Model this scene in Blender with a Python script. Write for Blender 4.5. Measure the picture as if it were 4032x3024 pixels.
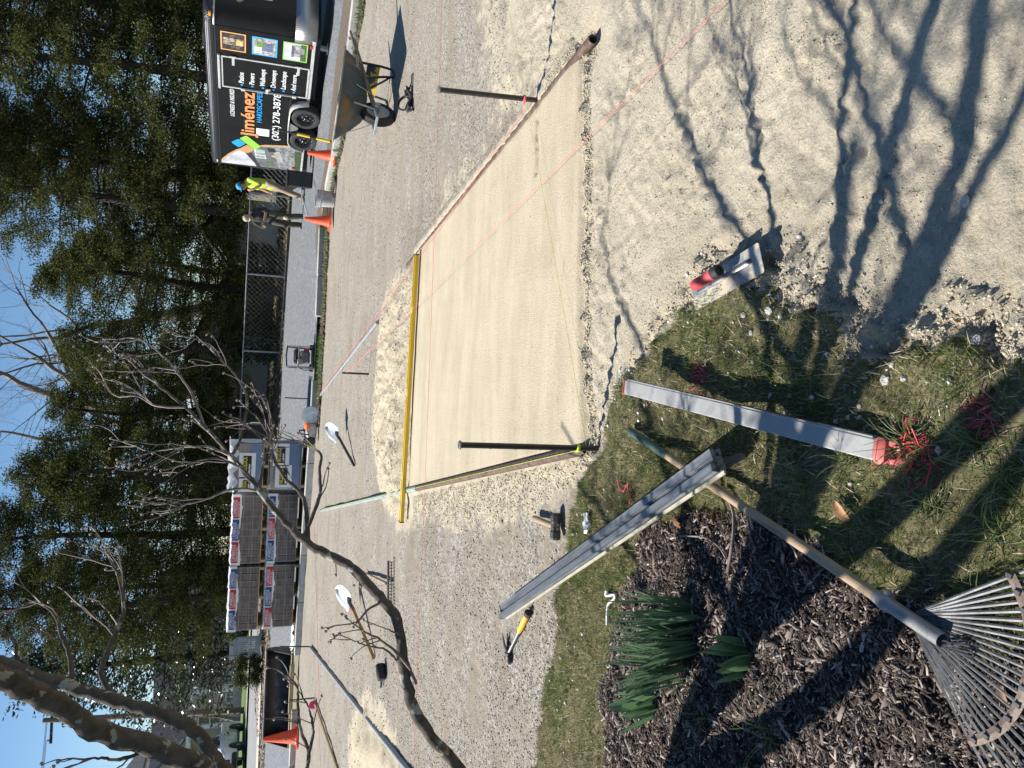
import bpy, math, random
import numpy as np
from mathutils import Vector, Matrix

for _o in list(bpy.data.objects): bpy.data.objects.remove(_o)
SC = bpy.context.scene
COL = SC.collection
random.seed(7); RNG = np.random.default_rng(7)
R = math.radians

# ---------------------------------------------------------------- camera
# a phone held at 1.45 m in portrait and stored sideways: world up is the picture's left
FPX, CAMH, PITCH, ROLL = 3028.0, 1.45, R(19.4), math.atan(0.045)
_c, _s, _cp, _sp = math.cos(ROLL), math.sin(ROLL), math.cos(PITCH), math.sin(PITCH)
_right, _down, _fwd = Vector((1,0,0)), Vector((0,-_sp,-_cp)), Vector((0,_cp,-_sp))
_X = _right*_s + _down*_c
_Y = _right*_c - _down*_s
cam_data = bpy.data.cameras.new('camera'); cam = bpy.data.objects.new('camera', cam_data); COL.objects.link(cam)
cam_data.sensor_fit = 'HORIZONTAL'; cam_data.sensor_width = 36.0; cam_data.lens = FPX/4032*36.0
cam_data.clip_start = 0.05; cam_data.clip_end = 2000
_Z = -_fwd
cam.matrix_world = Matrix(((_X.x,_Y.x,_Z.x,0),(_X.y,_Y.y,_Z.y,0),(_X.z,_Y.z,_Z.z,CAMH),(0,0,0,1)))
SC.camera = cam

# ---------------------------------------------------------------- sky, sun, exposure
SUN_H = Vector((-0.52, 0.14, 0)).normalized()       # horizontal direction towards the sun
SUN_EL = R(47.5)
SUN_DIR = Vector((SUN_H.x*math.cos(SUN_EL), SUN_H.y*math.cos(SUN_EL), math.sin(SUN_EL)))
world = bpy.data.worlds.new('World'); SC.world = world; world.use_nodes = True
wn = world.node_tree; wn.nodes.clear()
sky = wn.nodes.new('ShaderNodeTexSky'); sky.sky_type = 'NISHITA'; sky.sun_disc = False
sky.sun_elevation = SUN_EL; sky.sun_rotation = math.atan2(SUN_H.x, SUN_H.y)
sky.air_density = 1.0; sky.dust_density = 0.1; sky.ozone_density = 2.6
bg = wn.nodes.new('ShaderNodeBackground'); bg.inputs['Strength'].default_value = 0.068
wo = wn.nodes.new('ShaderNodeOutputWorld')
hs = wn.nodes.new('ShaderNodeHueSaturation'); hs.inputs['Saturation'].default_value = 1.15
wn.links.new(sky.outputs[0], hs.inputs['Color']); wn.links.new(hs.outputs[0], bg.inputs[0]); wn.links.new(bg.outputs[0], wo.inputs[0])
sd = bpy.data.lights.new('sun', 'SUN'); sd.energy = 4.6; sd.angle = R(0.53); sd.color = (1.0, 0.955, 0.88)
sun = bpy.data.objects.new('sun', sd); COL.objects.link(sun)
sun.rotation_euler = (-SUN_DIR).to_track_quat('-Z', 'Y').to_euler(); sun.location = (-20, 8, 30)
SC.view_settings.view_transform = 'Standard'; SC.view_settings.look = 'None'
SC.view_settings.exposure = 0.88; SC.view_settings.gamma = 1.0; SC.view_settings.use_curve_mapping = False
SC.render.engine = 'CYCLES'

# ---------------------------------------------------------------- where things stand (survey of the photograph)
def ray(x, y):
    u = (3024-y)-1512.0; v = x-2016.0
    a = (_c*u+_s*v)/FPX; b = (-_s*u+_c*v)/FPX
    return Vector((a, _cp-b*_sp, -_sp-b*_cp))
def G(x, y, z=0.0):
    r = ray(x, y); t = (z-CAMH)/r.z
    return Vector((r.x*t, r.y*t, z))
def D(x, y, Y):
    r = ray(x, y); t = Y/r.y
    return Vector((r.x*t, Y, CAMH+r.z*t))
def GR(x, y):                                # on the rising ground behind the kerb
    z = 0.09
    for _ in range(12):
        p = G(x, y, min(z, 1.2)); z = 0.5*z+0.5*hill(p.y)
    return Vector((p.x, p.y, hill(p.y)))
def hill(Y):
    return 0.09 + max(0.0, Y-17.0)*0.0125

# ---------------------------------------------------------------- helpers
class MB:
    def __init__(self): self.v = []; self.f = []
    def add(self, vs, fs, M=None):
        n = len(self.v)
        for p in vs:
            p = Vector(p)
            self.v.append((M @ p)[:] if M is not None else p[:])
        self.f += [tuple(i+n for i in q) for q in fs]
        return self
    def box(self, c, s, rot=None, taper=1.0, bev=0.0):
        x, y, z = s[0]/2, s[1]/2, s[2]/2
        M = Matrix.Translation(Vector(c))
        if rot is not None: M = M @ (rot.to_4x4() if not isinstance(rot, Matrix) or len(rot) == 3 else rot)
        if bev <= 0:
            vs = [(-x,-y,-z),(x,-y,-z),(x,y,-z),(-x,y,-z),(-x*taper,-y*taper,z),(x*taper,-y*taper,z),(x*taper,y*taper,z),(-x*taper,y*taper,z)]
            fs = [(0,3,2,1),(4,5,6,7),(0,1,5,4),(1,2,6,5),(2,3,7,6),(3,0,4,7)]
            return self.add(vs, fs, M)
        b = min(bev, x*.9, y*.9, z*.9)
        def ringxy(ix, iy, zz): return [(-ix,-iy+b,zz),(-ix+b,-iy,zz),(ix-b,-iy,zz),(ix,-iy+b,zz),(ix,iy-b,zz),(ix-b,iy,zz),(-ix+b,iy,zz),(-ix,iy-b,zz)]
        vs = ringxy(x-b,y-b,-z)+ringxy(x,y,-z+b)+ringxy(x,y,z-b)+ringxy(x-b,y-b,z)
        fs = [tuple(range(7,-1,-1)), tuple(range(24,32))]
        for k in range(3):
            for i in range(8):
                j = (i+1) % 8; fs.append((k*8+i,k*8+j,k*8+8+j,k*8+8+i))
        return self.add(vs, fs, M)
    def tube(self, pts, rad, n=8, cap=True, flat=1.0):
        pts = [Vector(p) for p in pts]; m = len(pts)
        if not hasattr(rad, '__len__'): rad = [rad]*m
        base = len(self.v); up = None
        for i, p in enumerate(pts):
            t = (pts[min(i+1,m-1)]-pts[max(i-1,0)])
            if t.length < 1e-9: t = Vector((0,0,1))
            t.normalize()
            if up is None:
                up = Vector((0,0,1)) if abs(t.z) < .9 else Vector((1,0,0))
            a = t.cross(up)
            if a.length < 1e-6: a = t.cross(Vector((0,1,0)))
            a.normalize(); b = a.cross(t).normalized(); up = b
            for k in range(n):
                w = 2*math.pi*k/n
                self.v.append((p+a*math.cos(w)*rad[i]+b*math.sin(w)*rad[i]*flat)[:])
        for i in range(m-1):
            for k in range(n):
                l = (k+1) % n
                self.f.append((base+i*n+k, base+i*n+l, base+(i+1)*n+l, base+(i+1)*n+k))
        if cap:
            self.f.append(tuple(base+k for k in range(n))[::-1]); self.f.append(tuple(base+(m-1)*n+k for k in range(n)))
        return self
    def lathe(self, prof, n=20, M=None, cap=True):
        vs = []; fs = []
        for (r, z) in prof:
            for k in range(n):
                w = 2*math.pi*k/n; vs.append((r*math.cos(w), r*math.sin(w), z))
        m = len(prof)
        for i in range(m-1):
            for k in range(n):
                l = (k+1) % n; fs.append((i*n+k, i*n+l, (i+1)*n+l, (i+1)*n+k))
        if cap:
            fs.append(tuple(range(n))[::-1]); fs.append(tuple((m-1)*n+k for k in range(n)))
        return self.add(vs, fs, M)
    def prism(self, poly, h, M=None, z0=0.0):            # polygon in xy, thickness along z
        n = len(poly)
        vs = [(p[0],p[1],z0) for p in poly]+[(p[0],p[1],z0+h) for p in poly]
        fs = [tuple(range(n))[::-1], tuple(range(n,2*n))]+[(i,(i+1)%n,n+(i+1)%n,n+i) for i in range(n)]
        return self.add(vs, fs, M)
    def grid(self, P):                                    # P[i][j] points
        base = len(self.v); a = len(P); b = len(P[0])
        for row in P:
            for p in row: self.v.append(Vector(p)[:])
        for i in range(a-1):
            for j in range(b-1):
                self.f.append((base+i*b+j, base+(i+1)*b+j, base+(i+1)*b+j+1, base+i*b+j+1))
        return self
    def ball(self, c, r, n=8, m=6):
        c = Vector(c); rr = r if hasattr(r,'__len__') else (r,r,r)
        prof = [(math.sin(math.pi*(i+.5)/m), -math.cos(math.pi*(i+.5)/m)) for i in range(m)]
        M = Matrix.Translation(c) @ Matrix.Diagonal((rr[0],rr[1],rr[2],1))
        return self.lathe(prof, n, M)
    def mesh(self, name):
        me = bpy.data.meshes.new(name); me.from_pydata(self.v, [], self.f); me.validate(); me.update(); return me

def setparent(o, parent):
    if parent is not None: o.parent = parent
def smooth(me, angle=40):
    me.polygons.foreach_set('use_smooth', [True]*len(me.polygons))
    try: me.set_sharp_from_angle(angle=R(angle))
    except Exception: pass
def part(name, mb, mat, parent=None, sm=None, label=None):
    me = mb.mesh(name) if isinstance(mb, MB) else mb
    if sm is not None: smooth(me, sm)
    if mat is not None and not len(me.materials): me.materials.append(mat)
    o = bpy.data.objects.new(name, me); COL.objects.link(o); setparent(o, parent)
    if label: o['label'] = label
    return o
def tag(o, label=None, cat=None, group=None, kind=None):
    if label: o['label'] = label
    if cat: o['category'] = cat
    if group: o['group'] = group
    if kind: o['kind'] = kind
    return o
def thing(name, label, cat, loc=(0,0,0), rot=None, group=None):
    o = bpy.data.objects.new(name, None); COL.objects.link(o); o.empty_display_size = .1
    if isinstance(rot, Matrix): o.matrix_world = Matrix.Translation(Vector(loc)) @ rot.to_4x4()
    else:
        o.location = loc
        if rot is not None: o.rotation_euler = rot if hasattr(rot,'__len__') else (0,0,rot)
    return tag(o, label, cat, group)
def copy_tree(o, parent=None):
    c = o.copy(); COL.objects.link(c); c.parent = parent
    for ch in o.children: copy_tree(ch, c)
    return c
def frame(A, B, up=(0,0,1)):
    """rotation whose x axis runs from A to B and whose z axis is nearest to up"""
    x = (Vector(B)-Vector(A)).normalized(); u = Vector(up)
    y = u.cross(x).normalized(); z = x.cross(y)
    return Matrix(((x.x,y.x,z.x),(x.y,y.y,z.y),(x.z,y.z,z.z)))
def npmesh(name, V, F):
    """V (n,3) float, F (m,k) int arrays"""
    me = bpy.data.meshes.new(name); k = F.shape[1]
    me.vertices.add(len(V)); me.vertices.foreach_set('co', np.asarray(V, np.float32).ravel())
    me.loops.add(F.size); me.loops.foreach_set('vertex_index', F.astype(np.int32).ravel())
    me.polygons.add(len(F)); me.polygons.foreach_set('loop_start', np.arange(0, F.size, k, dtype=np.int32))
    try: me.polygons.foreach_set('loop_total', np.full(len(F), k, np.int32))
    except Exception: pass
    me.update(calc_edges=True); return me
def scatter(name, bv, bf, pos, scl, rot, mat, sm=False):
    """many small alike solids in one mesh: rot (n,3,3)"""
    bv = np.asarray(bv, float); bf = np.asarray(bf); n = len(pos)
    V = np.einsum('nij,nkj->nki', rot, bv[None,:,:]*scl[:,None,:]) + pos[:,None,:]
    F = (bf[None,:,:]+(np.arange(n)*len(bv))[:,None,None]).reshape(-1, bf.shape[1])
    me = npmesh(name, V.reshape(-1,3), F); me.materials.append(mat)
    if sm: me.polygons.foreach_set('use_smooth', [True]*len(me.polygons))
    return me
def rotz_tilt(n, tilt=.5):
    a = RNG.uniform(0, 2*np.pi, n); t = RNG.normal(0, tilt, n); b = RNG.uniform(0, 2*np.pi, n)
    ca, sa, ct, st, cb, sb = np.cos(a), np.sin(a), np.cos(t), np.sin(t), np.cos(b), np.sin(b)
    z = np.zeros(n); o = np.ones(n)
    Rz = np.stack([np.stack([ca,-sa,z],1), np.stack([sa,ca,z],1), np.stack([z,z,o],1)],1)
    Rx = np.stack([np.stack([o,z,z],1), np.stack([z,ct,-st],1), np.stack([z,st,ct],1)],1)
    Rb = np.stack([np.stack([cb,-sb,z],1), np.stack([sb,cb,z],1), np.stack([z,z,o],1)],1)
    return Rb @ Rx @ Rz

# ---------------------------------------------------------------- materials
def new_mat(name):
    m = bpy.data.materials.new(name); m.use_nodes = True
    nt = m.node_tree; b = nt.nodes['Principled BSDF']; return m, nt, b
def N(nt, t, **kw):
    n = nt.nodes.new(t)
    for k, v in kw.items():
        if hasattr(n, k): setattr(n, k, v)
        else: n.inputs[k].default_value = v
    return n
def ramp(nt, src, stops):
    r = nt.nodes.new('ShaderNodeValToRGB'); e = r.color_ramp.elements
    while len(e) > 1: e.remove(e[-1])
    e[0].position = stops[0][0]; e[0].color = (*stops[0][1], 1)
    for p, c in stops[1:]:
        q = e.new(p); q.color = (*c, 1)
    nt.links.new(src, r.inputs[0]); return r.outputs[0]
def pm(name, c1, c2=None, scale=8.0, rough=.6, bump=0.0, bscale=None, metal=0.0, detail=6.0, dist=.02, spec=.5, stretch=None, lo=.35, hi=.65, coat=0.0, c3=None, s3=None, t3=(.6,.7)):
    m, nt, b = new_mat(name); L = nt.links
    b.inputs['Roughness'].default_value = rough; b.inputs['Metallic'].default_value = metal
    b.inputs['Specular IOR Level'].default_value = spec
    if coat: b.inputs['Coat Weight'].default_value = coat; b.inputs['Coat Roughness'].default_value = .08
    tc = N(nt, 'ShaderNodeTexCoord'); vec = tc.outputs['Object']
    if stretch:
        mp = N(nt, 'ShaderNodeMapping'); mp.inputs['Scale'].default_value = stretch; L.new(vec, mp.inputs[0]); vec = mp.outputs[0]
    if c2 is None: b.inputs['Base Color'].default_value = (*c1, 1); col = None
    else:
        n1 = N(nt, 'ShaderNodeTexNoise', Scale=scale, Detail=detail, Roughness=.62); L.new(vec, n1.inputs['Vector'])
        col = ramp(nt, n1.outputs[0], [(lo, c1), (hi, c2)])
    if c3 is not None:
        n3 = N(nt, 'ShaderNodeTexNoise', Scale=s3 or scale*.3, Detail=5.0, Roughness=.6); L.new(vec, n3.inputs['Vector'])
        fac = ramp(nt, n3.outputs[0], [(t3[0], (0,0,0)), (t3[1], (1,1,1))])
        mx = N(nt, 'ShaderNodeMix', data_type='RGBA'); L.new(fac, mx.inputs[0])
        if col is not None: L.new(col, mx.inputs[6])
        else: mx.inputs[6].default_value = (*c1, 1)
        mx.inputs[7].default_value = (*c3, 1); col = mx.outputs[2]
    if col is not None: L.new(col, b.inputs['Base Color'])
    if bump:
        nb = N(nt, 'ShaderNodeTexNoise', Scale=bscale or scale*3, Detail=5.0, Roughness=.65); L.new(vec, nb.inputs['Vector'])
        bp = N(nt, 'ShaderNodeBump', Strength=bump, Distance=dist); L.new(nb.outputs[0], bp.inputs['Height']); L.new(bp.outputs[0], b.inputs['Normal'])
    return m
def island(name, stops, rough=.7, spec=.3, trans=0.0, tcol=None, metal=0):
    """one colour per separate piece"""
    m, nt, b = new_mat(name); L = nt.links
    g = N(nt, 'ShaderNodeNewGeometry'); col = ramp(nt, g.outputs['Random Per Island'], stops)
    L.new(col, b.inputs['Base Color']); b.inputs['Roughness'].default_value = rough; b.inputs['Specular IOR Level'].default_value = spec
    if trans:
        t = N(nt, 'ShaderNodeBsdfTranslucent'); mx = N(nt, 'ShaderNodeMixShader'); mx.inputs[0].default_value = trans
        h = N(nt, 'ShaderNodeHueSaturation'); h.inputs['Value'].default_value = 1.5; L.new(col, h.inputs['Color']); L.new(h.outputs[0], t.inputs[0])
        L.new(b.outputs[0], mx.inputs[1]); L.new(t.outputs[0], mx.inputs[2]); L.new(mx.outputs[0], nt.nodes['Material Output'].inputs[0])
    return m
def flat(name, c, rough=.6, spec=.4, metal=0.0, emit=None):
    m, nt, b = new_mat(name); b.inputs['Base Color'].default_value = (*c, 1); b.inputs['Roughness'].default_value = rough
    b.inputs['Specular IOR Level'].default_value = spec; b.inputs['Metallic'].default_value = metal
    return m
# ================================================================ GROUND
def vnoise(x, y, s, seed=0):
    """smooth value noise on arrays"""
    x = x*s; y = y*s; xi = np.floor(x).astype(np.int64); yi = np.floor(y).astype(np.int64); fx = x-xi; fy = y-yi
    fx = fx*fx*(3-2*fx); fy = fy*fy*(3-2*fy)
    def h(i, j):
        n = (i*374761393+j*668265263+seed*1442695041) & 0x7fffffff
        n = ((n ^ (n >> 13))*1274126177) & 0x7fffffff
        return ((n ^ (n >> 16)) & 0xffff)/65535.0
    a, b, c, d = h(xi,yi), h(xi+1,yi), h(xi,yi+1), h(xi+1,yi+1)
    return (a*(1-fx)+b*fx)*(1-fy)+(c*(1-fx)+d*fx)*fy-.5
def fbm(x, y, s, o=3, seed=0):
    return sum(vnoise(x, y, s*2**k, seed+k)*.5**k for k in range(o))
def sdist(x, y, poly):
    """signed distance to a polygon, negative inside"""
    P = np.array([(p[0],p[1]) for p in poly]); d2 = np.full(x.shape, 1e9); ins = np.zeros(x.shape, bool)
    for i in range(len(P)):
        a = P[i]; b = P[(i+1) % len(P)]; e = b-a; wx = x-a[0]; wy = y-a[1]
        t = np.clip((wx*e[0]+wy*e[1])/(e@e+1e-12), 0, 1)
        d2 = np.minimum(d2, (wx-e[0]*t)**2+(wy-e[1]*t)**2)
        c = ((a[1] <= y) != (b[1] <= y)) & (x < e[0]*(y-a[1])/(e[1]+1e-12)+a[0]); ins ^= c
    d = np.sqrt(d2); return np.where(ins, -d, d)
def sdline(x, y, pts):
    d2 = np.full(x.shape, 1e9)
    for a, b in zip(pts[:-1], pts[1:]):
        a = np.array(a[:2]); b = np.array(b[:2]); e = b-a; wx = x-a[0]; wy = y-a[1]
        t = np.clip((wx*e[0]+wy*e[1])/(e@e), 0, 1); d2 = np.minimum(d2, (wx-e[0]*t)**2+(wy-e[1]*t)**2)
    return np.sqrt(d2)
def sstep(a, b, v):
    t = np.clip((v-a)/(b-a), 0, 1); return t*t*(3-2*t)

LZ = 0.05
gp = lambda L, z=0.0: [G(x, y, z) for x, y in L]
BED = gp([(2318,1775),(2050,1835),(1690,1925),(1612,1945),(1640,1000),(1850,740),(2135,395),(2292,185),(2300,600),(2296,1200)])
LOOSE = gp([(2330,1800),(2318,1775),(2296,1200),(2300,600),(2292,185),(2160,330),(2010,200),(1990,-200)]) + [Vector((4,4.2,0)),Vector((4,.2,0)),Vector((.1,.2,0))] + \
        gp([(4200,1500),(4032,1480),(3800,1400),(3620,1395),(3480,1420),(3380,1400),(3200,1290),(3060,1185),(2900,1105),(2760,1150),(2660,1230),(2560,1330),(2440,1560),(2380,1720)])
SPILL = gp([(2340,1800),(2250,1900),(2100,1950),(1950,2010),(1800,2030),(1700,2010),(1570,2075),(1545,1940),(1700,1900),(2300,1770)])
PILE = gp([(1612,2040),(1540,2030),(1500,1960),(1482,1850),(1470,1700),(1478,1550),(1488,1380),(1500,1220),(1535,1110),(1600,1085),(1625,1100)])
HEAP = gp([(1440,2750),(1395,2840),(1372,2920),(1375,3100),(1580,3120),(1560,2960),(1510,2820)])
LAWN = gp([(2085,3080),(2110,2900),(2140,2700),(2190,2500),(2195,2350),(2235,2150),(2250,2020),(2290,1900),(2345,1810),(2380,1720),(2440,1560),(2560,1330),(2660,1230),(2760,1150),(2900,1105),(3060,1185),(3200,1290),(3380,1400),(3480,1420),(3620,1395),(3800,1400),(4032,1480),(4200,1500)], LZ) + [Vector((.1,.2,0)),Vector((-2.6,.2,0)),Vector((-3.4,2,0)),Vector((-3.2,4.2,0))]
MULCH = gp([(2400,3100),(2385,2900),(2395,2700),(2420,2450),(2490,2260),(2570,2090),(2750,2000),(2950,2030),(3100,2090),(3230,2180),(3350,2280),(3520,2320),(3620,2400),(3760,2560),(4100,2600)], LZ) + [Vector((-.6,.2,0)),Vector((-2.6,.2,0)),Vector((-3.0,2.2,0))]
SANDY = gp([(2160,330),(2010,200),(1960,-100),(1850,-100),(1900,300),(1960,520),(1800,800),(1700,900),(1760,700),(2100,420)])
def zones(x, y):
    j = fbm(x, y, 9, 3, 3)*.10 + fbm(x, y, 40, 2, 9)*.03
    return dict(bed=sdist(x,y,BED), loose=sdist(x,y,LOOSE)+j*.6, spill=sdist(x,y,SPILL)+j*1.5, pile=sdist(x,y,PILE)+j*1.2,
                heap=sdist(x,y,HEAP)+j*1.5, lawn=sdist(x,y,LAWN)+j*.7, mulch=sdist(x,y,MULCH)+j*.8, sandy=sdist(x,y,SANDY)+j*2)
EDGE = gp([(2322,1780),(2305,1500),(2296,1200),(2300,800),(2300,480),(2285,200)])
PIPER = gp([(2235,245),(2135,395),(1850,740),(1640,1000)]); PEND = G(2318,150)
FURROW = gp([(2126,470),(2124,540),(2127,600),(2121,680)])
LINE = gp([(2305,915),(2480,690),(2640,480),(2820,200)])
def height(x, y, q=None):
    q = q or zones(x, y)
    near = sstep(9, 4, y)
    h = fbm(x, y, 1.3, 3, 1)*.03 + fbm(x, y, 14, 3, 5)*.010*near + fbm(x, y, 60, 2, 15)*.006*near
    lz = LZ + fbm(x, y, 3, 3, 21)*.035 + fbm(x, y, 22, 2, 25)*.018
    wl = sstep(.035, -.035, q['lawn']); h = h*(1-wl)+lz*wl
    wm = sstep(.05, -.10, q['mulch']); h = h + wm*(.012 + fbm(x, y, 18, 3, 31)*.02)
    ws = sstep(.05, -.05, q['loose'])*(1-wl)
    h = h*(1-ws) + ws*(-.005 + fbm(x, y, 2.2, 3, 41)*.018 + fbm(x, y, 11, 3, 44)*.013 + fbm(x, y, 40, 2, 48)*.016*(.4+sstep(-.1,.2,fbm(x,y,2.4,2,47))))
    # loose crumbly lip where the sand meets the lawn
    lip = np.exp(-((q['lawn']-.05)/.07)**2)*(q['loose'] < .12)
    h = h + lip*(.015+fbm(x, y, 13, 3, 51)*.06+fbm(x, y, 45, 2, 54)*.035)*sstep(4, 2.6, y)
    wp = np.clip(-q['pile']/.35, 0, 1); h = h + wp*(.038+fbm(x,y,5,3,61)*.06+fbm(x,y,16,2,63)*.03)*(1-np.exp(-((y-7.0)/.08)**2)*(y>6.8))
    wh = np.clip(-q['heap']/.6, 0, 1); h = h + wh*(.12+fbm(x,y,3,3,65)*.16+fbm(x,y,14,2,66)*.05)
    wsp = sstep(.06, -.10, q['spill'])*(1-wl); h = h + wsp*(.004+fbm(x,y,9,3,71)*.02)
    # screeded bed: flat
    wb = sstep(.0, -.04, q['bed']); h = h*(1-wb) + wb*(.016 + fbm(x, y*.25, 7, 2, 81)*.003)
    e = sdline(x, y, EDGE); h = h + np.exp(-((e-.03)/.022)**2)*(q['bed'] > 0)*(.012+fbm(x,y,16,3,91)*.055)
    pr = sdline(x, y, PIPER); h = np.where((pr < .10) & (q['bed'] > -.004), np.maximum(h, .012+.010*(1-pr/.10)+fbm(x,y,20,2,95)*.012), h)
    pe = np.hypot(x-PEND.x, y-PEND.y); h = h - np.exp(-(pe/.13)**2)*.035
    fu = sdline(x, y, FURROW)+fbm(x,y,30,2,97)*.02; h = h - np.exp(-(fu/.010)**2)*.03
    ln = sdline(x, y, LINE); h = h + np.exp(-(ln/.008)**2)*.010 - np.exp(-((ln-.018)/.008)**2)*.006
    return h
def axis(segs):
    out = []
    for a, b, s in segs: out += list(np.arange(a, b-1e-9, s))
    return np.array(out+[segs[-1][1]])
XA = axis([(-30,-12,1.0),(-12,-5,.25),(-5,-2.7,.05),(-2.7,2.3,.0145),(2.3,5,.05),(5,12,.25),(12,30,1.0)])
YA = axis([(.2,.95,.05),(.95,3.9,.0135),(3.9,6,.025),(6,8.5,.045),(8.5,17.4,.15)])
GX, GY = np.meshgrid(XA, YA); q = zones(GX, GY); GZ = height(GX, GY, q)
nx, ny = len(XA), len(YA)
idx = np.arange(nx*ny).reshape(ny, nx)
quads = np.stack([idx[:-1,:-1], idx[:-1,1:], idx[1:,1:], idx[1:,:-1]], -1).reshape(-1,4)
cx = (GX[:-1,:-1]+GX[1:,1:]).ravel()/2; cy = (GY[:-1,:-1]+GY[1:,1:]).ravel()/2
qc = zones(cx, cy)
zone = np.zeros(len(cx), int)                                     # gravel
zone[(qc['loose'] < 0)] = 2
zone[(qc['pile'] < -.02)] = 3
zone[(qc['heap'] < -.05)] = 3
zone[(qc['lawn'] < 0)] = 4
zone[(qc['mulch'] < 0) & (qc['lawn'] < .02)] = 5
zone[(qc['bed'] < 0)] = 1
GV = np.stack([GX.ravel(), GY.ravel(), GZ.ravel()], 1)
def sample_h(x, y): return height(np.asarray(x, float), np.asarray(y, float))
def hz(x, y): return float(height(np.array([x], float), np.array([y], float))[0])
def gon(x, y):                                                    # photograph point on the modelled ground
    p = G(x, y); 
    for _ in range(4): p = G(x, y, hz(p.x, p.y))
    return p

def ground_mat(name, stones, fines, dark, stone_scale, sandcol=None, bump=.6, mixlo=.42, mixhi=.58, spec=.25):
    m, nt, b = new_mat(name); L = nt.links
    b.inputs['Roughness'].default_value = .92; b.inputs['Specular IOR Level'].default_value = spec
    tc = N(nt, 'ShaderNodeTexCoord'); vec = tc.outputs['Object']
    v1 = N(nt, 'ShaderNodeTexVoronoi', Scale=stone_scale, Randomness=1.0); L.new(vec, v1.inputs['Vector'])
    bw = N(nt, 'ShaderNodeRGBToBW'); L.new(v1.outputs['Color'], bw.inputs[0])
    stc = ramp(nt, bw.outputs[0], [(.15, stones[0]), (.5, stones[1]), (.85, stones[2])])
    n1 = N(nt, 'ShaderNodeTexNoise', Scale=1.1, Detail=7.0, Roughness=.65); L.new(vec, n1.inputs['Vector'])
    fc = ramp(nt, n1.outputs[0], [(.3, fines[0]), (.7, fines[1])])
    mpp = N(nt, 'ShaderNodeMapping'); mpp.inputs['Scale'].default_value = (.45,1.5,1); L.new(vec, mpp.inputs[0])
    n2 = N(nt, 'ShaderNodeTexNoise', Scale=2.4, Detail=9.0, Roughness=.72); L.new(mpp.outputs[0], n2.inputs['Vector'])
    mk = ramp(nt, n2.outputs[0], [(mixlo, (0,0,0)), (mixhi, (1,1,1))])
    mx = N(nt, 'ShaderNodeMix', data_type='RGBA'); L.new(mk, mx.inputs[0]); L.new(fc, mx.inputs[6]); L.new(stc, mx.inputs[7])
    n4 = N(nt, 'ShaderNodeTexNoise', Scale=70.0, Detail=4.0, Roughness=.7); L.new(vec, n4.inputs['Vector'])
    sp = ramp(nt, n4.outputs[0], [(.30, (.45,.45,.45)), (.48, (1,1,1)), (.62, (1.0,1.0,1.0)), (.74, (1.28,1.28,1.28))])
    mm = N(nt, 'ShaderNodeMix', data_type='RGBA', blend_type='MULTIPLY'); mm.inputs[0].default_value = .8
    L.new(mx.outputs[2], mm.inputs[6]); L.new(sp, mm.inputs[7]); col = mm.outputs[2]
    if sandcol:
        at = N(nt, 'ShaderNodeAttribute', attribute_name='sand'); n3 = N(nt, 'ShaderNodeTexNoise', Scale=14.0, Detail=6.0, Roughness=.7); L.new(vec, n3.inputs['Vector'])
        ad = N(nt, 'ShaderNodeMath', operation='ADD'); L.new(at.outputs['Fac'], ad.inputs[0]); L.new(n3.outputs[0], ad.inputs[1])
        fk = ramp(nt, ad.outputs[0], [(.70, (0,0,0)), (.95, (1,1,1))])
        m2 = N(nt, 'ShaderNodeMix', data_type='RGBA'); L.new(fk, m2.inputs[0]); L.new(col, m2.inputs[6]); m2.inputs[7].default_value = (*sandcol, 1); col = m2.outputs[2]
    L.new(col, b.inputs['Base Color'])
    nb = N(nt, 'ShaderNodeTexNoise', Scale=stone_scale*1.1, Detail=6.0, Roughness=.75); L.new(vec, nb.inputs['Vector'])
    b1 = N(nt, 'ShaderNodeBump', Strength=bump, Distance=.012); L.new(nb.outputs[0], b1.inputs['Height'])
    L.new(b1.outputs[0], b.inputs['Normal'])
    return m
SAND = (.52, .455, .335)
M_gravel = ground_mat('gravel base', [(.20,.175,.145),(.32,.285,.235),(.48,.45,.40)], [(.25,.215,.165),(.35,.305,.24)], None, 75, SAND, bump=.9)
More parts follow.
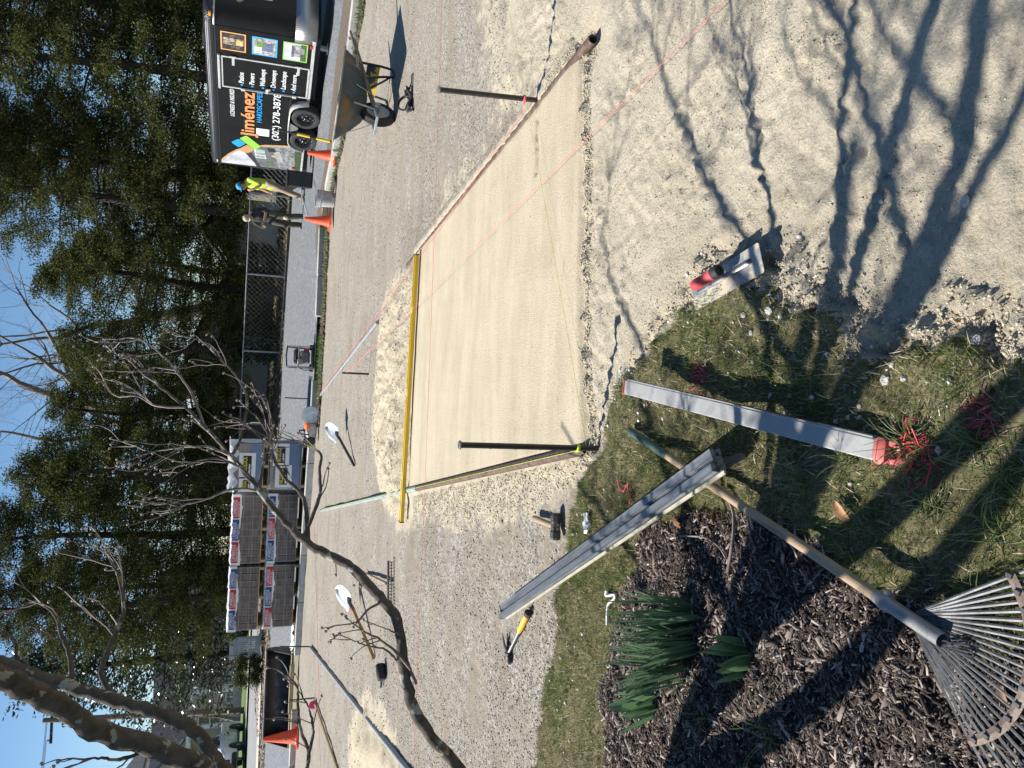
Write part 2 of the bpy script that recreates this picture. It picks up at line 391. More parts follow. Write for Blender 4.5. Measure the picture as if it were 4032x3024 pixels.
def sand_mat(name, c1, c2, bump, bs, streak=False):
    m, nt, b = new_mat(name); L = nt.links
    b.inputs['Roughness'].default_value = .95; b.inputs['Specular IOR Level'].default_value = .2
    tc = N(nt, 'ShaderNodeTexCoord'); vec = tc.outputs['Object']
    mp = N(nt, 'ShaderNodeMapping'); L.new(vec, mp.inputs[0]); mp.inputs['Scale'].default_value = (.55,2.2,1) if streak else (1,1,1)
    n1 = N(nt, 'ShaderNodeTexNoise', Scale=2.2 if streak else 1.6, Detail=8.0, Roughness=.65); L.new(mp.outputs[0], n1.inputs['Vector'])
    c = ramp(nt, n1.outputs[0], [(.32, c1), (.62, c2)])
    n2 = N(nt, 'ShaderNodeTexNoise', Scale=130.0, Detail=4.0, Roughness=.7); L.new(vec, n2.inputs['Vector'])
    g = ramp(nt, n2.outputs[0], [(.30, (.55,.53,.49)), (.47, (1,1,1)), (.68, (1.18,1.18,1.18))])
    mm = N(nt, 'ShaderNodeMix', data_type='RGBA', blend_type='MULTIPLY'); mm.inputs[0].default_value = .8
    L.new(c, mm.inputs[6]); L.new(g, mm.inputs[7])
    n5 = N(nt, 'ShaderNodeTexNoise', Scale=17.0 if streak else 40.0, Detail=5.0, Roughness=.7); L.new(mp.outputs[0] if streak else vec, n5.inputs['Vector'])
    pit = ramp(nt, n5.outputs[0], [(.27, (.45,.42,.37)), (.39, (1,1,1))])
    m3 = N(nt, 'ShaderNodeMix', data_type='RGBA', blend_type='MULTIPLY'); m3.inputs[0].default_value = .6; L.new(mm.outputs[2], m3.inputs[6]); L.new(pit, m3.inputs[7])
    L.new(m3.outputs[2], b.inputs['Base Color'])
    nb = N(nt, 'ShaderNodeTexNoise', Scale=bs, Detail=6.0, Roughness=.75); L.new(vec, nb.inputs['Vector'])
    bp = N(nt, 'ShaderNodeBump', Strength=bump, Distance=.012 if streak else .022); L.new(nb.outputs[0], bp.inputs['Height']); L.new(bp.outputs[0], b.inputs['Normal'])
    return m
M_bed = sand_mat('screeded sand', (.45,.382,.268), (.565,.485,.355), .8, 140, True)
M_loose = sand_mat('loose sand', (.48,.42,.315), (.62,.55,.425), .9, 80)
M_pile = sand_mat('piled sand', (.50,.425,.30), (.61,.53,.385), .9, 70)
M_lawn = ground_mat('lawn soil', [(.07,.075,.028),(.15,.145,.06),(.30,.25,.155)], [(.10,.11,.038),(.21,.175,.10)], None, 90, None, bump=1.0)
M_mulchsoil = pm('mulch soil', (.018,.013,.011), (.05,.038,.032), 30, .95, 1.0, 60, dist=.02)
sandattr = np.clip(np.maximum.reduce([sstep(.25,-.12,q['spill']), sstep(.22,-.05,q['loose'])*.9, sstep(.20,-.1,q['pile'])*.9, sstep(.3,-.1,q['heap']), sstep(.22,-.25,q['sandy'])*.8, sstep(.12,0,q['bed'])]),0,1)*.55
for k, (nm, mt) in enumerate([('gravel_base',M_gravel),('sand_bed',M_bed),('loose_sand',M_loose),('sand_pile',M_pile),('lawn',M_lawn),('mulch_bed',M_mulchsoil)]):
    fs = quads[zone == k]; used = np.unique(fs); remap = np.full(nx*ny, -1); remap[used] = np.arange(len(used))
    me = npmesh(nm, GV[used], remap[fs]); me.materials.append(mt)
    me.polygons.foreach_set('use_smooth', [True]*len(me.polygons))
    if k == 0:
        at = me.attributes.new('sand', 'FLOAT', 'POINT'); at.data.foreach_set('value', sandattr.ravel()[used].astype(np.float32))
    o = bpy.data.objects.new(nm, me); COL.objects.link(o); o['kind'] = 'structure'

# ---- ground behind the kerb
KX = [-40,-14,-8.5,-5.65,-3.66,-.82,1.1,3.0,3.45,3.9,5.2,8.0,14,40]
KY = [17.1,17.08,17.06,17.0,16.6,15.65,15.55,15.6,14.9,13.7,12.0,9.8,7,5]
kerb_y = lambda x: float(np.interp(x, KX, KY))
FX = [-60,-12,-9,-1.4,1.4,4.7,12,40]; FY = [30.2,29.6,29.0,27.0,26.2,25.0,24,22]
far_y = lambda x: float(np.interp(x, FX, FY))
def sheet(name, xs, y0, y1, ny_, mat, dz=0.0, nz=0.0):
    P = []
    for x in xs:
        a, b = y0(x), y1(x); row = []
        for i in range(ny_):
            y = a+(b-a)*i/(ny_-1); row.append((x, y, hill(y)+dz+(fbm(np.array([x]),np.array([y]),.7,3,5)[0]*nz if nz else 0)))
        P.append(row)
    o = part(name, MB().grid(P), mat); smooth(o.data, 60); o['kind'] = 'structure'; return o
M_asphalt = pm('driveway asphalt', (.085,.094,.103), (.225,.24,.255), 11, .8, .9, 30, dist=.03, c3=(.38,.38,.38), s3=18, t3=(.56,.63), detail=9, lo=.3, hi=.7)
M_street = pm('street asphalt', (.20,.20,.205), (.27,.268,.265), 1.5, .85, .3, 90, dist=.01)
M_yard = pm('leaf strewn yard', (.10,.085,.05), (.22,.175,.11), 6, .95, .6, 25, dist=.03, c3=(.07,.10,.03), s3=1.2, t3=(.5,.62))
M_verge = pm('verge soil', (.09,.065,.045), (.19,.15,.11), 25, .95, .8, 60, dist=.02)
M_grass_far = pm('far lawn', (.06,.12,.025), (.11,.17,.04), 8, .9, .4, 60)
M_conc = pm('kerb concrete', (.34,.33,.30), (.47,.455,.42), 9, .85, .25, 60, dist=.006)
xs = [-40,-30,-22,-16]+list(np.arange(-14,14.1,.35))+[18,25,40]
sheet('driveway', [x for x in xs if x >= -14.5], lambda x: kerb_y(x)+.1, far_y, 30, M_asphalt, 0, .012)
sheet('yard', [-400,-200,-100]+xs+[100,200,400], lambda x: far_y(x)-1.5, lambda x: 900.0 if False else 400.0, 60, M_yard, -.03)
# street, its verge and the kerb strip in front of it, far left
st0 = lambda x: float(np.interp(x, [-60,-30,-16,-12,-10,-8], [28,28.5,28.9,29.6,30.5,32]))
st1 = lambda x: float(np.interp(x, [-60,-8], [40.2,40.6]))
sheet('street', list(np.arange(-60,-8,1.0)), lambda x: st0(x)+1.6, st1, 12, M_street, .012)
M_walk = pm('sidewalk concrete', (.42,.38,.30), (.55,.50,.41), 4, .9, .2, 40)
sheet('sidewalk', list(np.arange(-60,-7.5,.8)), st0, lambda x: st0(x)+1.7, 4, M_walk, .03)
sheet('far_kerb', list(np.arange(-60,-4,2.0)), lambda x: st1(x)-.05, lambda x: st1(x)+.8, 3, M_walk, .10)
sheet('far_lawn', list(np.arange(-80,-4,2.0)), lambda x: st1(x)+.75, lambda x: st1(x)+9, 8, M_grass_far, .11, .05)
sheet('soil_strip', list(np.arange(1.6,9,.3)), lambda x: kerb_y(x)+.1, lambda x: kerb_y(x)+.1+float(np.interp(x,[1.6,2.6,4,9],[.05,.7,1.7,2.2])), 6, M_verge, .02, .05)
# ================================================================ LOOSE GROUND COVER (nobody could count it)
OCT_V = [(1,0,0),(-1,0,0),(0,1,0),(0,-1,0),(0,0,1),(0,0,-1),]
OCT_F = [(0,2,4),(2,1,4),(1,3,4),(3,0,4),(2,0,5),(1,2,5),(3,1,5),(0,3,5)]
BLADE_V = [(-.5,0,0),(.5,0,0),(-.4,.18,.55),(.4,.18,.55),(0,.6,1)]
BLADE_F = [(0,1,3),(0,3,2),(2,3,4)]
def pick(n, x0, x1, y0, y1, ok, ypow=1.0):
    X, Y = [], []; c = 0
    while c < n:
        x = RNG.uniform(x0, x1, n); y = y0+(y1-y0)*RNG.uniform(0, 1, n)**ypow
        k = ok(x, y, zones(x, y)) & (np.abs(x) < .62*y+.35)
        X.append(x[k]); Y.append(y[k]); c += int(k.sum())
        if len(X) > 60: break
    x = np.concatenate(X)[:n]; y = np.concatenate(Y)[:n]; return x, y, sample_h(x, y)
def stuff(name, me, label=None):
    o = bpy.data.objects.new(name, me); COL.objects.link(o); tag(o, label, None, None, 'stuff'); return o
def stones(name, n, box, ok, smin, smax, mat, sink=.3, ypow=1.0, label=None, flat_=.7):
    x, y, z = pick(n, *box, ok, ypow); n = len(x)
    s = smin+(smax-smin)*RNG.uniform(0,1,n)**2.2
    sc = np.stack([s*RNG.uniform(.7,1.2,n), s*RNG.uniform(.7,1.2,n), s*flat_*RNG.uniform(.6,1.1,n)],1)
    pos = np.stack([x, y, z+sc[:,2]*(1-sink)*.5],1)
    return stuff(name, scatter(name, OCT_V, OCT_F, pos, sc, rotz_tilt(n,.5), mat), label)
M_stone = island('gravel stone', [(0,(.19,.16,.135)),(.3,(.29,.255,.21)),(.65,(.38,.345,.29)),(.9,(.50,.47,.42)),(1,(.34,.24,.19))], .85)
M_crumb = island('sand crumb', [(0,(.33,.285,.21)),(.5,(.43,.375,.28)),(1,(.53,.47,.365))], .95, .1)
patch = lambda x, y: fbm(x, y, 1.7, 3, 101)
gravel_ok = lambda x, y, q: (q['bed'] > .03) & (q['loose'] > .05) & (q['lawn'] > .01) & (patch(x,y)+RNG.uniform(-.3,.3,len(x)) > -.05)
stones('gravel_stones', 32000, (-3.2,4.2,3.2,7.6), gravel_ok, .0028, .0085, M_stone, .55, 1.3, 'pale crushed stone scattered over the compacted base')
stones('gravel_stones', 9000, (-6,6.5,7.2,14.8), gravel_ok, .005, .013, M_stone, .6, 1.4, 'pale crushed stone further back over the compacted base')
M_dark = island('dark pebble', [(0,(.10,.085,.07)),(1,(.24,.21,.18))], .9)
stones('dark_pebbles', 1500, (-4,5,3.4,11), gravel_ok, .004, .011, M_dark, .5, 1.2, 'darker pebbles strewn over the compacted base')
edge_ok = lambda x, y, q: ((np.abs(q['bed']-.035) < .035) & (y < 3.75) & (q['loose'] < .1)) | ((q['lawn'] > .0) & (q['lawn'] < .16*RNG.uniform(0,1,len(x))**1.5) & (q['loose'] < .03)) | ((q['spill'] < .02) & (RNG.uniform(0,1,len(x)) < .25) & (q['bed'] > .03))
stones('sand_crumbs', 19000, (-2,2.2,.95,6.5), edge_ok, .0016, .0065, M_crumb, .3, 1.2, 'damp sand crumbs along the edge of the screeded bed', .85)
loose_ok = lambda x, y, q: (q['loose'] < 0) & (fbm(x,y,2.6,3,131)+RNG.uniform(-.25,.25,len(x)) > .05)
stones('sand_crumbs', 16000, (-1,2.6,.95,4.4), loose_ok, .001, .0042, M_crumb, .3, 1.1, 'sand crumbs over the loose sand in front', .85)
stones('sand_crumbs', 2500, (-2.2,1.6,6.8,9.5), lambda x,y,q: (q['pile'] < -.03), .003, .008, M_crumb, .3, 1.0, 'sand crumbs on the pile behind the long level', .85)
stones('bed_crumbs', 900, (-1.4,1.8,3.0,7.0), lambda x,y,q: q['bed'] < -.01, .001, .0042, M_crumb, .3, 1.2, 'small crumbs and grit lying on the screeded sand', .7)
M_white = island('pale stone', [(0,(.42,.40,.36)),(.6,(.6,.58,.53)),(1,(.74,.72,.68))], .8)
stones('pale_stones', 420, (-2.4,1.2,1.2,4.2), lambda x,y,q: ((q['lawn'] < 0) & (q['lawn'] > -.30) & (q['mulch'] > .02)) | ((q['lawn']>0)&(q['lawn']<.15)), .003, .012, M_white, .4, 1.0, 'small pale stones in the grass edge')

def blades(name, n, box, ok, wid, hgt, tilt, mat, label, bend=.5, ypow=1.0, xyz=None):
    x, y, z = pick(n, *box, ok, ypow) if xyz is None else xyz
    n = len(x)
    sc = np.stack([RNG.uniform(*wid,n), RNG.uniform(*hgt,n)*bend, RNG.uniform(*hgt,n)],1)
    return stuff(name, scatter(name, BLADE_V, BLADE_F, np.stack([x,y,z-.004],1), sc, rotz_tilt(n,tilt), mat), label)
M_grass = island('lawn grass', [(0,(.07,.105,.022)),(.3,(.125,.16,.036)),(.5,(.18,.195,.058)),(.65,(.25,.225,.105)),(.85,(.38,.315,.19)),(1,(.52,.45,.31))], .7, .25, .25)
gpatch = lambda x, y: fbm(x, y, 3.2, 3, 151)
lawn_ok = lambda x, y, q: (q['lawn'] < .015) & (q['mulch'] > -.005) & (gpatch(x,y)+RNG.uniform(-.4,.4,len(x)) > -.12)
blades('lawn_grass', 85000, (-3.2,1.0,.9,4.4), lawn_ok, (.0012,.0026), (.007,.024), .95, M_grass, 'short mossy grass with dead blades over the lawn', .55)
M_lush = island('green grass', [(0,(.05,.11,.02)),(.5,(.085,.16,.03)),(1,(.14,.2,.055))], .6, .3, .3)
blades('lush_grass', 6500, (-2.6,1.0,.9,4.3), lambda x,y,q: (q['lawn'] < -.0) & (q['mulch'] > .03) & (fbm(x,y,4.1,3,171) > .14), (.0014,.003), (.018,.05), .7, M_lush, 'greener longer tufts growing in the lawn', .6)
M_straw = island('dead straw', [(0,(.25,.2,.12)),(.6,(.4,.34,.23)),(1,(.52,.46,.34))], .8)
blades('dead_grass', 11000, (-3.0,1.0,.9,4.3), lambda x,y,q: (q['lawn'] < .0) & (q['mulch'] > -.01), (.0012,.0028), (.02,.055), 1.35, M_straw, 'dead straw lying in the lawn', .3)
# mulch
CH_V = [(-1,-.5,-.5),(1,-.35,-.5),(1,.35,-.5),(-1,.5,-.5),(-.9,-.4,.5),(.95,-.3,.4),(.9,.3,.5),(-.95,.35,.4)]
CH_F = [(0,1,5,4),(1,2,6,5),(2,3,7,6),(3,0,4,7),(4,5,6,7)]
M_chip = island('mulch chip', [(0,(.024,.016,.012)),(.35,(.06,.043,.035)),(.65,(.12,.09,.074)),(.86,(.22,.178,.15)),(1,(.44,.38,.33))], .8, .3)
def chips(name, n, lmin, lmax, tilt, label):
    x, y, z = pick(n, -3,.7,.9,3.4, lambda x,y,q: (q['mulch'] < .012) & (q['lawn'] < 0)); n = len(x)
    l = lmin+(lmax-lmin)*RNG.uniform(0,1,n)**2
    sc = np.stack([l*.5, np.maximum(l*RNG.uniform(.10,.26,n), .002), np.maximum(l*RNG.uniform(.06,.16,n), .0018)],1)
    return stuff(name, scatter(name, CH_V, CH_F, np.stack([x,y,z+RNG.uniform(-.004,.012,n)],1), sc, rotz_tilt(n,tilt), M_chip), label)
chips('mulch_chips', 52000, .006, .030, .5, 'dark shredded bark mulch')
chips('mulch_chips', 2600, .025, .062, .4, 'longer splinters of bark lying on the mulch')
# thin verge growth along the kerb
kx = RNG.uniform(-.6,9,9000); kyy = np.interp(kx, KX, KY)-RNG.uniform(0,1,9000)**1.4*.75-.05
kk = fbm(kx, kyy, 1.1, 2, 201)+RNG.uniform(-.2,.2,9000) > .03
blades('verge_grass', 0, None, None, (.006,.012), (.04,.13), .5, M_lush, 'weedy grass along the concrete kerb', .5, xyz=(kx[kk], kyy[kk], np.full(kk.sum(), .0)))
clx = RNG.uniform(-1,6,2200); cly = np.interp(clx, KX, KY)-RNG.uniform(0,1,2200)*.6-.1
me = scatter('soil_clods', OCT_V, OCT_F, np.stack([clx,cly,np.full(2200,.01)],1), RNG.uniform(.015,.05,(2200,3)), rotz_tilt(2200,.5), island('clod',[(0,(.05,.04,.03)),(1,(.16,.125,.09))],.95))
stuff('soil_clods', me, 'brown clods and litter heaped along the kerb')
dx_ = RNG.uniform(-14,8,6500); dy_ = 26+RNG.uniform(0,1,6500)**1.5*9
me = scatter('leaf_litter', [(-1,-.6,0),(1,-.5,.15),(.8,.6,0),(-.9,.5,.2)], [(0,1,2),(0,2,3)], np.stack([dx_,dy_,np.array([hill(v) for v in dy_])+.02],1), RNG.uniform(.03,.08,(6500,3)), rotz_tilt(6500,.4), island('leaf litter',[(0,(.16,.10,.05)),(1,(.34,.24,.13))],.9))
stuff('leaf_litter', me, 'brown fallen leaves under the evergreens')
# ================================================================ KERB
kroot = thing('concrete_kerb', 'low pale precast concrete kerb edging the asphalt driveway', 'kerb', (0,0,0))
kpts = [Vector((x, kerb_y(x), 0)) for x in [-12,-11,-10,-9,-8,-7,-6.1]]
def kerb_run(xs_, gap=.012):
    for a, b in zip(xs_[:-1], xs_[1:]):
        A = Vector((a, kerb_y(a)-.02, 0)); B = Vector((b, kerb_y(b)-.02, 0)); m = (A+B)/2; L_ = (B-A).length-gap
        mb = MB().box((0,0,.06),(L_,.15,.15),bev=.012)
        o = part('kerb_stone', mb, M_conc, kroot, 40); o.location = m; o.rotation_euler = (0,RNG.normal(0,.004),math.atan2(B.y-A.y,B.x-A.x))
kerb_run([-12,-10.8,-9.6,-8.4,-7.2]); kerb_run([-6.0,-4.8,-3.75,-2.7,-1.75,-.95,-.1]); kerb_run([1.15,1.95,2.9]); kerb_run([3.5,3.95,4.5,5.2,6.1,7.2,8.4])

# ================================================================ PIPES, STAKES, STRINGS
M_rust = pm('rusty steel', (.07,.045,.035), (.17,.115,.09), 30, .75, .4, 80, metal=.3, dist=.004)
M_galv = pm('galvanised steel', (.27,.30,.31), (.42,.45,.46), 14, .5, .1, 60, metal=.55, spec=.5)
M_black = pm('black paint', (.012,.012,.013), (.03,.029,.028), 20, .5, .15, 80, dist=.003)
M_pink = flat('pink string', (.85,.12,.14), .7); M_lime = flat('lime string', (.55,.75,.05), .7)
def pipe_thing(name, label, A, B, r, mat, z0=.01, z1=.01, n=12):
    A = Vector(A); B = Vector(B); A.z += z0; B.z += z1
    t = thing(name, label, 'pipe', A, frame(A, B)); L_ = (B-A).length
    mb = MB(); prof = [(r*.82,.0),(r,.0),(r,L_),(r*.82,L_)]
    M = Matrix.Rotation(R(90), 4, 'Y')
    mb.lathe(prof, n, M, cap=False); mb.lathe([(r*.82,.0),(r*.82,.12)], n, M, cap=False)
    mb.lathe([(r*.8,.12),(.0005,.121)], n, M, cap=False); mb.lathe([(r*.82,L_),(.0005,L_-.002)], n, M, cap=False)
    part('tube', mb, mat, t, 40)
    return t
pA = G(2318,150,.02); pB = G(1600,1045,.012)
pipe_thing('screed_pipe', 'rusty steel pipe half buried along the right edge of the sand bed', pA, pB, .024, M_rust, -.022, -.018)
pipe_thing('screed_pipe', 'grey pipe emerging beyond the sand pile below the pink string', G(1250,1575), G(1490,1270), .022, M_galv, .012, .012)
lA = G(2322,1768,.0); lB = G(1268,2010)
pipe_thing('screed_pipe', 'rusty pipe along the left edge of the sand bed under lime string', lA, lA.lerp(lB,.30), .026, M_rust, .014, .014)
pipe_thing('screed_pipe', 'galvanised pipe running back from the rusty pipe beneath the yellow level', lA.lerp(lB,.302), lB, .026, M_galv, .014, .014)
pipe_thing('screed_pipe', 'long galvanised pipe lying towards the sand heap on the left', G(1226,2548), G(1640,3060), .024, M_galv, .02, .02)
yb = pipe_thing('timber_strip', 'long pale wooden strip on the gravel beside the pink reel', G(1240,2757), G(1345,3060), .022, pm('raw wood',(.42,.31,.15),(.58,.45,.24),12,.8,.2,60,stretch=(1,8,8)), .02, .02, 6); yb['category']='timber'
def stake(label, base, top, r=.0125, cap=True, holes=True, collar=None, group='steel grade stakes'):
    base = Vector(base); top = Vector(top); t = thing('steel_stake', label, 'stake', base, frame(base, top, (0,1,0)), group); L_ = (top-base).length
    M = Matrix.Rotation(R(90),4,'Y')
    part('shaft', MB().lathe([(r*.3,-.06),(r,-.01),(r,L_)], 10, M), M_black, t, 40)
    if cap: part('head', MB().lathe([(r,L_-.004),(r*1.45,L_-.002),(r*1.5,L_+.004),(r*1.1,L_+.007)], 12, M), pm('worn steel',(.12,.12,.12),(.3,.3,.3),60,.5,metal=.6) if 'worn steel' not in bpy.data.materials else bpy.data.materials['worn steel'], t, 40)
    if holes:
        for k in range(4): part('nail_hole', MB().lathe([(.003,0),(.003,.0015)],6, Matrix.Translation((L_*(.25+.18*k),-r*.98,0)) @ Matrix.Rotation(R(90),4,'X')), M_hole, t)
    if collar: part('string_knot', MB().lathe([(r*1.05,.085),(r*1.5,.089),(r*1.5,.097),(r*1.05,.10)],10,M), collar, t)
    return t
M_hole = flat('hole', (.004,.004,.004), .9)
sb = G(2352,1766); stake('nearest black steel stake tied with lime string at the bed corner', sb, D(1812,1752,sb.y), .0125, True, True, M_lime)
rb = G(2128,396); stake('black steel stake tied with pink string beside the rusty pipe', rb, D(1730,353,rb.y), .0135, True, True, M_pink)
mb_ = G(1456,1473); stake('short black stake standing beyond the sand pile', mb_, D(1348,1468,mb_.y), .0125, False, False)
fb = G(1249,1572); stake('black stake at the kerb where the pink strings meet', fb, D(1121,1566,fb.y), .012, False, False)
f2 = G(1226,2546); stake('black stake standing at the end of the galvanised pipe near the bucket', f2, D(1102,2546,f2.y), .0125, False, False)
f3 = G(1238,2748); stake('thin black stake beside the pink string reel', f3, D(1139,2758,f3.y), .0125, False, False)
def string(label, A, B, mat, r=.0022, sag=.01, cat='string'):
    pts = []
    for i in range(13):
        t = i/12; p = Vector(A).lerp(Vector(B), t); p.z -= sag*4*t*(1-t); pts.append(p)
    rr = [r*.55*max(1.0, p.y/4.5) for p in pts]
    tag(part('mason_string', MB().tube(pts, rr, 5), mat), label, cat, 'layout strings')
string('pink string from the kerb stake to the stake by the rusty pipe', D(1243,1571,fb.y), D(2092,392,rb.y), M_pink, .0017)
string('pink string crossing the bed diagonally from the short stake', D(1362,1470,mb_.y), G(2900,-40,.05), M_pink, .0017)
string('pink string stretched from side to side past the long level', G(1625,3080,.04), G(1742,-60,.04), M_pink, .0017)
string('pink string low along the kerb on the left', G(1236,2030,.03), G(1262,3060,.03), M_pink, .0016)
string('pink string far right beyond the wheelbarrow', G(1420,-30,.04), G(1395,180,.03), M_pink, .0016)
tie = D(2310,1765,sb.y)
string('lime string running back along the left pipe', tie, G(1268,2005,.05), M_lime, .002)
string('lime string crossing the bed to the right', tie, G(1985,-60,.07), M_lime, .0017)

# ================================================================ LONG YELLOW LEVEL
M_yel = pm('yellow level paint', (.62,.40,.012), (.70,.47,.02), 6, .42, .05, 40, coat=.2, c3=(.42,.31,.06), s3=9, t3=(.62,.75))
M_vial = flat('vial fluid', (.75,.72,.10), .15); M_clear = flat('vial housing', (.62,.60,.42), .2); M_blk = flat('matt black', (.014,.014,.015), .6)
A = gon(1600,2056); B = gon(1655,1003); A.z = .055; B.z = .045
t = thing('spirit_level', 'very long yellow spirit level lying across the far end of the sand bed', 'level', A, frame(A, B)); L_ = (B-A).length
part('beam', MB().box((L_/2,0,.0),(L_,.062,.026),bev=.004).box((L_/2,.026,.004),(L_,.012,.036),bev=.003).box((L_/2,-.026,.004),(L_,.012,.036),bev=.003), M_yel, t, 30)
part('end_cap', MB().box((.005,0,.004),(.014,.07,.042),bev=.004), flat('red cap',(.35,.06,.05)), t); part('end_cap', MB().box((L_-.004,0,.004),(.012,.068,.04),bev=.004), M_blk, t)
for s in (.175, .485, .795):
    h_ = part('vial_housing', MB().lathe([(.030,.012),(.034,.014),(.034,.0175),(.028,.019)],20,Matrix.Translation((L_*s,0,0))), M_clear, t, 30)
    part('vial', MB().tube([(L_*s-.016,.0,.021),(L_*s+.016,0,.021)],.007,8), M_vial, h_, 40)
for s in (.065,.20,.97): part('hang_hole', MB().lathe([(.011,.0135),(.011,.0145)],12,Matrix.Translation((L_*s,0,0))), M_hole, t)

# ================================================================ ALUMINIUM LEVEL ON THE LAWN
M_alu = pm('dull aluminium', (.27,.272,.265), (.36,.362,.352), 9, .6, .06, 120, metal=.2, spec=.5, c3=(.35,.34,.30), s3=14, t3=(.58,.72))
M_redcap = pm('faded red plastic', (.45,.10,.09), (.6,.2,.17), 20, .7, .15, 60)
A = G(2470,1524,.17); B = G(3455,1770,.085)
t = thing('straightedge', 'silver aluminium box level with a faded red end cap lying over the lawn', 'level', A, frame(A, B)); L_ = (B-A).length
part('beam', MB().box((L_/2,0,0),(L_,.05,.024),bev=.003).box((L_/2,.0265,-.001),(L_-.02,.004,.020)), M_alu, t, 30)
part('end_cap', MB().box((-.004,0,0),(.01,.056,.03),bev=.004), M_redcap, t)
part('end_cap', MB().box((L_+.012,0,0),(.03,.06,.034),bev=.008).tube([(L_+.025,-.02,-.012),(L_+.045,-.02,-.018),(L_+.05,-.012,-.02)],.008,6).tube([(L_+.025,.02,-.005),(L_+.048,.02,-.008),(L_+.052,.012,-.01)],.008,6), M_redcap, t, 40)
part('colour_stripe', MB().box((L_*.55,.0292,.002),(L_*.55,.0015,.008)), flat('dark red stripe',(.25,.02,.03)), t)
# ================================================================ ALUMINIUM SCREED RAIL
A = G(1995,2408,.03); B = G(2850,1810,.13)
M_alud = pm('weathered aluminium', (.17,.185,.20), (.28,.295,.305), 7, .38, .05, 80, metal=.6, c3=(.42,.42,.39), s3=16, t3=(.60,.76), stretch=(.6,6,3))
t = thing('screed_rail', 'long weathered aluminium screed rail with channel profile lying from gravel onto lawn', 'screed rail', A, frame(A, B)); L_ = (B-A).length
w = .066
k_ = .56
prof = [(a_*k_ if abs(a_) < .0329 else a_, b_) for a_, b_ in [(-w/2,0),(-w/2,.048),(-w/2+.012,.048),(-w/2+.012,.030),(-.038,.030),(-.038,.020),(.016,.020),(.016,.027),(.034,.027),(.034,.040),(w/2,.040),(w/2,.034),(w/2-.012,.034),(w/2-.012,.012),(.034,.012),(.034,.004),(-w/2+.014,.004),(-w/2+.014,0)]]
M = Matrix(((0,0,1,0),(1,0,0,0),(0,1,0,0),(0,0,0,1)))
part('channel', MB().prism(prof, L_, M), M_alud, t, 25)
part('side_flange', MB().box((L_/2,-w/2-.005,.006),(L_,.010,.006)), pm('sandy flange',(.34,.31,.235),(.46,.43,.34),18,.7), t)
part('hollow_rib', MB().box((L_/2-.003,.0265,.018),(L_-.012,.009,.022)), M_alud, t)
part('web', MB().box((L_/2-.002,-.0065,.0205),(L_-.004,.028,.002)), pm('painted web reflection',(.05,.058,.068),(.10,.112,.125),6,.25,.04,60,metal=.6,c3=(.24,.25,.25),s3=14,t3=(.58,.74),stretch=(.6,6,3)), t)  # dark strip laid in the recess; reflected sky and trees put into its colour
dribb = MB()
for i in range(26): dribb.ball((.28+i*.0095+RNG.normal(0,.003),-.012+RNG.normal(0,.004),.0220),(.007,.0035,.0012),6,4)
part('paint_drip', dribb, flat('white drips',(.78,.77,.72),.8), t)
o = tag(part('wood_offcut', MB().box((0,0,.0),(.12,.022,.02),bev=.002), pm('weathered offcut',(.14,.10,.07),(.25,.19,.14),30,.85,.4,60,stretch=(1,8,8))), 'small weathered wood offcut beside the end of the screed rail', 'wood')
p = gon(2900,1815); o.location = p+Vector((0,0,.02)); o.rotation_euler = (0,.05,R(-72))

# ================================================================ LEAF RAKE
M_wood = pm('worn ash handle', (.30,.21,.13), (.42,.31,.20), 5, .6, .25, 40, stretch=(1.2,14,14), c3=(.20,.14,.09), s3=3, t3=(.55,.75))
M_green = pm('green grip paint', (.035,.075,.06), (.06,.11,.09), 14, .55, .1, 50, c3=(.3,.33,.3), s3=40, t3=(.70,.76))
A = G(2478,1695,.085); B = G(3530,2400,.12)
t = thing('leaf_rake', 'leaf rake with a wooden handle, green grip and a wide fan of steel tines', 'rake', A, frame(A, B)); L_ = (B-A).length
part('grip', MB().lathe([(.006,-.002),(.0125,.006),(.0145,.02),(.0145,.26),(.0138,.30)],14,Matrix.Rotation(R(90),4,'Y')), M_green, t, 50)
part('handle', MB().lathe([(.0132,.29),(.0132,.8),(.0135,L_)],14,Matrix.Rotation(R(90),4,'Y')), M_wood, t, 50)
M_tine = pm('dull tine steel', (.055,.057,.06), (.115,.12,.125), 25, .5, .1, 90, metal=.4, spec=.4)
so = part('socket', MB().lathe([(.0145,L_-.06),(.0158,L_-.05),(.0158,L_+.12),(.0138,L_+.12),(.0138,L_+.06),(.001,L_+.06)],14,Matrix.Rotation(R(90),4,'Y'),cap=False), pm('dull socket steel',(.20,.20,.20),(.33,.32,.31),25,.5,.1,90,metal=.5), t, 40)
part('clamp', MB().lathe([(.0155,L_-.045),(.019,L_-.04),(.019,L_-.02),(.0155,L_-.015)],12,Matrix.Rotation(R(90),4,'Y')).box((L_-.03,.019,.0),(.018,.016,.014),bev=.003), bpy.data.materials['dull socket steel'], so, 40)
Minv = (Matrix.Translation(A) @ frame(A,B).to_4x4()).inverted()
nt_ = 24; tips = []; bars = []
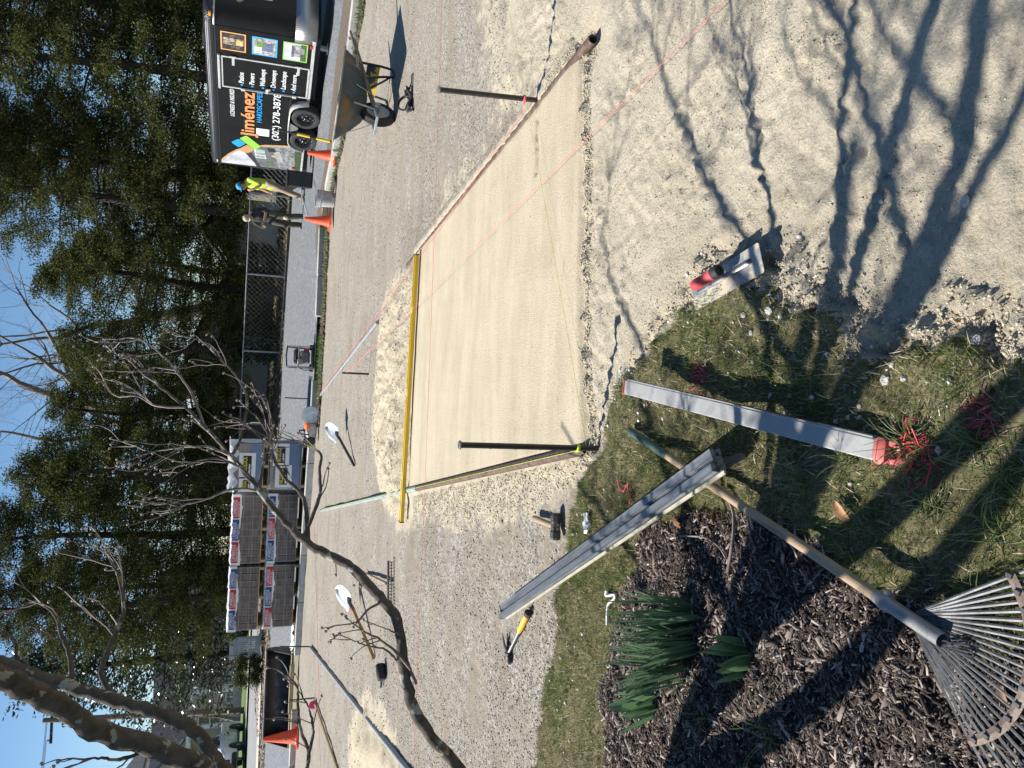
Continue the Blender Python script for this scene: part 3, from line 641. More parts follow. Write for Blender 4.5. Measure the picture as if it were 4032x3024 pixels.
for i in range(nt_):
    s = i/(nt_-1)
    # the fan opens from the socket; tine ends lie on the lawn and mulch
    ang = R(-44+90*s); hub = Vector((L_+.03+.02*abs(s-.5), (s-.5)*.03, -.012))
    Lt = .50+.05*math.cos((s-.5)*3)
    pts = []
    for k in range(9):
        u = k/8; d_ = Lt*u; x = hub.x+math.cos(ang)*d_; y = hub.y+math.sin(ang)*d_*1.0
        z = hub.z-.10*u**1.1+.018*math.sin(u*math.pi)+RNG.normal(0,.001)
        if k == 8: z -= .022; x -= .004
        pts.append(Vector((x,y,z)))
    part('tine', MB().tube(pts,[.0034]*8+[.003],4,flat=.35), M_tine, t)
    bars.append(pts[3].lerp(pts[4],.55)+Vector((0,0,.004)))
cb = MB()
for a_, b_ in zip(bars[:-1], bars[1:]): cb.tube([a_, b_], .010, 4, flat=.3)
part('cross_bar', cb, pm('rusty strap',(.13,.09,.07),(.24,.19,.16),40,.7,.2,80,metal=.3), t)
for b_ in bars[1::2]: part('bar_clip', MB().box(b_+Vector((0,0,.004)),(.012,.008,.005)), M_tine, t)
spm = MB()
for k in range(9): spm.tube([(L_+.12+.02*math.cos(k),-.01+.012*math.sin(k*1.3),.0),(L_+.15+.01*k%.04,.01-.01*math.cos(k*2.),-.01),(L_+.17,.012*math.sin(k*1.7),-.03)],.0018,5)
part('coil_spring', spm, M_tine, t)
# ================================================================ HAND TOOLS
M_steel = pm('worn tool steel', (.16,.165,.17), (.33,.335,.34), 22, .42, .08, 90, metal=.75)
M_dsteel = pm('dark forged steel', (.035,.034,.034), (.08,.076,.074), 35, .55, .3, 90, metal=.4)
M_rubber = pm('black rubber', (.012,.012,.012), (.022,.021,.021), 40, .7, .1, 90)
RX = Matrix.Rotation(R(90),4,'Y')
# finishing trowel
A = G(2738,1168,.065); B = G(2986,1020,.05)
t = thing('finishing_trowel', 'finishing trowel with a red handle and sand-smeared steel blade at the lawn edge', 'trowel', A, frame(A, B) @ Matrix.Rotation(R(5),3,'X')); L_ = .325
bl = [(-.01,-.042),(0,-.046),(L_-.004,-.046),(L_,-.042),(L_,.042),(L_-.004,.046),(0,.046),(-.01,.04)]
part('blade', MB().prism(bl,.002), pm('sandy trowel steel',(.24,.245,.25),(.40,.395,.38),18,.5,.1,80,metal=.45,c3=(.60,.54,.41),s3=10,t3=(.47,.56)), t)
part('backbone', MB().box((.155,.004,.008),(.26,.016,.012),bev=.004), M_steel, t, 40)
part('post', MB().tube([(.10,.004,.010),(.095,.004,.035),(.07,.004,.052)],.007,8), M_steel, t, 40)
hd = part('handle', MB().lathe([(.010,.0),(.016,.004),(.0185,.02),(.0165,.055),(.0185,.09),(.0185,.105)],16,Matrix.Translation((.075,.006,.060)) @ RX), pm('red rubber grip',(.52,.045,.05),(.60,.08,.08),20,.6,.1,70,c3=(.45,.2,.17),s3=15,t3=(.62,.75)), t, 50)
part('end_cap', MB().lathe([(.0192,.104),(.0205,.108),(.0205,.126),(.018,.132),(.012,.132),(.010,.126),(.001,.126)],16,Matrix.Translation((.075,.006,.060)) @ RX,cap=False), M_rubber, hd, 40)
# club hammer
A = gon(2122,2040); B = gon(2212,2072)
A.z += .028; B.z += .034
t = thing('club_hammer', 'short club hammer with a wooden handle and black steel head on gravel', 'hammer', A, frame(A, B)); L_ = (B-A).length
part('handle', MB().lathe([(.010,-.002),(.0155,.008),(.0165,.04),(.0145,.12),(.0135,L_+.02)],12,RX), M_wood, t, 50)
hd = MB(); Mh = Matrix.Translation((L_+.005,0,0)) @ Matrix.Rotation(R(90),4,'X')
for s0, s1, r0, r1 in ((-.062,-.052,.022,.027),(-.052,-.025,.027,.027),(-.025,-.015,.027,.024),(-.015,.015,.024,.024),(.015,.025,.024,.027),(.025,.052,.027,.027),(.052,.062,.027,.022)):
    hd.lathe([(r0,s0),(r1,s1)],8,Mh)
h_ = part('head', hd, M_dsteel, t)
for k in (-.009,.010): part('wedge', MB().lathe([(.0065,.026),(.0065,.0275)],10,Matrix.Translation((L_+.005,k,0)) @ RX), M_steel, h_)
# claw hammer
A = gon(2095,2410); A.z += .02; B = gon(2012,2572); B.z += .015
t = thing('claw_hammer', 'claw hammer with a yellow grip lying on gravel beside the screed rail', 'hammer', A, frame(A, B)); L_ = (B-A).length
part('grip', MB().lathe([(.012,.02),(.0165,.04),(.0165,.10),(.0145,.16),(.012,.185)],14,RX), pm('yellow grip',(.72,.36,.012),(.80,.44,.03),14,.5,.08,60), t, 50)
part('butt', MB().lathe([(.014,-.004),(.0195,.002),(.019,.024),(.0165,.03)],14,RX), M_rubber, t, 40)
part('shaft', MB().tube([(.18,0,0),(.27,0,0),(L_-.02,0,0)],[.0105,.0085,.0095],10), M_steel, t, 50)
hd = MB(); c0 = Vector((L_,0,0))
hd.box(c0,(.032,.032,.030),bev=.005); hd.lathe([(.011,.014),(.0105,.035),(.014,.042),(.0145,.058)],14,Matrix.Translation(c0) @ Matrix.Rotation(R(-90),4,'X'))
h_ = part('head', hd, M_dsteel, t, 40)
for s in (-1,1): part('claw', MB().tube([c0+Vector((0,-.014,s*.005)),c0+Vector((.004,-.05,s*.009)),c0+Vector((-.008,-.085,s*.013)),c0+Vector((-.022,-.11,s*.014))],[.012,.010,.007,.003],6,flat=.6), M_dsteel, h_, 50)
# rubber mallet
A = gon(1508,2704); B = gon(1518,2650); A.z += .025; B.z += .045
t = thing('rubber_mallet', 'black rubber mallet with a grey handle on gravel near the sand heap', 'mallet', A, frame(A,B)); L_ = (B-A).length
part('handle', MB().lathe([(.015,0),(.018,.03),(.016,.12),(.014,L_)],12,RX), pm('grey handle',(.05,.08,.085),(.09,.12,.125),20,.6), t, 50)
part('collar', MB().lathe([(.018,.12),(.021,.13),(.021,.16),(.018,.17)],12,RX), flat('pale wood',(.5,.38,.22)), t, 50)
part('head', MB().lathe([(.04,-.075),(.046,-.068),(.048,0),(.046,.068),(.04,.075)],18,Matrix.Translation((L_+.02,0,0)) @ Matrix.Rotation(R(62),4,'Z') @ RX), M_rubber, t, 40)
def shovel(label, tip, neck, end, handle_mat, blade_mat, bw, bl_, hr, collar=None, dgrip=False):
    A = Vector(neck); B = Vector(end)
    t = thing('shovel', label, 'shovel', A, frame(A, B), 'shovels on the gravel'); L_ = (B-A).length
    rows = []
    for i in range(11):
        u = i/10; x = -bl_*u
        wd = bw*.5*(1.0-.04*u if u < .45 else math.cos((u-.45)/.55*math.pi/2)**.55+.02)
        rows.append([(x, wd*(j/4-1), .035*(j/4-1)**2+.05*u-.02+.05*u*u) for j in range(9)])
    mb = MB().grid(rows); b = part('blade', mb, blade_mat, t, 60)
    sl = b.modifiers.new('thickness','SOLIDIFY'); sl.thickness = .004
    part('socket', MB().tube([(-.10,0,.0),(.0,0,.01),(.14,0,.005)],[.016,.022,.021],10), M_dsteel, t, 50)
    part('handle', MB().lathe([(hr,.10),(hr,L_*.7),(hr*.95,L_)],12,RX), handle_mat, t, 50)
    if collar: part('collar', MB().lathe([(hr*1.12,.14),(hr*1.12,.20)],12,RX), collar, t, 50)
    return t
M_blade = pm('silver painted blade', (.40,.42,.44), (.55,.57,.58), 10, .5, .1, 50, metal=.2)
s1n = gon(1365,1712); s1n.z = .13; s1e = gon(1400,1832); s1e.z += .02
shovel('shovel with a black handle resting blade up on the gravel beyond the level', None, s1n, s1e, pm('dark handle',(.03,.026,.022),(.06,.05,.04),20,.6), M_blade, .26, .32, .019)
s2n = gon(1418,2368); s2n.z = .12; s2e = gon(1478,2590); s2e.z += .02
shovel('shovel with a wooden handle and red band lying behind the mossy limb', None, s2n, s2e, pm('varnished handle',(.30,.17,.05),(.42,.26,.09),8,.5,.1,40,stretch=(1,10,10)), pm('white shovel blade',(.60,.62,.64),(.72,.74,.75),10,.5), .26, .33, .020, flat('red band',(.55,.04,.04)))
# bow rake
A = gon(1448,2258); A.z += .02; B = gon(1548,2300); B.z += .05
t = thing('bow_rake', 'steel garden rake lying teeth towards the camera on gravel', 'rake', A, frame(A,B)); L_ = (B-A).length
part('handle', MB().lathe([(.014,0),(.0155,.3),(.0155,L_-.02)],10,RX), M_wood, t, 50)
M_rk = pm('brown rake steel',(.10,.075,.06),(.18,.145,.12),30,.7,.1,60,metal=.3)
part('head_bar', MB().box((L_+.01,-.0,.0),(.022,.44,.020),bev=.004), M_rk, t, 30)
part('socket', MB().tube([(L_-.10,0,0),(L_+.01,0,0)],[.018,.015],10), M_rk, t, 40)
for k in range(15): part('tooth', MB().tube([(L_+.01,-.21+.03*k,-.005),(L_+.075,-.21+.03*k,-.005),(L_+.092,-.21+.03*k,-.03)],[.0055,.005,.003],6), M_rk, t, 40)
part('tooth_bar', MB().box((L_+.085,0,-.018),(.008,.43,.008)), M_rk, t)
# crumpled black strap
p = gon(1622,395)
t = thing('strap_loop', 'crumpled black strap with a loop lying on gravel by the wheelbarrow', 'strap', p, R(20))
part('pad', MB().grid([[(.13*(i/6-.5)*2, .055*(j/3-1)*(1-.3*abs(i-3)/3), .035+.02*math.sin(i*1.4)+.015*math.cos(j*1.2+i)) for j in range(7)] for i in range(7)]), M_rubber, t, 60).modifiers.new('t','SOLIDIFY').thickness = .018
part('loop', MB().tube([(-.02+.07*math.cos(a)*1.1, .03+.05*math.sin(a), .06+.06*math.sin(a)) for a in np.linspace(0,2*math.pi,15)],.009,6,flat=1.6), M_rubber, t, 60)
part('tail', MB().tube([(.1,-.02,.03),(.16,-.07,.012),(.24,-.09,.01)],.013,6,flat=.5), M_rubber, t, 60)
part('tail', MB().tube([(-.1,.0,.03),(-.16,-.03,.05),(-.18,-.09,.01)],.016,6,flat=.6), M_rubber, t, 60)

# ================================================================ WHEELBARROW
wb0 = G(1556,462)
t = thing('wheelbarrow', 'rusty steel contractor wheelbarrow with wooden handles standing on gravel', 'wheelbarrow', wb0, R(36)); t.scale = (.82,.92,.94)
M_tray = pm('rusted wheelbarrow paint', (.035,.05,.055), (.075,.095,.10), 6, .6, .2, 40, c3=(.19,.105,.035), s3=3.2, t3=(.50,.66))
M_wbw = pm('grey weathered wood', (.14,.11,.09), (.25,.205,.17), 6, .85, .3, 40, stretch=(1,12,12))
whl = part('wheel', MB().lathe([(.03,-.035),(.11,-.035),(.13,-.045),(.13,.045),(.11,.035),(.03,.035)],24,Matrix.Translation((0,0,.2)) @ Matrix.Rotation(R(90),4,'X')), pm('grey rim paint',(.30,.29,.28),(.42,.40,.38),15,.6,c3=(.4,.06,.07),s3=9,t3=(.64,.70)), t, 40)
prof = [(.128,-.040),(.150,-.052),(.178,-.052),(.194,-.038),(.200,-.018),(.197,-.013),(.2005,-.008),(.197,0),(.2005,.008),(.197,.013),(.200,.018),(.194,.038),(.178,.052),(.150,.052),(.128,.040)]
part('tyre', MB().lathe(prof,36,Matrix.Translation((0,0,.2)) @ Matrix.Rotation(R(90),4,'X'),cap=False), M_rubber, whl, 30)
part('axle', MB().tube([(0,-.14,.2),(0,.14,.2)],.012,8), M_galv, t, 40)
for s in (-1,1):
    A_ = Vector((-.02,s*.10,.255)); B_ = Vector((1.28,s*.29,.50)); d_ = B_-A_
    hb = MB().box((0,0,0),(d_.length*.86,.034,.048),bev=.006); ho = part('handle', hb, M_wbw, t, 40); ho.location = A_.lerp(B_,.43); ho.rotation_mode = 'QUATERNION'; ho.rotation_quaternion = frame(A_,B_).to_quaternion()
    part('grip', MB().lathe([(.019,d_.length*.42),(.017,d_.length*.47),(.015,d_.length*.57)],10,RX), M_wbw, ho, 50)
    part('axle_bracket', MB().box((.02,s*.115,.225),(.10,.012,.06),bev=.004), M_galv, t)
    part('front_brace', MB().tube([(-.06,s*.10,.25),(-.10,s*.15,.36),(-.14,s*.20,.50)],.011,6,flat=.5), M_galv, t, 40)
    part('tray_brace', MB().tube([(.16,s*.14,.26),(.16,s*.20,.36),(.155,s*.255,.47)],.012,6,flat=.5), M_galv, t, 40)
    part('leg', MB().tube([(.46,s*.18,.33),(.50,s*.21,.14),(.52,s*.215,.02),(.60,s*.215,.015),(.69,s*.215,.03),(.73,s*.21,.16),(.74,s*.21,.38)],.015,8), M_black, t, 50)
    part('leg_brace', MB().tube([(.30,s*.15,.30),(.42,s*.18,.16),(.53,s*.21,.05)],.012,8), M_black, t, 50)
part('nose_guard', MB().tube([(-.06,-.10,.25),(-.22,-.10,.235)],.014,6).tube([(-.06,.10,.25),(-.22,.10,.235)],.014,6).box((-.235,0,.235),(.035,.26,.03),bev=.005), M_galv, t, 40)
part('cross_panel', MB().box((.72,0,.24),(.014,.40,.15)), pm('blue painted panel',(.02,.035,.09),(.035,.05,.12),10,.6,c3=(.55,.42,.03),s3=4.5,t3=(.50,.52)), t)
def trayring(x0,x1,w0,w1,z0,z1,n=7):
    pts = []; cr = .07
    def corner(cx,cy,a0,rr): return [(cx+rr*math.cos(a0+math.pi/2*k/4), cy+rr*math.sin(a0+math.pi/2*k/4)) for k in range(5)]
    P2 = corner(x1-cr,w1/2-cr,0,cr)+corner(x0+cr,w0/2-cr,math.pi/2,cr)+corner(x0+cr,-w0/2+cr,math.pi,cr)+corner(x1-cr,-w1/2+cr,1.5*math.pi,cr)
    for (px,py) in P2: pts.append((px,py,z0+(z1-z0)*(px-x0)/(x1-x0)))
    return pts
rings = [trayring(.06,.66,.30,.36,.335,.345),trayring(.0,.72,.38,.46,.375,.385),trayring(-.14,.76,.46,.56,.50,.47),trayring(-.32,.84,.55,.66,.685,.575),trayring(-.335,.855,.58,.69,.685,.572)]
mb = MB(); n_ = len(rings[0])
for r_ in rings: mb.v += r_
for i in range(len(rings)-1):
    for k in range(n_): mb.f.append((i*n_+k,i*n_+(k+1)%n_,(i+1)*n_+(k+1)%n_,(i+1)*n_+k))
mb.f.append(tuple(range(n_)))
tr = part('tray', mb, M_tray, t, 50); sl = tr.modifiers.new('t','SOLIDIFY'); sl.thickness = .004
rim = [Vector(v) for v in rings[-1]]+[Vector(rings[-1][0])]
part('rim', MB().tube(rim,.011,6,cap=False), pm('rim steel',(.14,.145,.145),(.34,.33,.30),9,.6,metal=.3), tr, 60)
def lettering(name, txt, size, mat, parent, loc, rot, depth=.002, align='LEFT', shear=0.0, sx=1.0, bold=0.0, spacing=1.0, label=None):
    cu = bpy.data.curves.new(name,'FONT'); cu.body = txt; cu.size = size; cu.extrude = depth; cu.align_x = align; cu.shear = shear; cu.offset = bold; cu.space_character = spacing
    cu.resolution_u = 3
    tmp = bpy.data.objects.new(name+'_tmp', cu); COL.objects.link(tmp)
    dg = bpy.context.evaluated_depsgraph_get(); me = bpy.data.meshes.new_from_object(tmp.evaluated_get(dg)); me.name = name
    bpy.data.objects.remove(tmp); bpy.data.curves.remove(cu)
    if sx != 1.0: me.transform(Matrix.Diagonal((sx,1,1,1)))
    me.materials.clear(); me.materials.append(mat)
    o = bpy.data.objects.new(name, me); COL.objects.link(o); o.parent = parent; o.location = loc
    o.rotation_mode = 'QUATERNION'; o.rotation_quaternion = (rot if isinstance(rot, Matrix) else Matrix(rot)).to_quaternion()
    if label: o['label'] = label
    return o
# text plane: local x = along, local y = up the plate, local z = out of it
def basis(x, y):
    x = Vector(x).normalized(); y = Vector(y); y = (y-x*y.dot(x)).normalized(); z = x.cross(y)
    return Matrix(((x.x,y.x,z.x),(x.y,y.y,z.y),(x.z,y.z,z.z)))
lettering('lettering','Jackson',.075,flat('cream decal',(.55,.48,.33)),tr,(.50,-.262,.430),basis((1,-.13,-.02),(.05,-.42,.9)),.001,shear=.3)
# ================================================================ ENCLOSED TRAILER
TO = Vector((4.812,18.959,.309)); tax = Vector((.37536,-.92666,.02007)).normalized(); tay = Vector((.9269,.3754,0)).normalized(); taz = tax.cross(tay)
TM = Matrix(((tax.x,tay.x,taz.x),(tax.y,tay.y,taz.y),(tax.z,tay.z,taz.z)))
t = thing('cargo_trailer', 'black enclosed cargo trailer with company lettering parked on the driveway', 'trailer', TO, TM)
def black_panel():
    m = pm('black trailer skin', (.006,.006,.007), (.010,.010,.011), 3, .28, .05, 6, spec=.22, dist=.01, c3=(.018,.018,.019), s3=2.5, t3=(.55,.8)); return m
M_skin = black_panel()
M_trim = pm('bright trim', (.50,.50,.48), (.66,.65,.62), 12, .4, metal=.35)
TL, TW, TH = 4.10, 1.95, 1.81
# walls; the nose is rounded at its corners
nose = [(TL+.30*math.sin(a), .30-.30*math.cos(a)) for a in np.linspace(0,math.pi/2,7)] + [(TL+.30-.0*0, TW-.30)] + [(TL+.30*math.cos(a), TW-.30+.30*math.sin(a)) for a in np.linspace(0,math.pi/2,7)][1:]
poly = [(0,0)]+nose+[(0,TW)]
part('body', MB().prism(poly, TH+.04, None, 0.0), M_skin, t, 30)
# the panels of the side wall, each riveted to the next
xsP = [0,.62,1.24,1.86,2.46,3.46,4.10]
for a, b in zip(xsP[:-1], xsP[1:]):
    zb = .42 if (a < 2.4 and b > .95) else .045
    part('side_panel', MB().box(((a+b)/2,-.004,(zb+TH-.02)/2),(b-a-.004,.008,TH-.02-zb)), M_skin, t)
# roof cap with a pressed tread pattern
rp = lambda o: [(0-o,-o)]+[(x+o*.8, y-o*(1-y/TW*2)) for x, y in nose]+[(0-o,TW+o)]
roof = MB(); prs = [(.006,TH),(.02,TH+.02),(.02,TH+.10),(-.02,TH+.16),(-.12,TH+.19)]
n_ = len(poly)
for o_, z_ in prs: roof.v += [(x, y, z_) for x, y in rp(o_)]
for i in range(len(prs)-1):
    for k in range(n_): roof.f.append((i*n_+k,i*n_+(k+1)%n_,(i+1)*n_+(k+1)%n_,(i+1)*n_+k))
roof.f.append(tuple((len(prs)-1)*n_+k for k in range(n_)))
def tread_mat():
    m, nt, b = new_mat('black tread plate'); b.inputs['Base Color'].default_value = (.02,.021,.026,1); b.inputs['Roughness'].default_value = .35
    tc = N(nt,'ShaderNodeTexCoord'); v = N(nt,'ShaderNodeTexVoronoi', Scale=38.0, Randomness=.0); nt.links.new(tc.outputs['Object'], v.inputs['Vector'])
    bp = N(nt,'ShaderNodeBump', Strength=.9, Distance=.01); nt.links.new(v.outputs['Distance'], bp.inputs['Height']); nt.links.new(bp.outputs[0], b.inputs['Normal']); return m
M_tread = tread_mat()
rf = part('roof', roof, M_tread, t, 40)
part('roof_vent', MB().box((3.3,.55,TH+.22),(.36,.36,.06),bev=.02), M_blk, rf, 40)
# stone guard across the nose
gd = MB(); path = [(TL-.10+.0,-.012)]+[(x+(.010 if i else 0), y-.010*(1-min(1,i/6))) for i, (x, y) in enumerate(nose)]
gd.grid([[(x, y, -.035), (x, y, .37)] for x, y in path])
def plate_mat():
    m, nt, b = new_mat('diamond plate'); b.inputs['Base Color'].default_value = (.42,.40,.38,1); b.inputs['Metallic'].default_value = .8; b.inputs['Roughness'].default_value = .38
    tc = N(nt,'ShaderNodeTexCoord'); mp = N(nt,'ShaderNodeMapping'); mp.inputs['Scale'].default_value = (1,1,1.6); nt.links.new(tc.outputs['Object'], mp.inputs[0])
    v = N(nt,'ShaderNodeTexVoronoi', Scale=42.0, Randomness=.1); nt.links.new(mp.outputs[0], v.inputs['Vector'])
    bp = N(nt,'ShaderNodeBump', Strength=.5, Distance=.006); nt.links.new(v.outputs['Distance'], bp.inputs['Height']); nt.links.new(bp.outputs[0], b.inputs['Normal']); return m
M_plate = plate_mat()
g_ = part('stone_guard', gd, M_plate, t, 60); g_.modifiers.new('t','SOLIDIFY').thickness = .006
part('nose_trim', MB().tube([(x+.012,y-.012*(1-2*y/TW),TH-.005) for x, y in nose],.016,6), M_trim, t, 60)
part('bottom_rail', MB().box((3.27,-.010,.012),(1.66,.016,.06),bev=.004), M_trim, t); part('bottom_rail', MB().box((.47,-.010,.010),(.94,.016,.045),bev=.004), M_trim, t)
part('top_rail', MB().box((TL/2,-.009,TH-.012),(TL,.014,.028)), M_blk, t)
part('corner_post', MB().box((-.012,.03,TH/2),(.03,.09,TH),bev=.006), M_blk, t)
rear = part('rear_frame', MB().box((-.03,TW/2,TH/2),(.05,TW-.1,TH-.05)), M_blk, t)
for k, (y_, z_) in enumerate([(.10,1.4),(.10,.75),(.10,.2)]): part('door_bar', MB().box((-.075,y_,z_),(.05,.03,.10),bev=.006), M_trim, rear)
part('chassis', MB().box((2.0,TW/2,-.06),(4.2,TW-.12,.10)).box((4.9,TW/2,-.06),(1.3,.10,.09)), M_blk, t)
for a_ in (1.32, 2.06): part('axle', MB().tube([(a_,.1,.03),(a_,TW-.1,.03)],.035,8), M_blk, t, 40)
part('jack', MB().box((3.7,.25,-.16),(.07,.07,.18)).box((3.7,.25,-.26),(.15,.15,.02)), M_galv, t)
# fender over the tandem wheels
fa = [(.93,.02),(.96,.20),(1.06,.32),(1.20,.375),(1.69,.39),(2.18,.375),(2.32,.32),(2.42,.20),(2.47,.0)]
fm = MB().grid([[(x,-.17,z),(x,-.02,z)] for x, z in fa]); f_ = part('fender', fm, M_trim, t, 50); f_.modifiers.new('t','SOLIDIFY').thickness = .02
part('wheel_well', MB().box((1.69,.06,.15),(1.44,.12,.42)), M_blk, t)
part('fender_plate', MB().prism([(1.54,.36),(1.84,.36),(1.74,.20),(1.69,.17),(1.64,.20)],.01,Matrix(((1,0,0,0),(0,0,1,-.14),(0,1,0,0),(0,0,0,1)))), M_plate, f_)
M_tyre = pm('tyre rubber', (.018,.018,.018), (.038,.037,.035), 12, .8, .2, 60)
M_rimb = pm('black gloss rim', (.010,.010,.011), (.018,.018,.019), 10, .25, coat=.3)
for cx_ in (1.32, 2.06):
    W = Matrix.Translation((cx_,-.10,.03)) @ Matrix.Rotation(R(90),4,'X')
    wh = part('wheel', MB().lathe([(.05,.02),(.06,.05),(.12,.03),(.155,.02),(.17,.055),(.19,.075),(.195,.075),(.195,-.10),(.03,-.10)],28,W), M_rimb, t, 40)
    part('tyre', MB().lathe([(.188,.070),(.20,.088),(.235,.096),(.275,.088),(.293,.07),(.298,.03),(.298,-.09),(.28,-.105),(.19,-.105)],36,W,cap=False), M_tyre, wh, 30)
    part('hub_cap', MB().lathe([(.042,.02),(.042,.075),(.03,.085)],14,W), M_rimb, wh, 30)
    for k in range(8):
        a_ = 2*math.pi*k/8; part('rim_hole', MB().lathe([(.019,.036),(.019,.0385)],10,W @ Matrix.Translation((.125*math.cos(a_),.125*math.sin(a_),0))), M_hole, wh)
    for k in range(5):
        a_ = 2*math.pi*k/5; part('lug_nut', MB().lathe([(.010,.03),(.010,.052)],6,W @ Matrix.Translation((.075*math.cos(a_),.075*math.sin(a_),0))), M_trim, wh)
# side door
dr = part('side_door', MB().box((2.955,-.014,.88),(.78,.012,1.62)), M_skin, t)
fr = MB()
for (x_, z_, sx_, sz_) in ((2.545,.875,.035,1.66),(3.365,.875,.035,1.66),(2.955,1.69,.79,.035),(2.955,.06,.79,.035)): fr.box((x_,-.018,z_),(sx_,.022,sz_),bev=.003)
part('door_frame', fr, M_trim, dr)
part('rain_gutter', MB().box((2.95,-.03,1.745),(.92,.05,.045),bev=.008), M_trim, t)
for z_ in (1.48,.26): part('hinge', MB().box((3.28,-.028,z_),(.24,.010,.05),bev=.004).box((3.385,-.03,z_),(.04,.02,.12),bev=.004), M_trim, dr)
part('lock_bar', MB().tube([(2.55,-.045,1.35),(2.55,-.045,.28)],.011,8), M_trim, dr, 40)
for z_ in (1.30,.30): part('bar_keeper', MB().box((2.55,-.045,z_),(.07,.035,.08),bev=.006), M_trim, dr)
part('latch', MB().box((2.60,-.05,.84),(.13,.03,.05),bev=.006).box((2.66,-.06,.80),(.05,.03,.07),bev=.006), M_trim, dr)
part('padlock', MB().box((2.645,-.072,.77),(.05,.025,.05),bev=.006), M_blk, dr)
# lights
part('marker_light', MB().box((TL+.20,.04,TH+.06),(.10,.05,.045),bev=.01), flat('amber lens',(.75,.25,.02),.3), t)
part('side_light', MB().box((3.95,-.022,.06),(.09,.02,.05),bev=.006), flat('red lens',(.5,.02,.02),.3), t); part('side_light', MB().box((.12,-.022,.20),(.08,.02,.06),bev=.006), bpy.data.materials['red lens'], t)
part('marker_light', MB().box((.10,-.03,TH+.05),(.08,.03,.03),bev=.006), flat('clear lens',(.7,.7,.68),.3), t)
# writing and pictures
SB = basis((1,0,0),(0,0,1))            # x along the side, y up, z out of the side (-y)
M_wht = flat('white vinyl',(.78,.78,.78),.5); M_org = flat('orange vinyl',(.66,.28,.10),.5); M_blu = flat('blue vinyl',(.02,.32,.72),.5); M_grn = flat('green vinyl',(.28,.56,.07),.5); M_tan = flat('tan vinyl',(.52,.29,.12),.5)
def letter(txt, x0, x1, z, h, mat, shear=0, bold=0.0):
    o = lettering('lettering', txt, h/.70, mat, t, (x0,-.0235,z), SB, .002, shear=shear, bold=bold)
    w_ = max(v.co.x for v in o.data.vertices)-min(v.co.x for v in o.data.vertices); o.data.transform(Matrix.Diagonal(((x1-x0)/w_,1,1,1))); return o
letter('LICENSED & INSURED',1.67,2.49,1.475,.085,M_wht,.25,.001)
letter('Jiménez',1.10,2.52,1.085,.27,M_org,.0,.009)
letter('HARDSCAPES',1.58,2.50,.93,.10,M_blu,0,.002)
letter('(302) 278-3878',1.05,2.53,.565,.14,M_wht,0,.002)
for txt, z_, x1_ in (('Patios',1.29,3.0),('Pavers',1.09,3.02),('Walkways',.885,3.17),('Driveways',.68,3.19),('Landscape',.485,3.2),('And more...',.285,3.23)):
    letter(txt,2.70,x1_,z_,.095,M_wht,.12,.002)
    part('bullet', MB().lathe([(.024,0),(.024,.003)],14,Matrix.Translation((2.655,-.022,z_+.035)) @ Matrix.Rotation(R(90),4,'X')), M_blu, t)
part('sticker', MB().box((1.26,-.0125,.90),(.235,.006,.27)), M_wht, t, None, 'blank white square sticker')
def rounded(pts, r=.035):
    out = []; n = len(pts)
    for i in range(n):
        p = Vector(pts[i]); a = Vector(pts[i-1]); b = Vector(pts[(i+1)%n])
        u = (a-p).normalized()*r; v = (b-p).normalized()*r
        for k in range(4):
            s = k/3; out.append(((p+u).lerp(p,s)).lerp(p.lerp(p+v,s),s)[:])
    return out
SP = Matrix(((1,0,0,0),(0,0,-1,0),(0,1,0,0),(0,0,0,1)))
def decal(name, pts, mat, d0=.010, th=.003, r=.0):
    return part(name, MB().prism(rounded(pts,r) if r else pts, th, SP, d0), mat, t)
decal('logo_shape', [(.79,1.56),(.945,1.40),(.80,1.25),(.64,1.40)], M_blu, .013, .003, .04)
decal('logo_shape', [(1.09,1.24),(.96,1.385),(.62,1.06),(.76,.92)], M_grn, .0135, .003, .04)
decal('logo_shape', [(.77,1.22),(.62,1.07),(.47,1.20),(.52,1.37),(.63,1.36)], M_tan, .013, .003, .035)
# nose repeats of the mark
for pts, mt in (([(.62,1.32),(.40,1.52),(.25,1.38),(.47,1.18)],M_tan),([(.70,1.34),(.95,1.10),(1.10,1.25),(.86,1.48)],M_grn),([(.55,1.56),(.70,1.70),(.86,1.55),(.70,1.42)],M_blu)):
    NM = Matrix(((0,0,1,TL+.302),(1,0,0,0),(0,1,0,0),(0,0,0,1)))
    part('logo_shape', MB().prism(rounded([(p_[0]+.05,p_[1]) for p_ in pts],.05), .004, NM), mt, t)
part('sticker', MB().box((TL+.304,.62,.93),(.006,.26,.26)), M_wht, t, None, 'blank white square sticker')
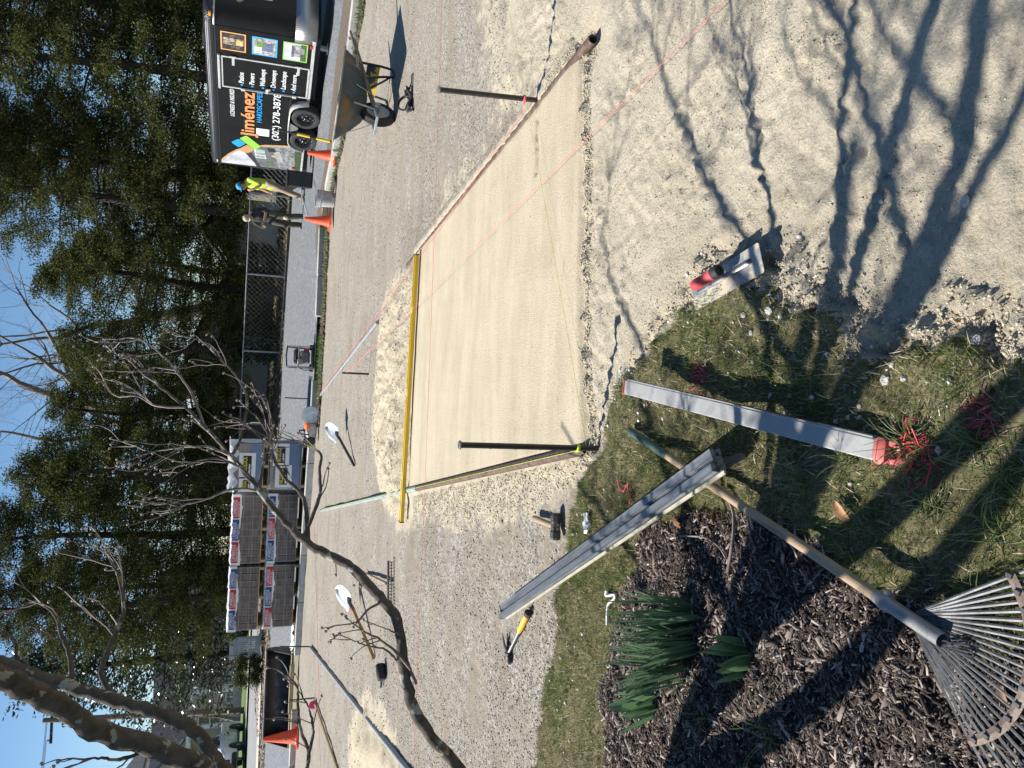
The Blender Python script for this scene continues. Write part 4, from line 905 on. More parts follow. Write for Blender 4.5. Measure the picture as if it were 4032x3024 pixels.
# three framed photographs
def framed(x0,x1,z0,z1,mat,cells):
    decal('picture_frame', [(x0,z0),(x1,z0),(x1,z1),(x0,z1)], mat, .011, .003)
    f_ = t.children[-1]
    for (a,b,c,d_,col,k) in cells:
        w_ = x1-x0-.05; h_ = z1-z0-.05; X0 = x0+.025; Z0 = z0+.025
        o = part('picture', MB().prism([(X0+w_*a,Z0+h_*b),(X0+w_*c,Z0+h_*b),(X0+w_*c,Z0+h_*d_),(X0+w_*a,Z0+h_*d_)],.001,SP,.0142+.0012*k), col, f_)
pk = lambda n,c1,c2,s: pm(n,c1,c2,s,.55,lo=.40,hi=.60)
framed(3.53,3.985,1.25,1.70,flat('orange frame',(.75,.38,.14)),[(0,0,1,1,pk('dark stones',(.012,.010,.009),(.05,.035,.03),14),0),(.30,.05,.72,.95,pk('lit masonry',(.10,.07,.05),(.55,.45,.36),16),1),(.38,.10,.62,.36,pk('fire',(.75,.30,.04),(.85,.6,.2),12),2),(.08,.2,.24,.6,pk('dark pots',(.03,.03,.03),(.16,.13,.1),20),1),(.78,.2,.94,.7,pk('dark pots two',(.03,.03,.03),(.14,.12,.1),20),1)])
framed(3.53,3.985,.68,1.14,flat('blue frame',(.05,.38,.75)),[(0,0,1,1,pk('pebbles',(.18,.17,.16),(.55,.53,.5),18),0),(.05,.62,.5,.98,pk('pale stone picture',(.45,.42,.36),(.6,.57,.5),8),1),(.25,.12,.75,.62,pk('blue pot',(.05,.07,.14),(.14,.17,.28),6),2),(.48,.5,.74,.86,pk('leaves picture',(.06,.16,.03),(.16,.3,.07),14),3)])
framed(3.52,3.985,.12,.575,flat('green frame',(.30,.55,.12)),[(0,0,1,1,pk('sky picture',(.45,.50,.55),(.65,.68,.70),5),0),(0,0,1,.26,pk('lawn picture',(.03,.08,.02),(.07,.14,.03),16),1),(.25,.26,.95,.56,pk('house picture',(.16,.16,.17),(.45,.45,.46),14),2),(.45,.08,.80,.32,pk('drive picture',(.20,.18,.19),(.32,.29,.30),12),3),(.2,.56,.9,.68,pk('roof picture',(.08,.085,.1),(.15,.15,.17),14),3)])
# patio picture wrapping the tail
mur = [(.02,.03),(.83,.03),(.88,.23),(.80,.80),(.70,1.12),(.52,1.42),(.33,1.60),(.12,1.74),(.02,1.78)]
edge = decal('picture_edge', [(x+.045*(1 if x > .1 else 0), z+.02) for x, z in mur[:-1]]+[(.02,1.80)], M_tan, .0095, .002)
mu = decal('picture', mur, pk('overcast picture',(.38,.39,.42),(.62,.63,.65),3), .011, .002)
def mcell(pts, mat, k): part('picture', MB().prism(pts,.001,SP,.0135+.0012*k), mat, mu)
mcell([(.02,.03),(.83,.03),(.86,.20),(.02,.16)], pk('lawn picture two',(.03,.06,.02),(.06,.10,.035),14), 0)
mcell([(.02,.16),(.86,.20),(.80,.72),(.02,.50)], pk('stone wall picture',(.10,.11,.11),(.30,.32,.32),10), 0)
mcell([(.02,.50),(.80,.72),(.74,1.02),(.50,1.16),(.02,1.02)], pk('grey siding picture',(.10,.105,.115),(.16,.165,.175),5), 0)
mcell([(.34,.80),(.66,.86),(.66,1.08),(.34,1.03)], pk('window frame picture',(.55,.58,.58),(.65,.67,.66),4), 1)
for a_ in (.36,.47,.575): mcell([(a_,.83),(a_+.085,.845),(a_+.085,1.04),(a_,1.02)], pk('window glass picture %d'%int(a_*1000),(.16,.24,.22),(.35,.42,.40),9), 2)
mcell([(.02,.92),(.50,1.12),(.62,1.24),(.50,1.28),(.02,.98)], flat('dark eave picture',(.03,.03,.035)), 1)
mcell([(.28,.42),(.66,.52),(.64,.64),(.26,.55)], pk('fire table picture',(.30,.29,.28),(.42,.40,.39),6), 2)
mcell([(.44,.60),(.50,.615),(.49,.70),(.455,.68)], flat('flame picture',(.75,.45,.25)), 3)
mcell([(.62,.60),(.76,.64),(.74,.80),(.62,.76)], flat('dark chair picture',(.02,.02,.022)), 2)
mcell([(.12,.62),(.26,.66),(.26,.80),(.12,.76)], pk('green picture',(.05,.10,.03),(.12,.18,.06),14), 2)

# ================================================================ CONES, STRIPED MARKER, BIN, BUCKET
M_cone = pm('orange cone vinyl', (.80,.075,.02), (.86,.11,.03), 8, .5, .05, 30)
def cone(label, base, h, yaw, tilt=0):
    s = h/.46; c = thing('traffic_cone', label, 'cone', base, (tilt,0,yaw), 'orange traffic cones')
    part('body', MB().lathe([(.115*s,.012*s),(.118*s,.03*s),(.10*s,.05*s),(.028*s,.45*s),(.024*s,.46*s),(.018*s,.46*s),(.015*s,.40*s)],24,None,cap=False), M_cone, c, 40)
    b_ = .15*s; q_ = .045*s
    part('base', MB().prism([(-b_,-b_+q_),(-b_+q_,-b_),(b_-q_,-b_),(b_,-b_+q_),(b_,b_-q_),(b_-q_,b_),(-b_+q_,b_),(-b_,b_-q_)],.022*s), M_cone, c, 30)
    for sx_ in (-1,1): part('foot', MB().box((sx_*.11*s,0,-.0),(.05*s,.22*s,.012*s)), M_cone, c)
    return c
cb = G(1318,615,.06); cone('orange traffic cone at the rear of the black trailer', cb, .47, .3)
cb = G(1300,873,.05); cone('orange traffic cone beside the dirty bucket', cb, .45, .5, .03)
cb = G(1173,2898,.0); cone('larger orange traffic cone in front of the loader bucket', cb, .70, .2, -.03)
b0 = G(1335,565,.03); b1 = D(1083,508,b0.y+.15)
t2 = thing('marker_pole', 'black and yellow striped marker pole leaning before the trailer wheel', 'pole', b0, frame(b0,b1,(0,1,0))); L_ = (b1-b0).length
part('shaft', MB().tube([(-.05,0,0),(L_,0,0)],.015,8), M_blk, t2, 40)
M_ysl = flat('yellow sleeve',(.80,.52,.03),.5)
for a_, c_ in ((.14,.36),(.46,.66)): part('yellow_band', MB().tube([(L_*a_,0,0),(L_*c_,0,0)],.023,10), M_ysl, t2, 40)
for a_, c_ in ((.0,.14),(.36,.46),(.66,.76)): part('black_band', MB().tube([(L_*a_+.002,0,0),(L_*c_-.002,0,0)],.0235,10), M_blk, t2, 40)
bp_ = D(1237,714,18.3)
t2 = thing('rubbish_bin', 'tall black plastic bin standing beside the person in yellow', 'bin', (bp_.x,18.3,.10), R(-12))
part('body', MB().box((0,0,.28),(.36,.34,.54),bev=.02,taper=1.0), pm('black plastic',(.018,.019,.02),(.035,.036,.037),5,.55,.05,20), t2, 40); part('rim', MB().box((0,0,.555),(.41,.39,.03),bev=.01), M_blk, t2, 40)
bk = G(1316,788,.02)
t2 = thing('plastic_bucket', 'dirty grey plastic bucket between the cones at the kerb', 'bucket', bk, 0)
M_bk = pm('dusty plastic', (.38,.38,.40), (.50,.49,.50), 7, .7, .1, 30, c3=(.30,.26,.22), s3=5, t3=(.5,.65))
part('body', MB().lathe([(.125,0),(.130,.01),(.148,.30),(.142,.30),(.125,.02)],28,None,cap=False), M_bk, t2, 40)
for z_ in (.24,.27): part('band', MB().lathe([(.147,z_),(.156,z_+.004),(.156,z_+.014),(.148,z_+.018)],28,None,cap=False), M_bk, t2, 40)
part('lip', MB().lathe([(.148,.30),(.157,.302),(.157,.315),(.145,.315)],28,None,cap=False), M_bk, t2, 40)
part('filling', MB().lathe([(.14,.27),(.001,.275)],20,None,cap=False), M_verge, t2)
part('label_patch', MB().grid([[(.141*math.cos(a)*1.0,.141*math.sin(a),.06),(.1475*math.cos(a),.1475*math.sin(a),.20)] for a in np.linspace(-2.1,-.9,9)]), pm('faded label',(.28,.26,.26),(.42,.36,.34),9,.8), t2, 60)
part('handle', MB().tube([(.152*math.cos(a),-.152*abs(math.sin(a))*.9,.26-.18*math.sin(a)) for a in np.linspace(0,math.pi,11)],.004,6), M_trim, t2, 60)
pv = G(1305,845,.03)
for k, (dx,dy,dz) in enumerate(((0,0,.0),(.02,.01,.085),(-.01,.16,.0))):
    o = tag(part('paver_block', MB().box((0,0,.04),(.20,.15,.08),bev=.006), pm('tan paver %d'%k,(.34,.25,.16),(.46,.36,.25),18,.9,.2,60)), ['tan paver block on the ground beside the dirty bucket','tan paver block stacked on top beside the bucket','tan paver block half hidden behind the bucket'][k], 'paver')
    o.location = pv+Vector((dx,dy,dz)); o.rotation_euler = (0,0,.2+.1*k)
w0 = D(1185,745,18.0); w1 = D(1208,835,16.6); w2 = D(1210,850,16.3)
tag(part('white_pipe', MB().tube([w0,w0.lerp(w1,.5)+Vector((0,0,.02)),w1,w2],.014,8), flat('white pvc',(.75,.75,.74)),None,50), 'thin white pipe lying propped over the kerb beyond the bucket', 'pipe')
# ================================================================ PLATE COMPACTOR, CUT-OFF SAW
pc = G(1256,1410,.0); pc = Vector((pc.x,pc.y+.15,.05))
t = thing('plate_compactor', 'vibrating plate compactor with a tubular frame at the gap in the kerb', 'compactor', pc, R(4))
part('base_plate', MB().box((0,.05,.05),(.48,.42,.05),bev=.012).prism([(-.24,-.16),(.24,-.16),(.24,-.22),(-.24,-.22)],.012,Matrix.Translation((0,0,.075))), M_dsteel, t, 30)
for s in (-1,1):
    part('frame_tube', MB().tube([(s*.19,.18,.08),(s*.20,.15,.30),(s*.20,.05,.53),(s*.20,-.12,.56)],.014,8), M_black, t, 50)
    part('frame_tube', MB().tube([(s*.20,-.12,.08),(s*.20,-.13,.34),(s*.20,-.12,.56)],.013,8), M_galv, t, 50)
    part('shock_mount', MB().lathe([(.03,.075),(.03,.13)],12,Matrix.Translation((s*.17,-.1,0))), M_rubber, t, 40)
part('handle_bar', MB().tube([(-.20,-.12,.56),(0,-.13,.58),(.20,-.12,.56)],.014,8), M_black, t, 50)
part('cross_bar', MB().tube([(-.20,-.13,.34),(.20,-.13,.34)],.012,8), M_galv, t, 50)
part('engine', MB().box((.0,.03,.22),(.26,.24,.20),bev=.03), pm('engine grey',(.12,.12,.12),(.24,.23,.22),12,.6), t, 40)
part('fuel_tank', MB().box((.02,.05,.37),(.30,.20,.11),bev=.035), M_blk, t, 40)
part('engine_cover', MB().box((.13,-.06,.19),(.09,.10,.10),bev=.02), flat('red cover',(.40,.05,.04)), t, 40)
part('air_filter', MB().lathe([(.06,0),(.065,.02),(.065,.09),(.05,.10)],16,Matrix.Translation((-.10,-.08,.26))), pm('filter tan',(.25,.22,.17),(.36,.33,.27),14,.6), t, 40)
part('water_hose', MB().tube([(-.24,-.05,.10),(-.27,-.12,.22),(-.22,-.16,.36)],.012,8), M_galv, t, 50)
for s in (-1,1): part('wheel', MB().lathe([(.02,-.02),(.055,-.02),(.06,0),(.055,.02),(.02,.02)],14,Matrix.Translation((s*.25,.12,.06)) @ Matrix.Rotation(R(90),4,'Y')), M_rubber, t, 40)
cs = G(1250,1690,.0); cs = Vector((cs.x, cs.y-.25, .02))
t = thing('cutoff_saw', 'orange and grey petrol cut-off saw lying at the kerb beside the wrapped pallets', 'saw', cs, R(-20))
part('body', MB().box((0,0,.12),(.30,.20,.20),bev=.04), pm('grey saw housing',(.30,.30,.29),(.44,.43,.42),12,.6), t, 40)
part('engine_cover', MB().box((.10,-.02,.20),(.16,.18,.10),bev=.03), flat('saw orange',(.75,.16,.03)), t, 40)
part('air_filter', MB().lathe([(.07,0),(.085,.02),(.085,.10),(.07,.12)],18,Matrix.Translation((-.19,-.02,.12)) @ Matrix.Rotation(R(90),4,'X')), M_blk, t, 40)
part('blade_guard', MB().lathe([(.001,0),(.16,0),(.17,.02),(.17,.05),(.001,.05)],24,Matrix.Translation((.34,-.02,.16)) @ Matrix.Rotation(R(90),4,'X'),cap=False), pm('guard steel',(.3,.36,.42),(.5,.55,.6),12,.5,metal=.3), t, 40)
part('blade', MB().lathe([(.15,.02),(.15,.024)],28,Matrix.Translation((.36,-.02,.15)) @ Matrix.Rotation(R(90),4,'X')), M_steel, t, 30)
part('handle', MB().tube([(-.05,.1,.16),(-.05,.08,.33),(-.05,-.08,.33),(-.05,-.12,.16)],.015,8), M_blk, t, 50)
part('rear_handle', MB().tube([(-.15,0,.2),(-.30,0,.22),(-.36,0,.14),(-.28,0,.06)],.016,8), M_blk, t, 50)
a_ = G(1224,1745,.1); b_ = D(1195,1690,16.6)
tag(part('wooden_stick', MB().tube([a_,b_],.017,8), M_wood, None, 50), 'short wooden stick leaning on the saw by the pallets', 'stick')
# ================================================================ WRAPPED PALLETS
M_pal = pm('pallet pine', (.40,.28,.14), (.56,.42,.24), 8, .85, .3, 40, stretch=(1,8,8))
def wrap_mat(name, col, alpha, rough=.25):
    m, nt, b = new_mat(name); b.inputs['Base Color'].default_value = (*col,1); b.inputs['Roughness'].default_value = rough; b.inputs['Alpha'].default_value = alpha
    tc = N(nt,'ShaderNodeTexCoord'); n_ = N(nt,'ShaderNodeTexNoise', Scale=9.0, Detail=5.0, Roughness=.7, Distortion=1.2); nt.links.new(tc.outputs['Object'], n_.inputs['Vector'])
    bp = N(nt,'ShaderNodeBump', Strength=.7, Distance=.03); nt.links.new(n_.outputs[0], bp.inputs['Height']); nt.links.new(bp.outputs[0], b.inputs['Normal']); return m
M_film = wrap_mat('clear stretch film',(.55,.58,.62),.2); M_wfilm = wrap_mat('white plastic sheet',(.76,.77,.78),1.0,.4)
M_red = flat('red print',(.42,.015,.025),.5); M_navy = flat('navy print',(.012,.05,.22),.5); M_strap = flat('grey strap',(.26,.28,.31),.5)
paver_me = {}
def paver_mesh(k):
    if k not in paver_me:
        me = MB().box((0,0,0),(.138,.20,.0585),bev=.004).mesh('paver'); c = [(.155,.125,.105),(.185,.15,.125),(.215,.18,.15),(.17,.14,.125)][k]
        me.materials.append(pm('taupe paver %d'%k, tuple(v*.85 for v in c), tuple(v*1.12 for v in c), 14, .9, .2, 70)); paver_me[k] = me
    return paver_me[k]
def pallet_base(t, W, Dp):
    for k in range(7): part('deck_board', MB().box((0,-Dp/2+.05+(Dp-.1)*k/6,.115),(W,.09,.018)), M_pal, t)
    for s in (-1,0,1): part('stringer', MB().box((s*(W/2-.05),0,.055),(.05,Dp,.09)), M_pal, t)
    for k in (0,1): part('bottom_board', MB().box((0,(-1+2*k)*(Dp/2-.06),.006),(W,.09,.014)), M_pal, t)
def wavy_band(W, z0, z1, y, seed, Dp):
    r_ = random.Random(seed); P = []
    n_ = 28
    for i in range(n_+1):
        u = i/n_; x = -W/2-.02+(W+.04)*u; lo = z0+.025*math.sin(u*9+seed)+r_.uniform(-.012,.012); hi = z1+r_.uniform(-.012,.012)
        P.append([(x, y-.012+r_.uniform(-.004,.004), lo),(x, y-.018+r_.uniform(-.006,.006),(lo+hi)/2),(x,y-.010,hi),(x,y+.04,hi+.012+r_.uniform(0,.015)),(x,y+.35,hi+.008+r_.uniform(0,.02)),(x,y+Dp*.95,hi+r_.uniform(0,.02))])
    return MB().grid(P)
def paver_pallet(label, c, yaw, W, Dp, words, seed):
    t = thing('paver_pallet', label, 'pallet', c, (0,0,yaw), 'paver pallets stacked at the kerb')
    pallet_base(t, W, Dp); z0 = .128; rows = 9; cols = int(round(W/.142)); r_ = random.Random(seed)
    part('paver_core', MB().box((0,.10,z0+rows*.061/2-.004),(W-.06,Dp-.26,rows*.061-.02)), paver_mesh(1).materials[0], t)
    for i in range(cols):
        for j in range(rows):
            o = bpy.data.objects.new('paver', paver_mesh(r_.randrange(4))); COL.objects.link(o); o.parent = t
            o.location = (-W/2+W*(i+.5)/cols+r_.uniform(-.002,.002), -Dp/2+.10+r_.uniform(-.004,.004), z0+.061*(j+.5))
    top = z0+rows*.061
    for k in range(cols+1):
        x = -W/2+.02+(W-.04)*k/cols; part('strap', MB().box((x,-Dp/2-.003,z0+rows*.0305),(.009,.004,rows*.061+.01)), M_strap, t)
    for z_ in (z0+.17,z0+.36): part('strap', MB().box((0,-Dp/2-.006,z_),(W+.01,.004,.010)), M_strap, t)
    w_ = part('plastic_cover', wavy_band(W, top-.145, top+.02, -Dp/2, seed, Dp), M_wfilm, t, 60)
    tb = basis((1,0,0),(0,0,1)); n_ = len(words); cw = (W-.04)/n_
    for k, (wd, sub, mt) in enumerate(words):
        x0 = -W/2+.02+cw*k+.02; zc = top-.115
        part('print_block', MB().box((x0+cw/2-.02,-Dp/2-.026,top-.055),(cw-.03,.003,.125)), M_wfilm if mt is None else mt, w_)
        if mt is not None:
            for txt, h_, zz, bw_ in ((wd,.062,top-.062,.9),(sub,.038,top-.110,.8)):
                o = lettering('lettering', txt, h_/.7, M_wht, w_, (x0+.02,-Dp/2-.0285,zz), tb, .0008, bold=.0)
                ww = max(v.co.x for v in o.data.vertices)+1e-6; o.data.transform(Matrix.Diagonal(((cw-.07)*bw_/ww,1,1,1)))
    # ruffled film at the ends
    for s in (-1,1):
        rf_ = MB().grid([[(s*(W/2+.008+.03*abs(math.sin(i*1.7+seed))*(j%2)), -Dp/2+.02+(Dp-.04)*j/8, z0+.02+(top-z0-.06)*i/8) for j in range(9)] for i in range(9)])
        part('film_end', rf_, M_film, t, 60)
    return t
C = ('CAMBRIDGE','ARMORTEC')
yl = math.atan2(-.05,1.0)
def pal_at(x0,y0,x1,y1,z,Yd):      # photo left / right lower corners -> centre of the front
    a = D(x0,y0,Yd); b = D(x1,y1,Yd); return (a+b)/2
Yp = 16.85; DP = 1.0
zg = hill(Yp+.5)
def stack_x(xl, xr): return (xl+xr)/2, xr-xl
x1c, w1c_ = stack_x(-3.97,-2.54); x2c, w2c_ = stack_x(-5.36,-4.03)
H1 = .128+9*.061+.03
paver_pallet('lower pallet of taupe pavers next to the blue wrapped stack', (x1c,Yp+DP/2,zg), 0, w1c_, DP, [(*C,M_navy),(*C,M_red),(*C,M_navy)], 3)
paver_pallet('upper pallet of taupe pavers next to the blue wrapped stack', (x1c-.02,Yp+DP/2+.02,zg+H1), 0, w1c_, DP, [(*C,M_red),(*C,M_navy),(*C,M_red)], 4)
paver_pallet('lower pallet of taupe pavers at the left end of the row', (x2c,Yp+DP/2+.05,zg), 0, w2c_, DP, [(*C,M_red),(*C,M_navy),(*C,M_red)], 5)
paver_pallet('upper pallet of taupe pavers at the left end of the row', (x2c-.03,Yp+DP/2+.07,zg+H1), 0, w2c_, DP, [(*C,M_navy),(*C,M_red),(*C,M_navy)], 6)
M_slab = [pm('buff slab %d'%k, tuple(v*.9 for v in c), tuple(v*1.1 for v in c), 10, .9, .2, 60) for k, c in enumerate([(.30,.25,.18),(.24,.22,.20),(.20,.22,.27)])]
M_bluew = wrap_mat('bluish film',(.20,.30,.52),.5)
def slab_pallet(label, c, W, Dp, words, seed, Hh):
    t = thing('slab_pallet', label, 'pallet', c, None, 'blue wrapped pallets'); pallet_base(t, W, Dp); z0 = .128; r_ = random.Random(seed); n_ = int(Hh/.075)
    for j in range(n_): 
        k_ = 2 if j < 3 else r_.choice((0,0,1))
        for i in range(2): part('slab', MB().box((-W/4+W/2*i,0,z0+.075*(j+.5)),(W/2-.006,Dp-.03,.072),bev=.004), M_slab[k_], t)
    top = z0+n_*.075
    P = []
    for i in range(15):
        u = i/14; x = -W/2-.015+(W+.03)*u
        P.append([(x,-Dp/2-.01+r_.uniform(-.008,.004),z0+.02),(x,-Dp/2-.012+r_.uniform(-.01,.004),z0+Hh*.3),(x,-Dp/2-.012+r_.uniform(-.01,.004),z0+Hh*.6),(x,-Dp/2-.01,top),(x,-Dp/2+.06,top+.02+r_.uniform(0,.03)),(x,Dp/2,top+.02+r_.uniform(0,.03))])
    part('stretch_film', MB().grid(P), M_film, t, 60)
    part('blue_film', MB().grid([[(x_,-Dp/2-.020+.004*math.sin(x_*30),z0+.02),(x_,-Dp/2-.022,z0+.12),(x_,-Dp/2-.02,z0+.24)] for x_ in np.linspace(-W/2,W/2,9)]), M_bluew, t, 60)
    for s in (-1,1): part('film_end', MB().grid([[(s*(W/2+.012+r_.uniform(0,.02)),-Dp/2+Dp*j/6,z0+.02+(top-z0)*i/6) for j in range(7)] for i in range(7)]), M_wfilm if seed == 2 else M_film, t, 60)
    tb = basis((1,0,0),(0,0,1))
    for (x_, z_, w_, h_) in words:
        ps = part('paper_sheet', MB().box((x_,-Dp/2-.030,z_),(w_+.12,.003,h_+.16)), M_wfilm, t)
        part('label_card', MB().box((x_,-Dp/2-.034,z_),(w_,.003,h_)), M_blk, ps)
        for txt, hh, zz, mt in (('NICOLOCK',.085,z_+.005,flat('yellow print %d'%len(bpy.data.materials),(.72,.55,.05))),('paving stones',.035,z_-.055,M_wht)):
            o = lettering('lettering', txt, hh/.7, mt, ps, (x_-w_/2+.02,-Dp/2-.0365,zz), tb, .0008, bold=.003)
            ww = max(v.co.x for v in o.data.vertices)+1e-6; o.data.transform(Matrix.Diagonal(((w_-.04)/ww*(1 if hh > .05 else .6),1,1,1)))
    return t, top
Wb = .93; xb = -1.90; Yb = 16.42
s_, tp = slab_pallet('lower stack of blue wrapped slabs with two black labels', (xb,Yb+.45,.09), Wb, .9, [(-.20,.46,.34,.16),(.24,.52,.34,.16)], 1, .60)
slab_pallet('upper stack of slabs under crumpled white plastic with black labels', (xb-.01,Yb+.47,.09+tp+.02), Wb, .9, [(.02,.42,.40,.16),(-.36,.42,.18,.14)], 2, .60)
P = []
r_ = random.Random(5)
for i in range(15):
    u = i/14; x = xb-.52+1.06*u; P.append([(x,Yb-.045+r_.uniform(-.03,.02),.09+2*tp-.08+.07*math.sin(i*1.7)+r_.uniform(-.03,.03)),(x,Yb-.04+r_.uniform(-.03,.015),.09+2*tp-.02),(x,Yb-.02,.09+2*tp+.03+r_.uniform(-.01,.03)),(x,Yb+.35,.09+2*tp+.05+r_.uniform(-.02,.05)),(x,Yb+.9,.09+2*tp+.04+r_.uniform(-.02,.04))])
tag(part('plastic_sheet', MB().grid(P), wrap_mat('crumpled clear sheet',(.72,.75,.78),.75,.3), None, 60), 'crumpled white plastic sheet draped over the upper slab stack', 'plastic sheet')
P = [[(-6.05+.62*i/8+.03*math.sin(j*2.1), 17.15+.5*j/8, .12+.05*abs(math.sin(i*1.3+j*.9))+.02*math.cos(j*2.3+i)) for j in range(9)] for i in range(9)]
tag(part('plastic_scrap', MB().grid(P), M_wfilm, None, 60), 'crumpled white plastic lying on the asphalt by the paver pallets', 'plastic')

# ================================================================ LOADER BUCKET
bl0 = Vector((-8.20,17.50,.12)); br0 = Vector((-6.20,17.62,.12))
t = thing('loader_bucket', 'black steel skid loader bucket facing the site behind the kerb', 'bucket', bl0, frame(bl0,br0)); L_ = (br0-bl0).length
M_bkt = pm('black bucket paint', (.022,.023,.026), (.05,.05,.052), 5, .45, .15, 30, c3=(.12,.11,.10), s3=6, t3=(.58,.72))
shell = [(-.02,.02),(.30,.0),(.50,.05),(.60,.18),(.61,.34),(.56,.48),(.50,.53)]
sh = part('shell', MB().grid([[(x_,y_,z_) for y_, z_ in shell] for x_ in np.linspace(0,L_,6)]), M_bkt, t, 50); sh.modifiers.new('t','SOLIDIFY').thickness = .018
M2 = Matrix(((0,0,1,0),(1,0,0,0),(0,1,0,0),(0,0,0,1)))
for x_ in (-.012,L_): part('side_plate', MB().prism([(-.10,.03),(.30,.0),(.50,.05),(.60,.18),(.61,.34),(.56,.48),(.46,.55)],.014,Matrix.Translation((x_,0,0)) @ M2), M_bkt, t)
part('top_plate', MB().box((L_/2,.42,.54),(L_,.20,.025),bev=.005), pm('dusty grey steel',(.20,.21,.22),(.33,.34,.34),6,.7), t, 30)
part('cutting_edge', MB().box((L_/2,-.05,.012),(L_,.12,.022),bev=.004), pm('worn yellow edge',(.42,.28,.11),(.54,.38,.18),10,.7), t)
ch = MB()
for i in range(26): ch.ball((.10+i*.036,.36+.01*(i%2),.565),(.022,.012,.012),6,5)
part('chain', ch, M_dsteel, t, 60)
for k in range(4): part('hole_plate', MB().lathe([(.05,0),(.05,.03),(.028,.03),(.028,0)],14,Matrix.Translation((.32+.17*k,.50,.56)) @ Matrix.Rotation(R(90),4,'X'),cap=False), M_bkt, t)
o = tag(part('timber_plank', MB().box((0,0,.04),(1.05,.10,.08),bev=.005), M_pal), 'pale timber plank lying along the bucket cutting edge', 'timber'); o.location = (-6.85,17.28,.10); o.rotation_euler = (0,0,.03)
# reel of pink line and the paint can cap beside it
p = G(1244,2775,.0); t = thing('string_reel', 'magenta reel of mason line on the gravel by the left stake', 'reel', p+Vector((0,0,.05)), (R(90),0,.4))
M_mag = flat('magenta plastic',(.75,.03,.16),.4); part('core', MB().lathe([(.03,-.05),(.03,.05)],14), M_pink, t, 40)
for s in (-1,1): part('flange', MB().lathe([(.065,s*.05-.006),(.065,s*.05+.006)],18), M_mag, t, 40)
# ================================================================ VINYL GATE, HEDGE
Yg = 30.6; gl = D(1030,2580,Yg); zg_ = hill(Yg); M_vin = pm('white vinyl fence', (.60,.61,.63), (.72,.73,.74), 6, .5)
xa, xb_ = gl.x+.0, gl.x+.62
t = thing('vinyl_fence', 'short white vinyl privacy fence panel beside the clipped hedge', 'fence', (xa,Yg,zg_-.05), R(8)); t.scale = (1.0,1.0,1.25)
for x_, h_ in ((0,1.06),(.66,1.04)):
    ps = part('post', MB().box((x_,0,h_/2),(.125,.125,h_),bev=.006), M_vin, t, 40); part('post_cap', MB().lathe([(.06,h_),(.085,h_+.01),(.085,h_+.03),(.05,h_+.06),(.03,h_+.09),(.004,h_+.16)],12,Matrix.Translation((x_,0,0))), M_vin, ps, 40)
for k in range(7): part('slat', MB().box((.108+.074*k,0,.55),(.060,.022,.66)), M_vin, t)
for z_ in (.18,.92): part('rail', MB().box((.33,0,z_),(.54,.05,.13),bev=.006), M_vin, t)
part('rail', MB().box((.33,0,.70),(.54,.052,.05),bev=.004), M_vin, t)
# ================================================================ DOGWOOD BESIDE THE CAMERA
def bark_mat(name, c1, c2, lich, yel, s=22):
    m, nt, b = new_mat(name); L = nt.links; b.inputs['Roughness'].default_value = .9; b.inputs['Specular IOR Level'].default_value = .2
    tc = N(nt,'ShaderNodeTexCoord'); vec = tc.outputs['Object']
    n1 = N(nt,'ShaderNodeTexNoise',Scale=s*1.6,Detail=6.0,Roughness=.7); L.new(vec,n1.inputs['Vector']); col = ramp(nt,n1.outputs[0],[(.3,c1),(.7,c2)])
    for seed, cc, sc, t0, t1 in ((3,lich,s,.585,.62),(9,yel,s*.7,.665,.71)):
        mp = N(nt,'ShaderNodeMapping'); mp.inputs['Location'].default_value = (seed,seed*2,seed*.5); L.new(vec,mp.inputs[0])
        n2 = N(nt,'ShaderNodeTexNoise',Scale=sc,Detail=3.0,Roughness=.55); L.new(mp.outputs[0],n2.inputs['Vector']); fk = ramp(nt,n2.outputs[0],[(t0,(0,0,0)),(t1,(1,1,1))])
        mx = N(nt,'ShaderNodeMix',data_type='RGBA'); L.new(fk,mx.inputs[0]); L.new(col,mx.inputs[6]); mx.inputs[7].default_value = (*cc,1); col = mx.outputs[2]
    L.new(col,b.inputs['Base Color'])
    nb = N(nt,'ShaderNodeTexNoise',Scale=s*4,Detail=6.0,Roughness=.75); L.new(vec,nb.inputs['Vector']); bp = N(nt,'ShaderNodeBump',Strength=.8,Distance=.006); L.new(nb.outputs[0],bp.inputs['Height']); L.new(bp.outputs[0],b.inputs['Normal'])
    return m
M_bark = bark_mat('dogwood bark',(.065,.055,.045),(.16,.135,.11),(.36,.35,.30),(.27,.20,.03))
M_twig = pm('dogwood twig',(.13,.095,.085),(.24,.19,.165),30,.6,.1,90)
M_bud = flat('grey flower bud',(.33,.27,.22),.6)
def crom(pts, rad, k=5):
    P = [Vector(p) for p in pts]; out = []; ro = []
    for i in range(len(P)-1):
        a, b, c, d = P[max(i-1,0)], P[i], P[i+1], P[min(i+2,len(P)-1)]
        for j in range(k):
            t = j/k; out.append(.5*((2*b)+(c-a)*t+(2*a-5*b+4*c-d)*t*t+(3*b-a-3*c+d)*t**3)); ro.append(rad[i]*(1-t)+rad[i+1]*t)
    out.append(P[-1]); ro.append(rad[-1]); return out, ro
dog = thing('dogwood_tree', 'leafless lichen-spotted dogwood whose limbs reach in beside the camera', 'tree', (-1.55,2.2,.03))
dogM = Matrix.Translation((1.55,-2.2,-.03))
rt = random.Random(11)
twigs = MB(); buds = MB()
def limb(name, pts, rad, n=10, wob=.0):
    P, r_ = crom(pts, rad, 6); mb = MB().tube([dogM @ (p+Vector((rt.gauss(0,wob),rt.gauss(0,wob),rt.gauss(0,wob)))) for p in P], [r*(1+rt.uniform(-.07,.10)) for r in r_], n)
    part(name, mb, M_bark if rad[0] > .0045 else M_twig, dog, 60); return P, r_
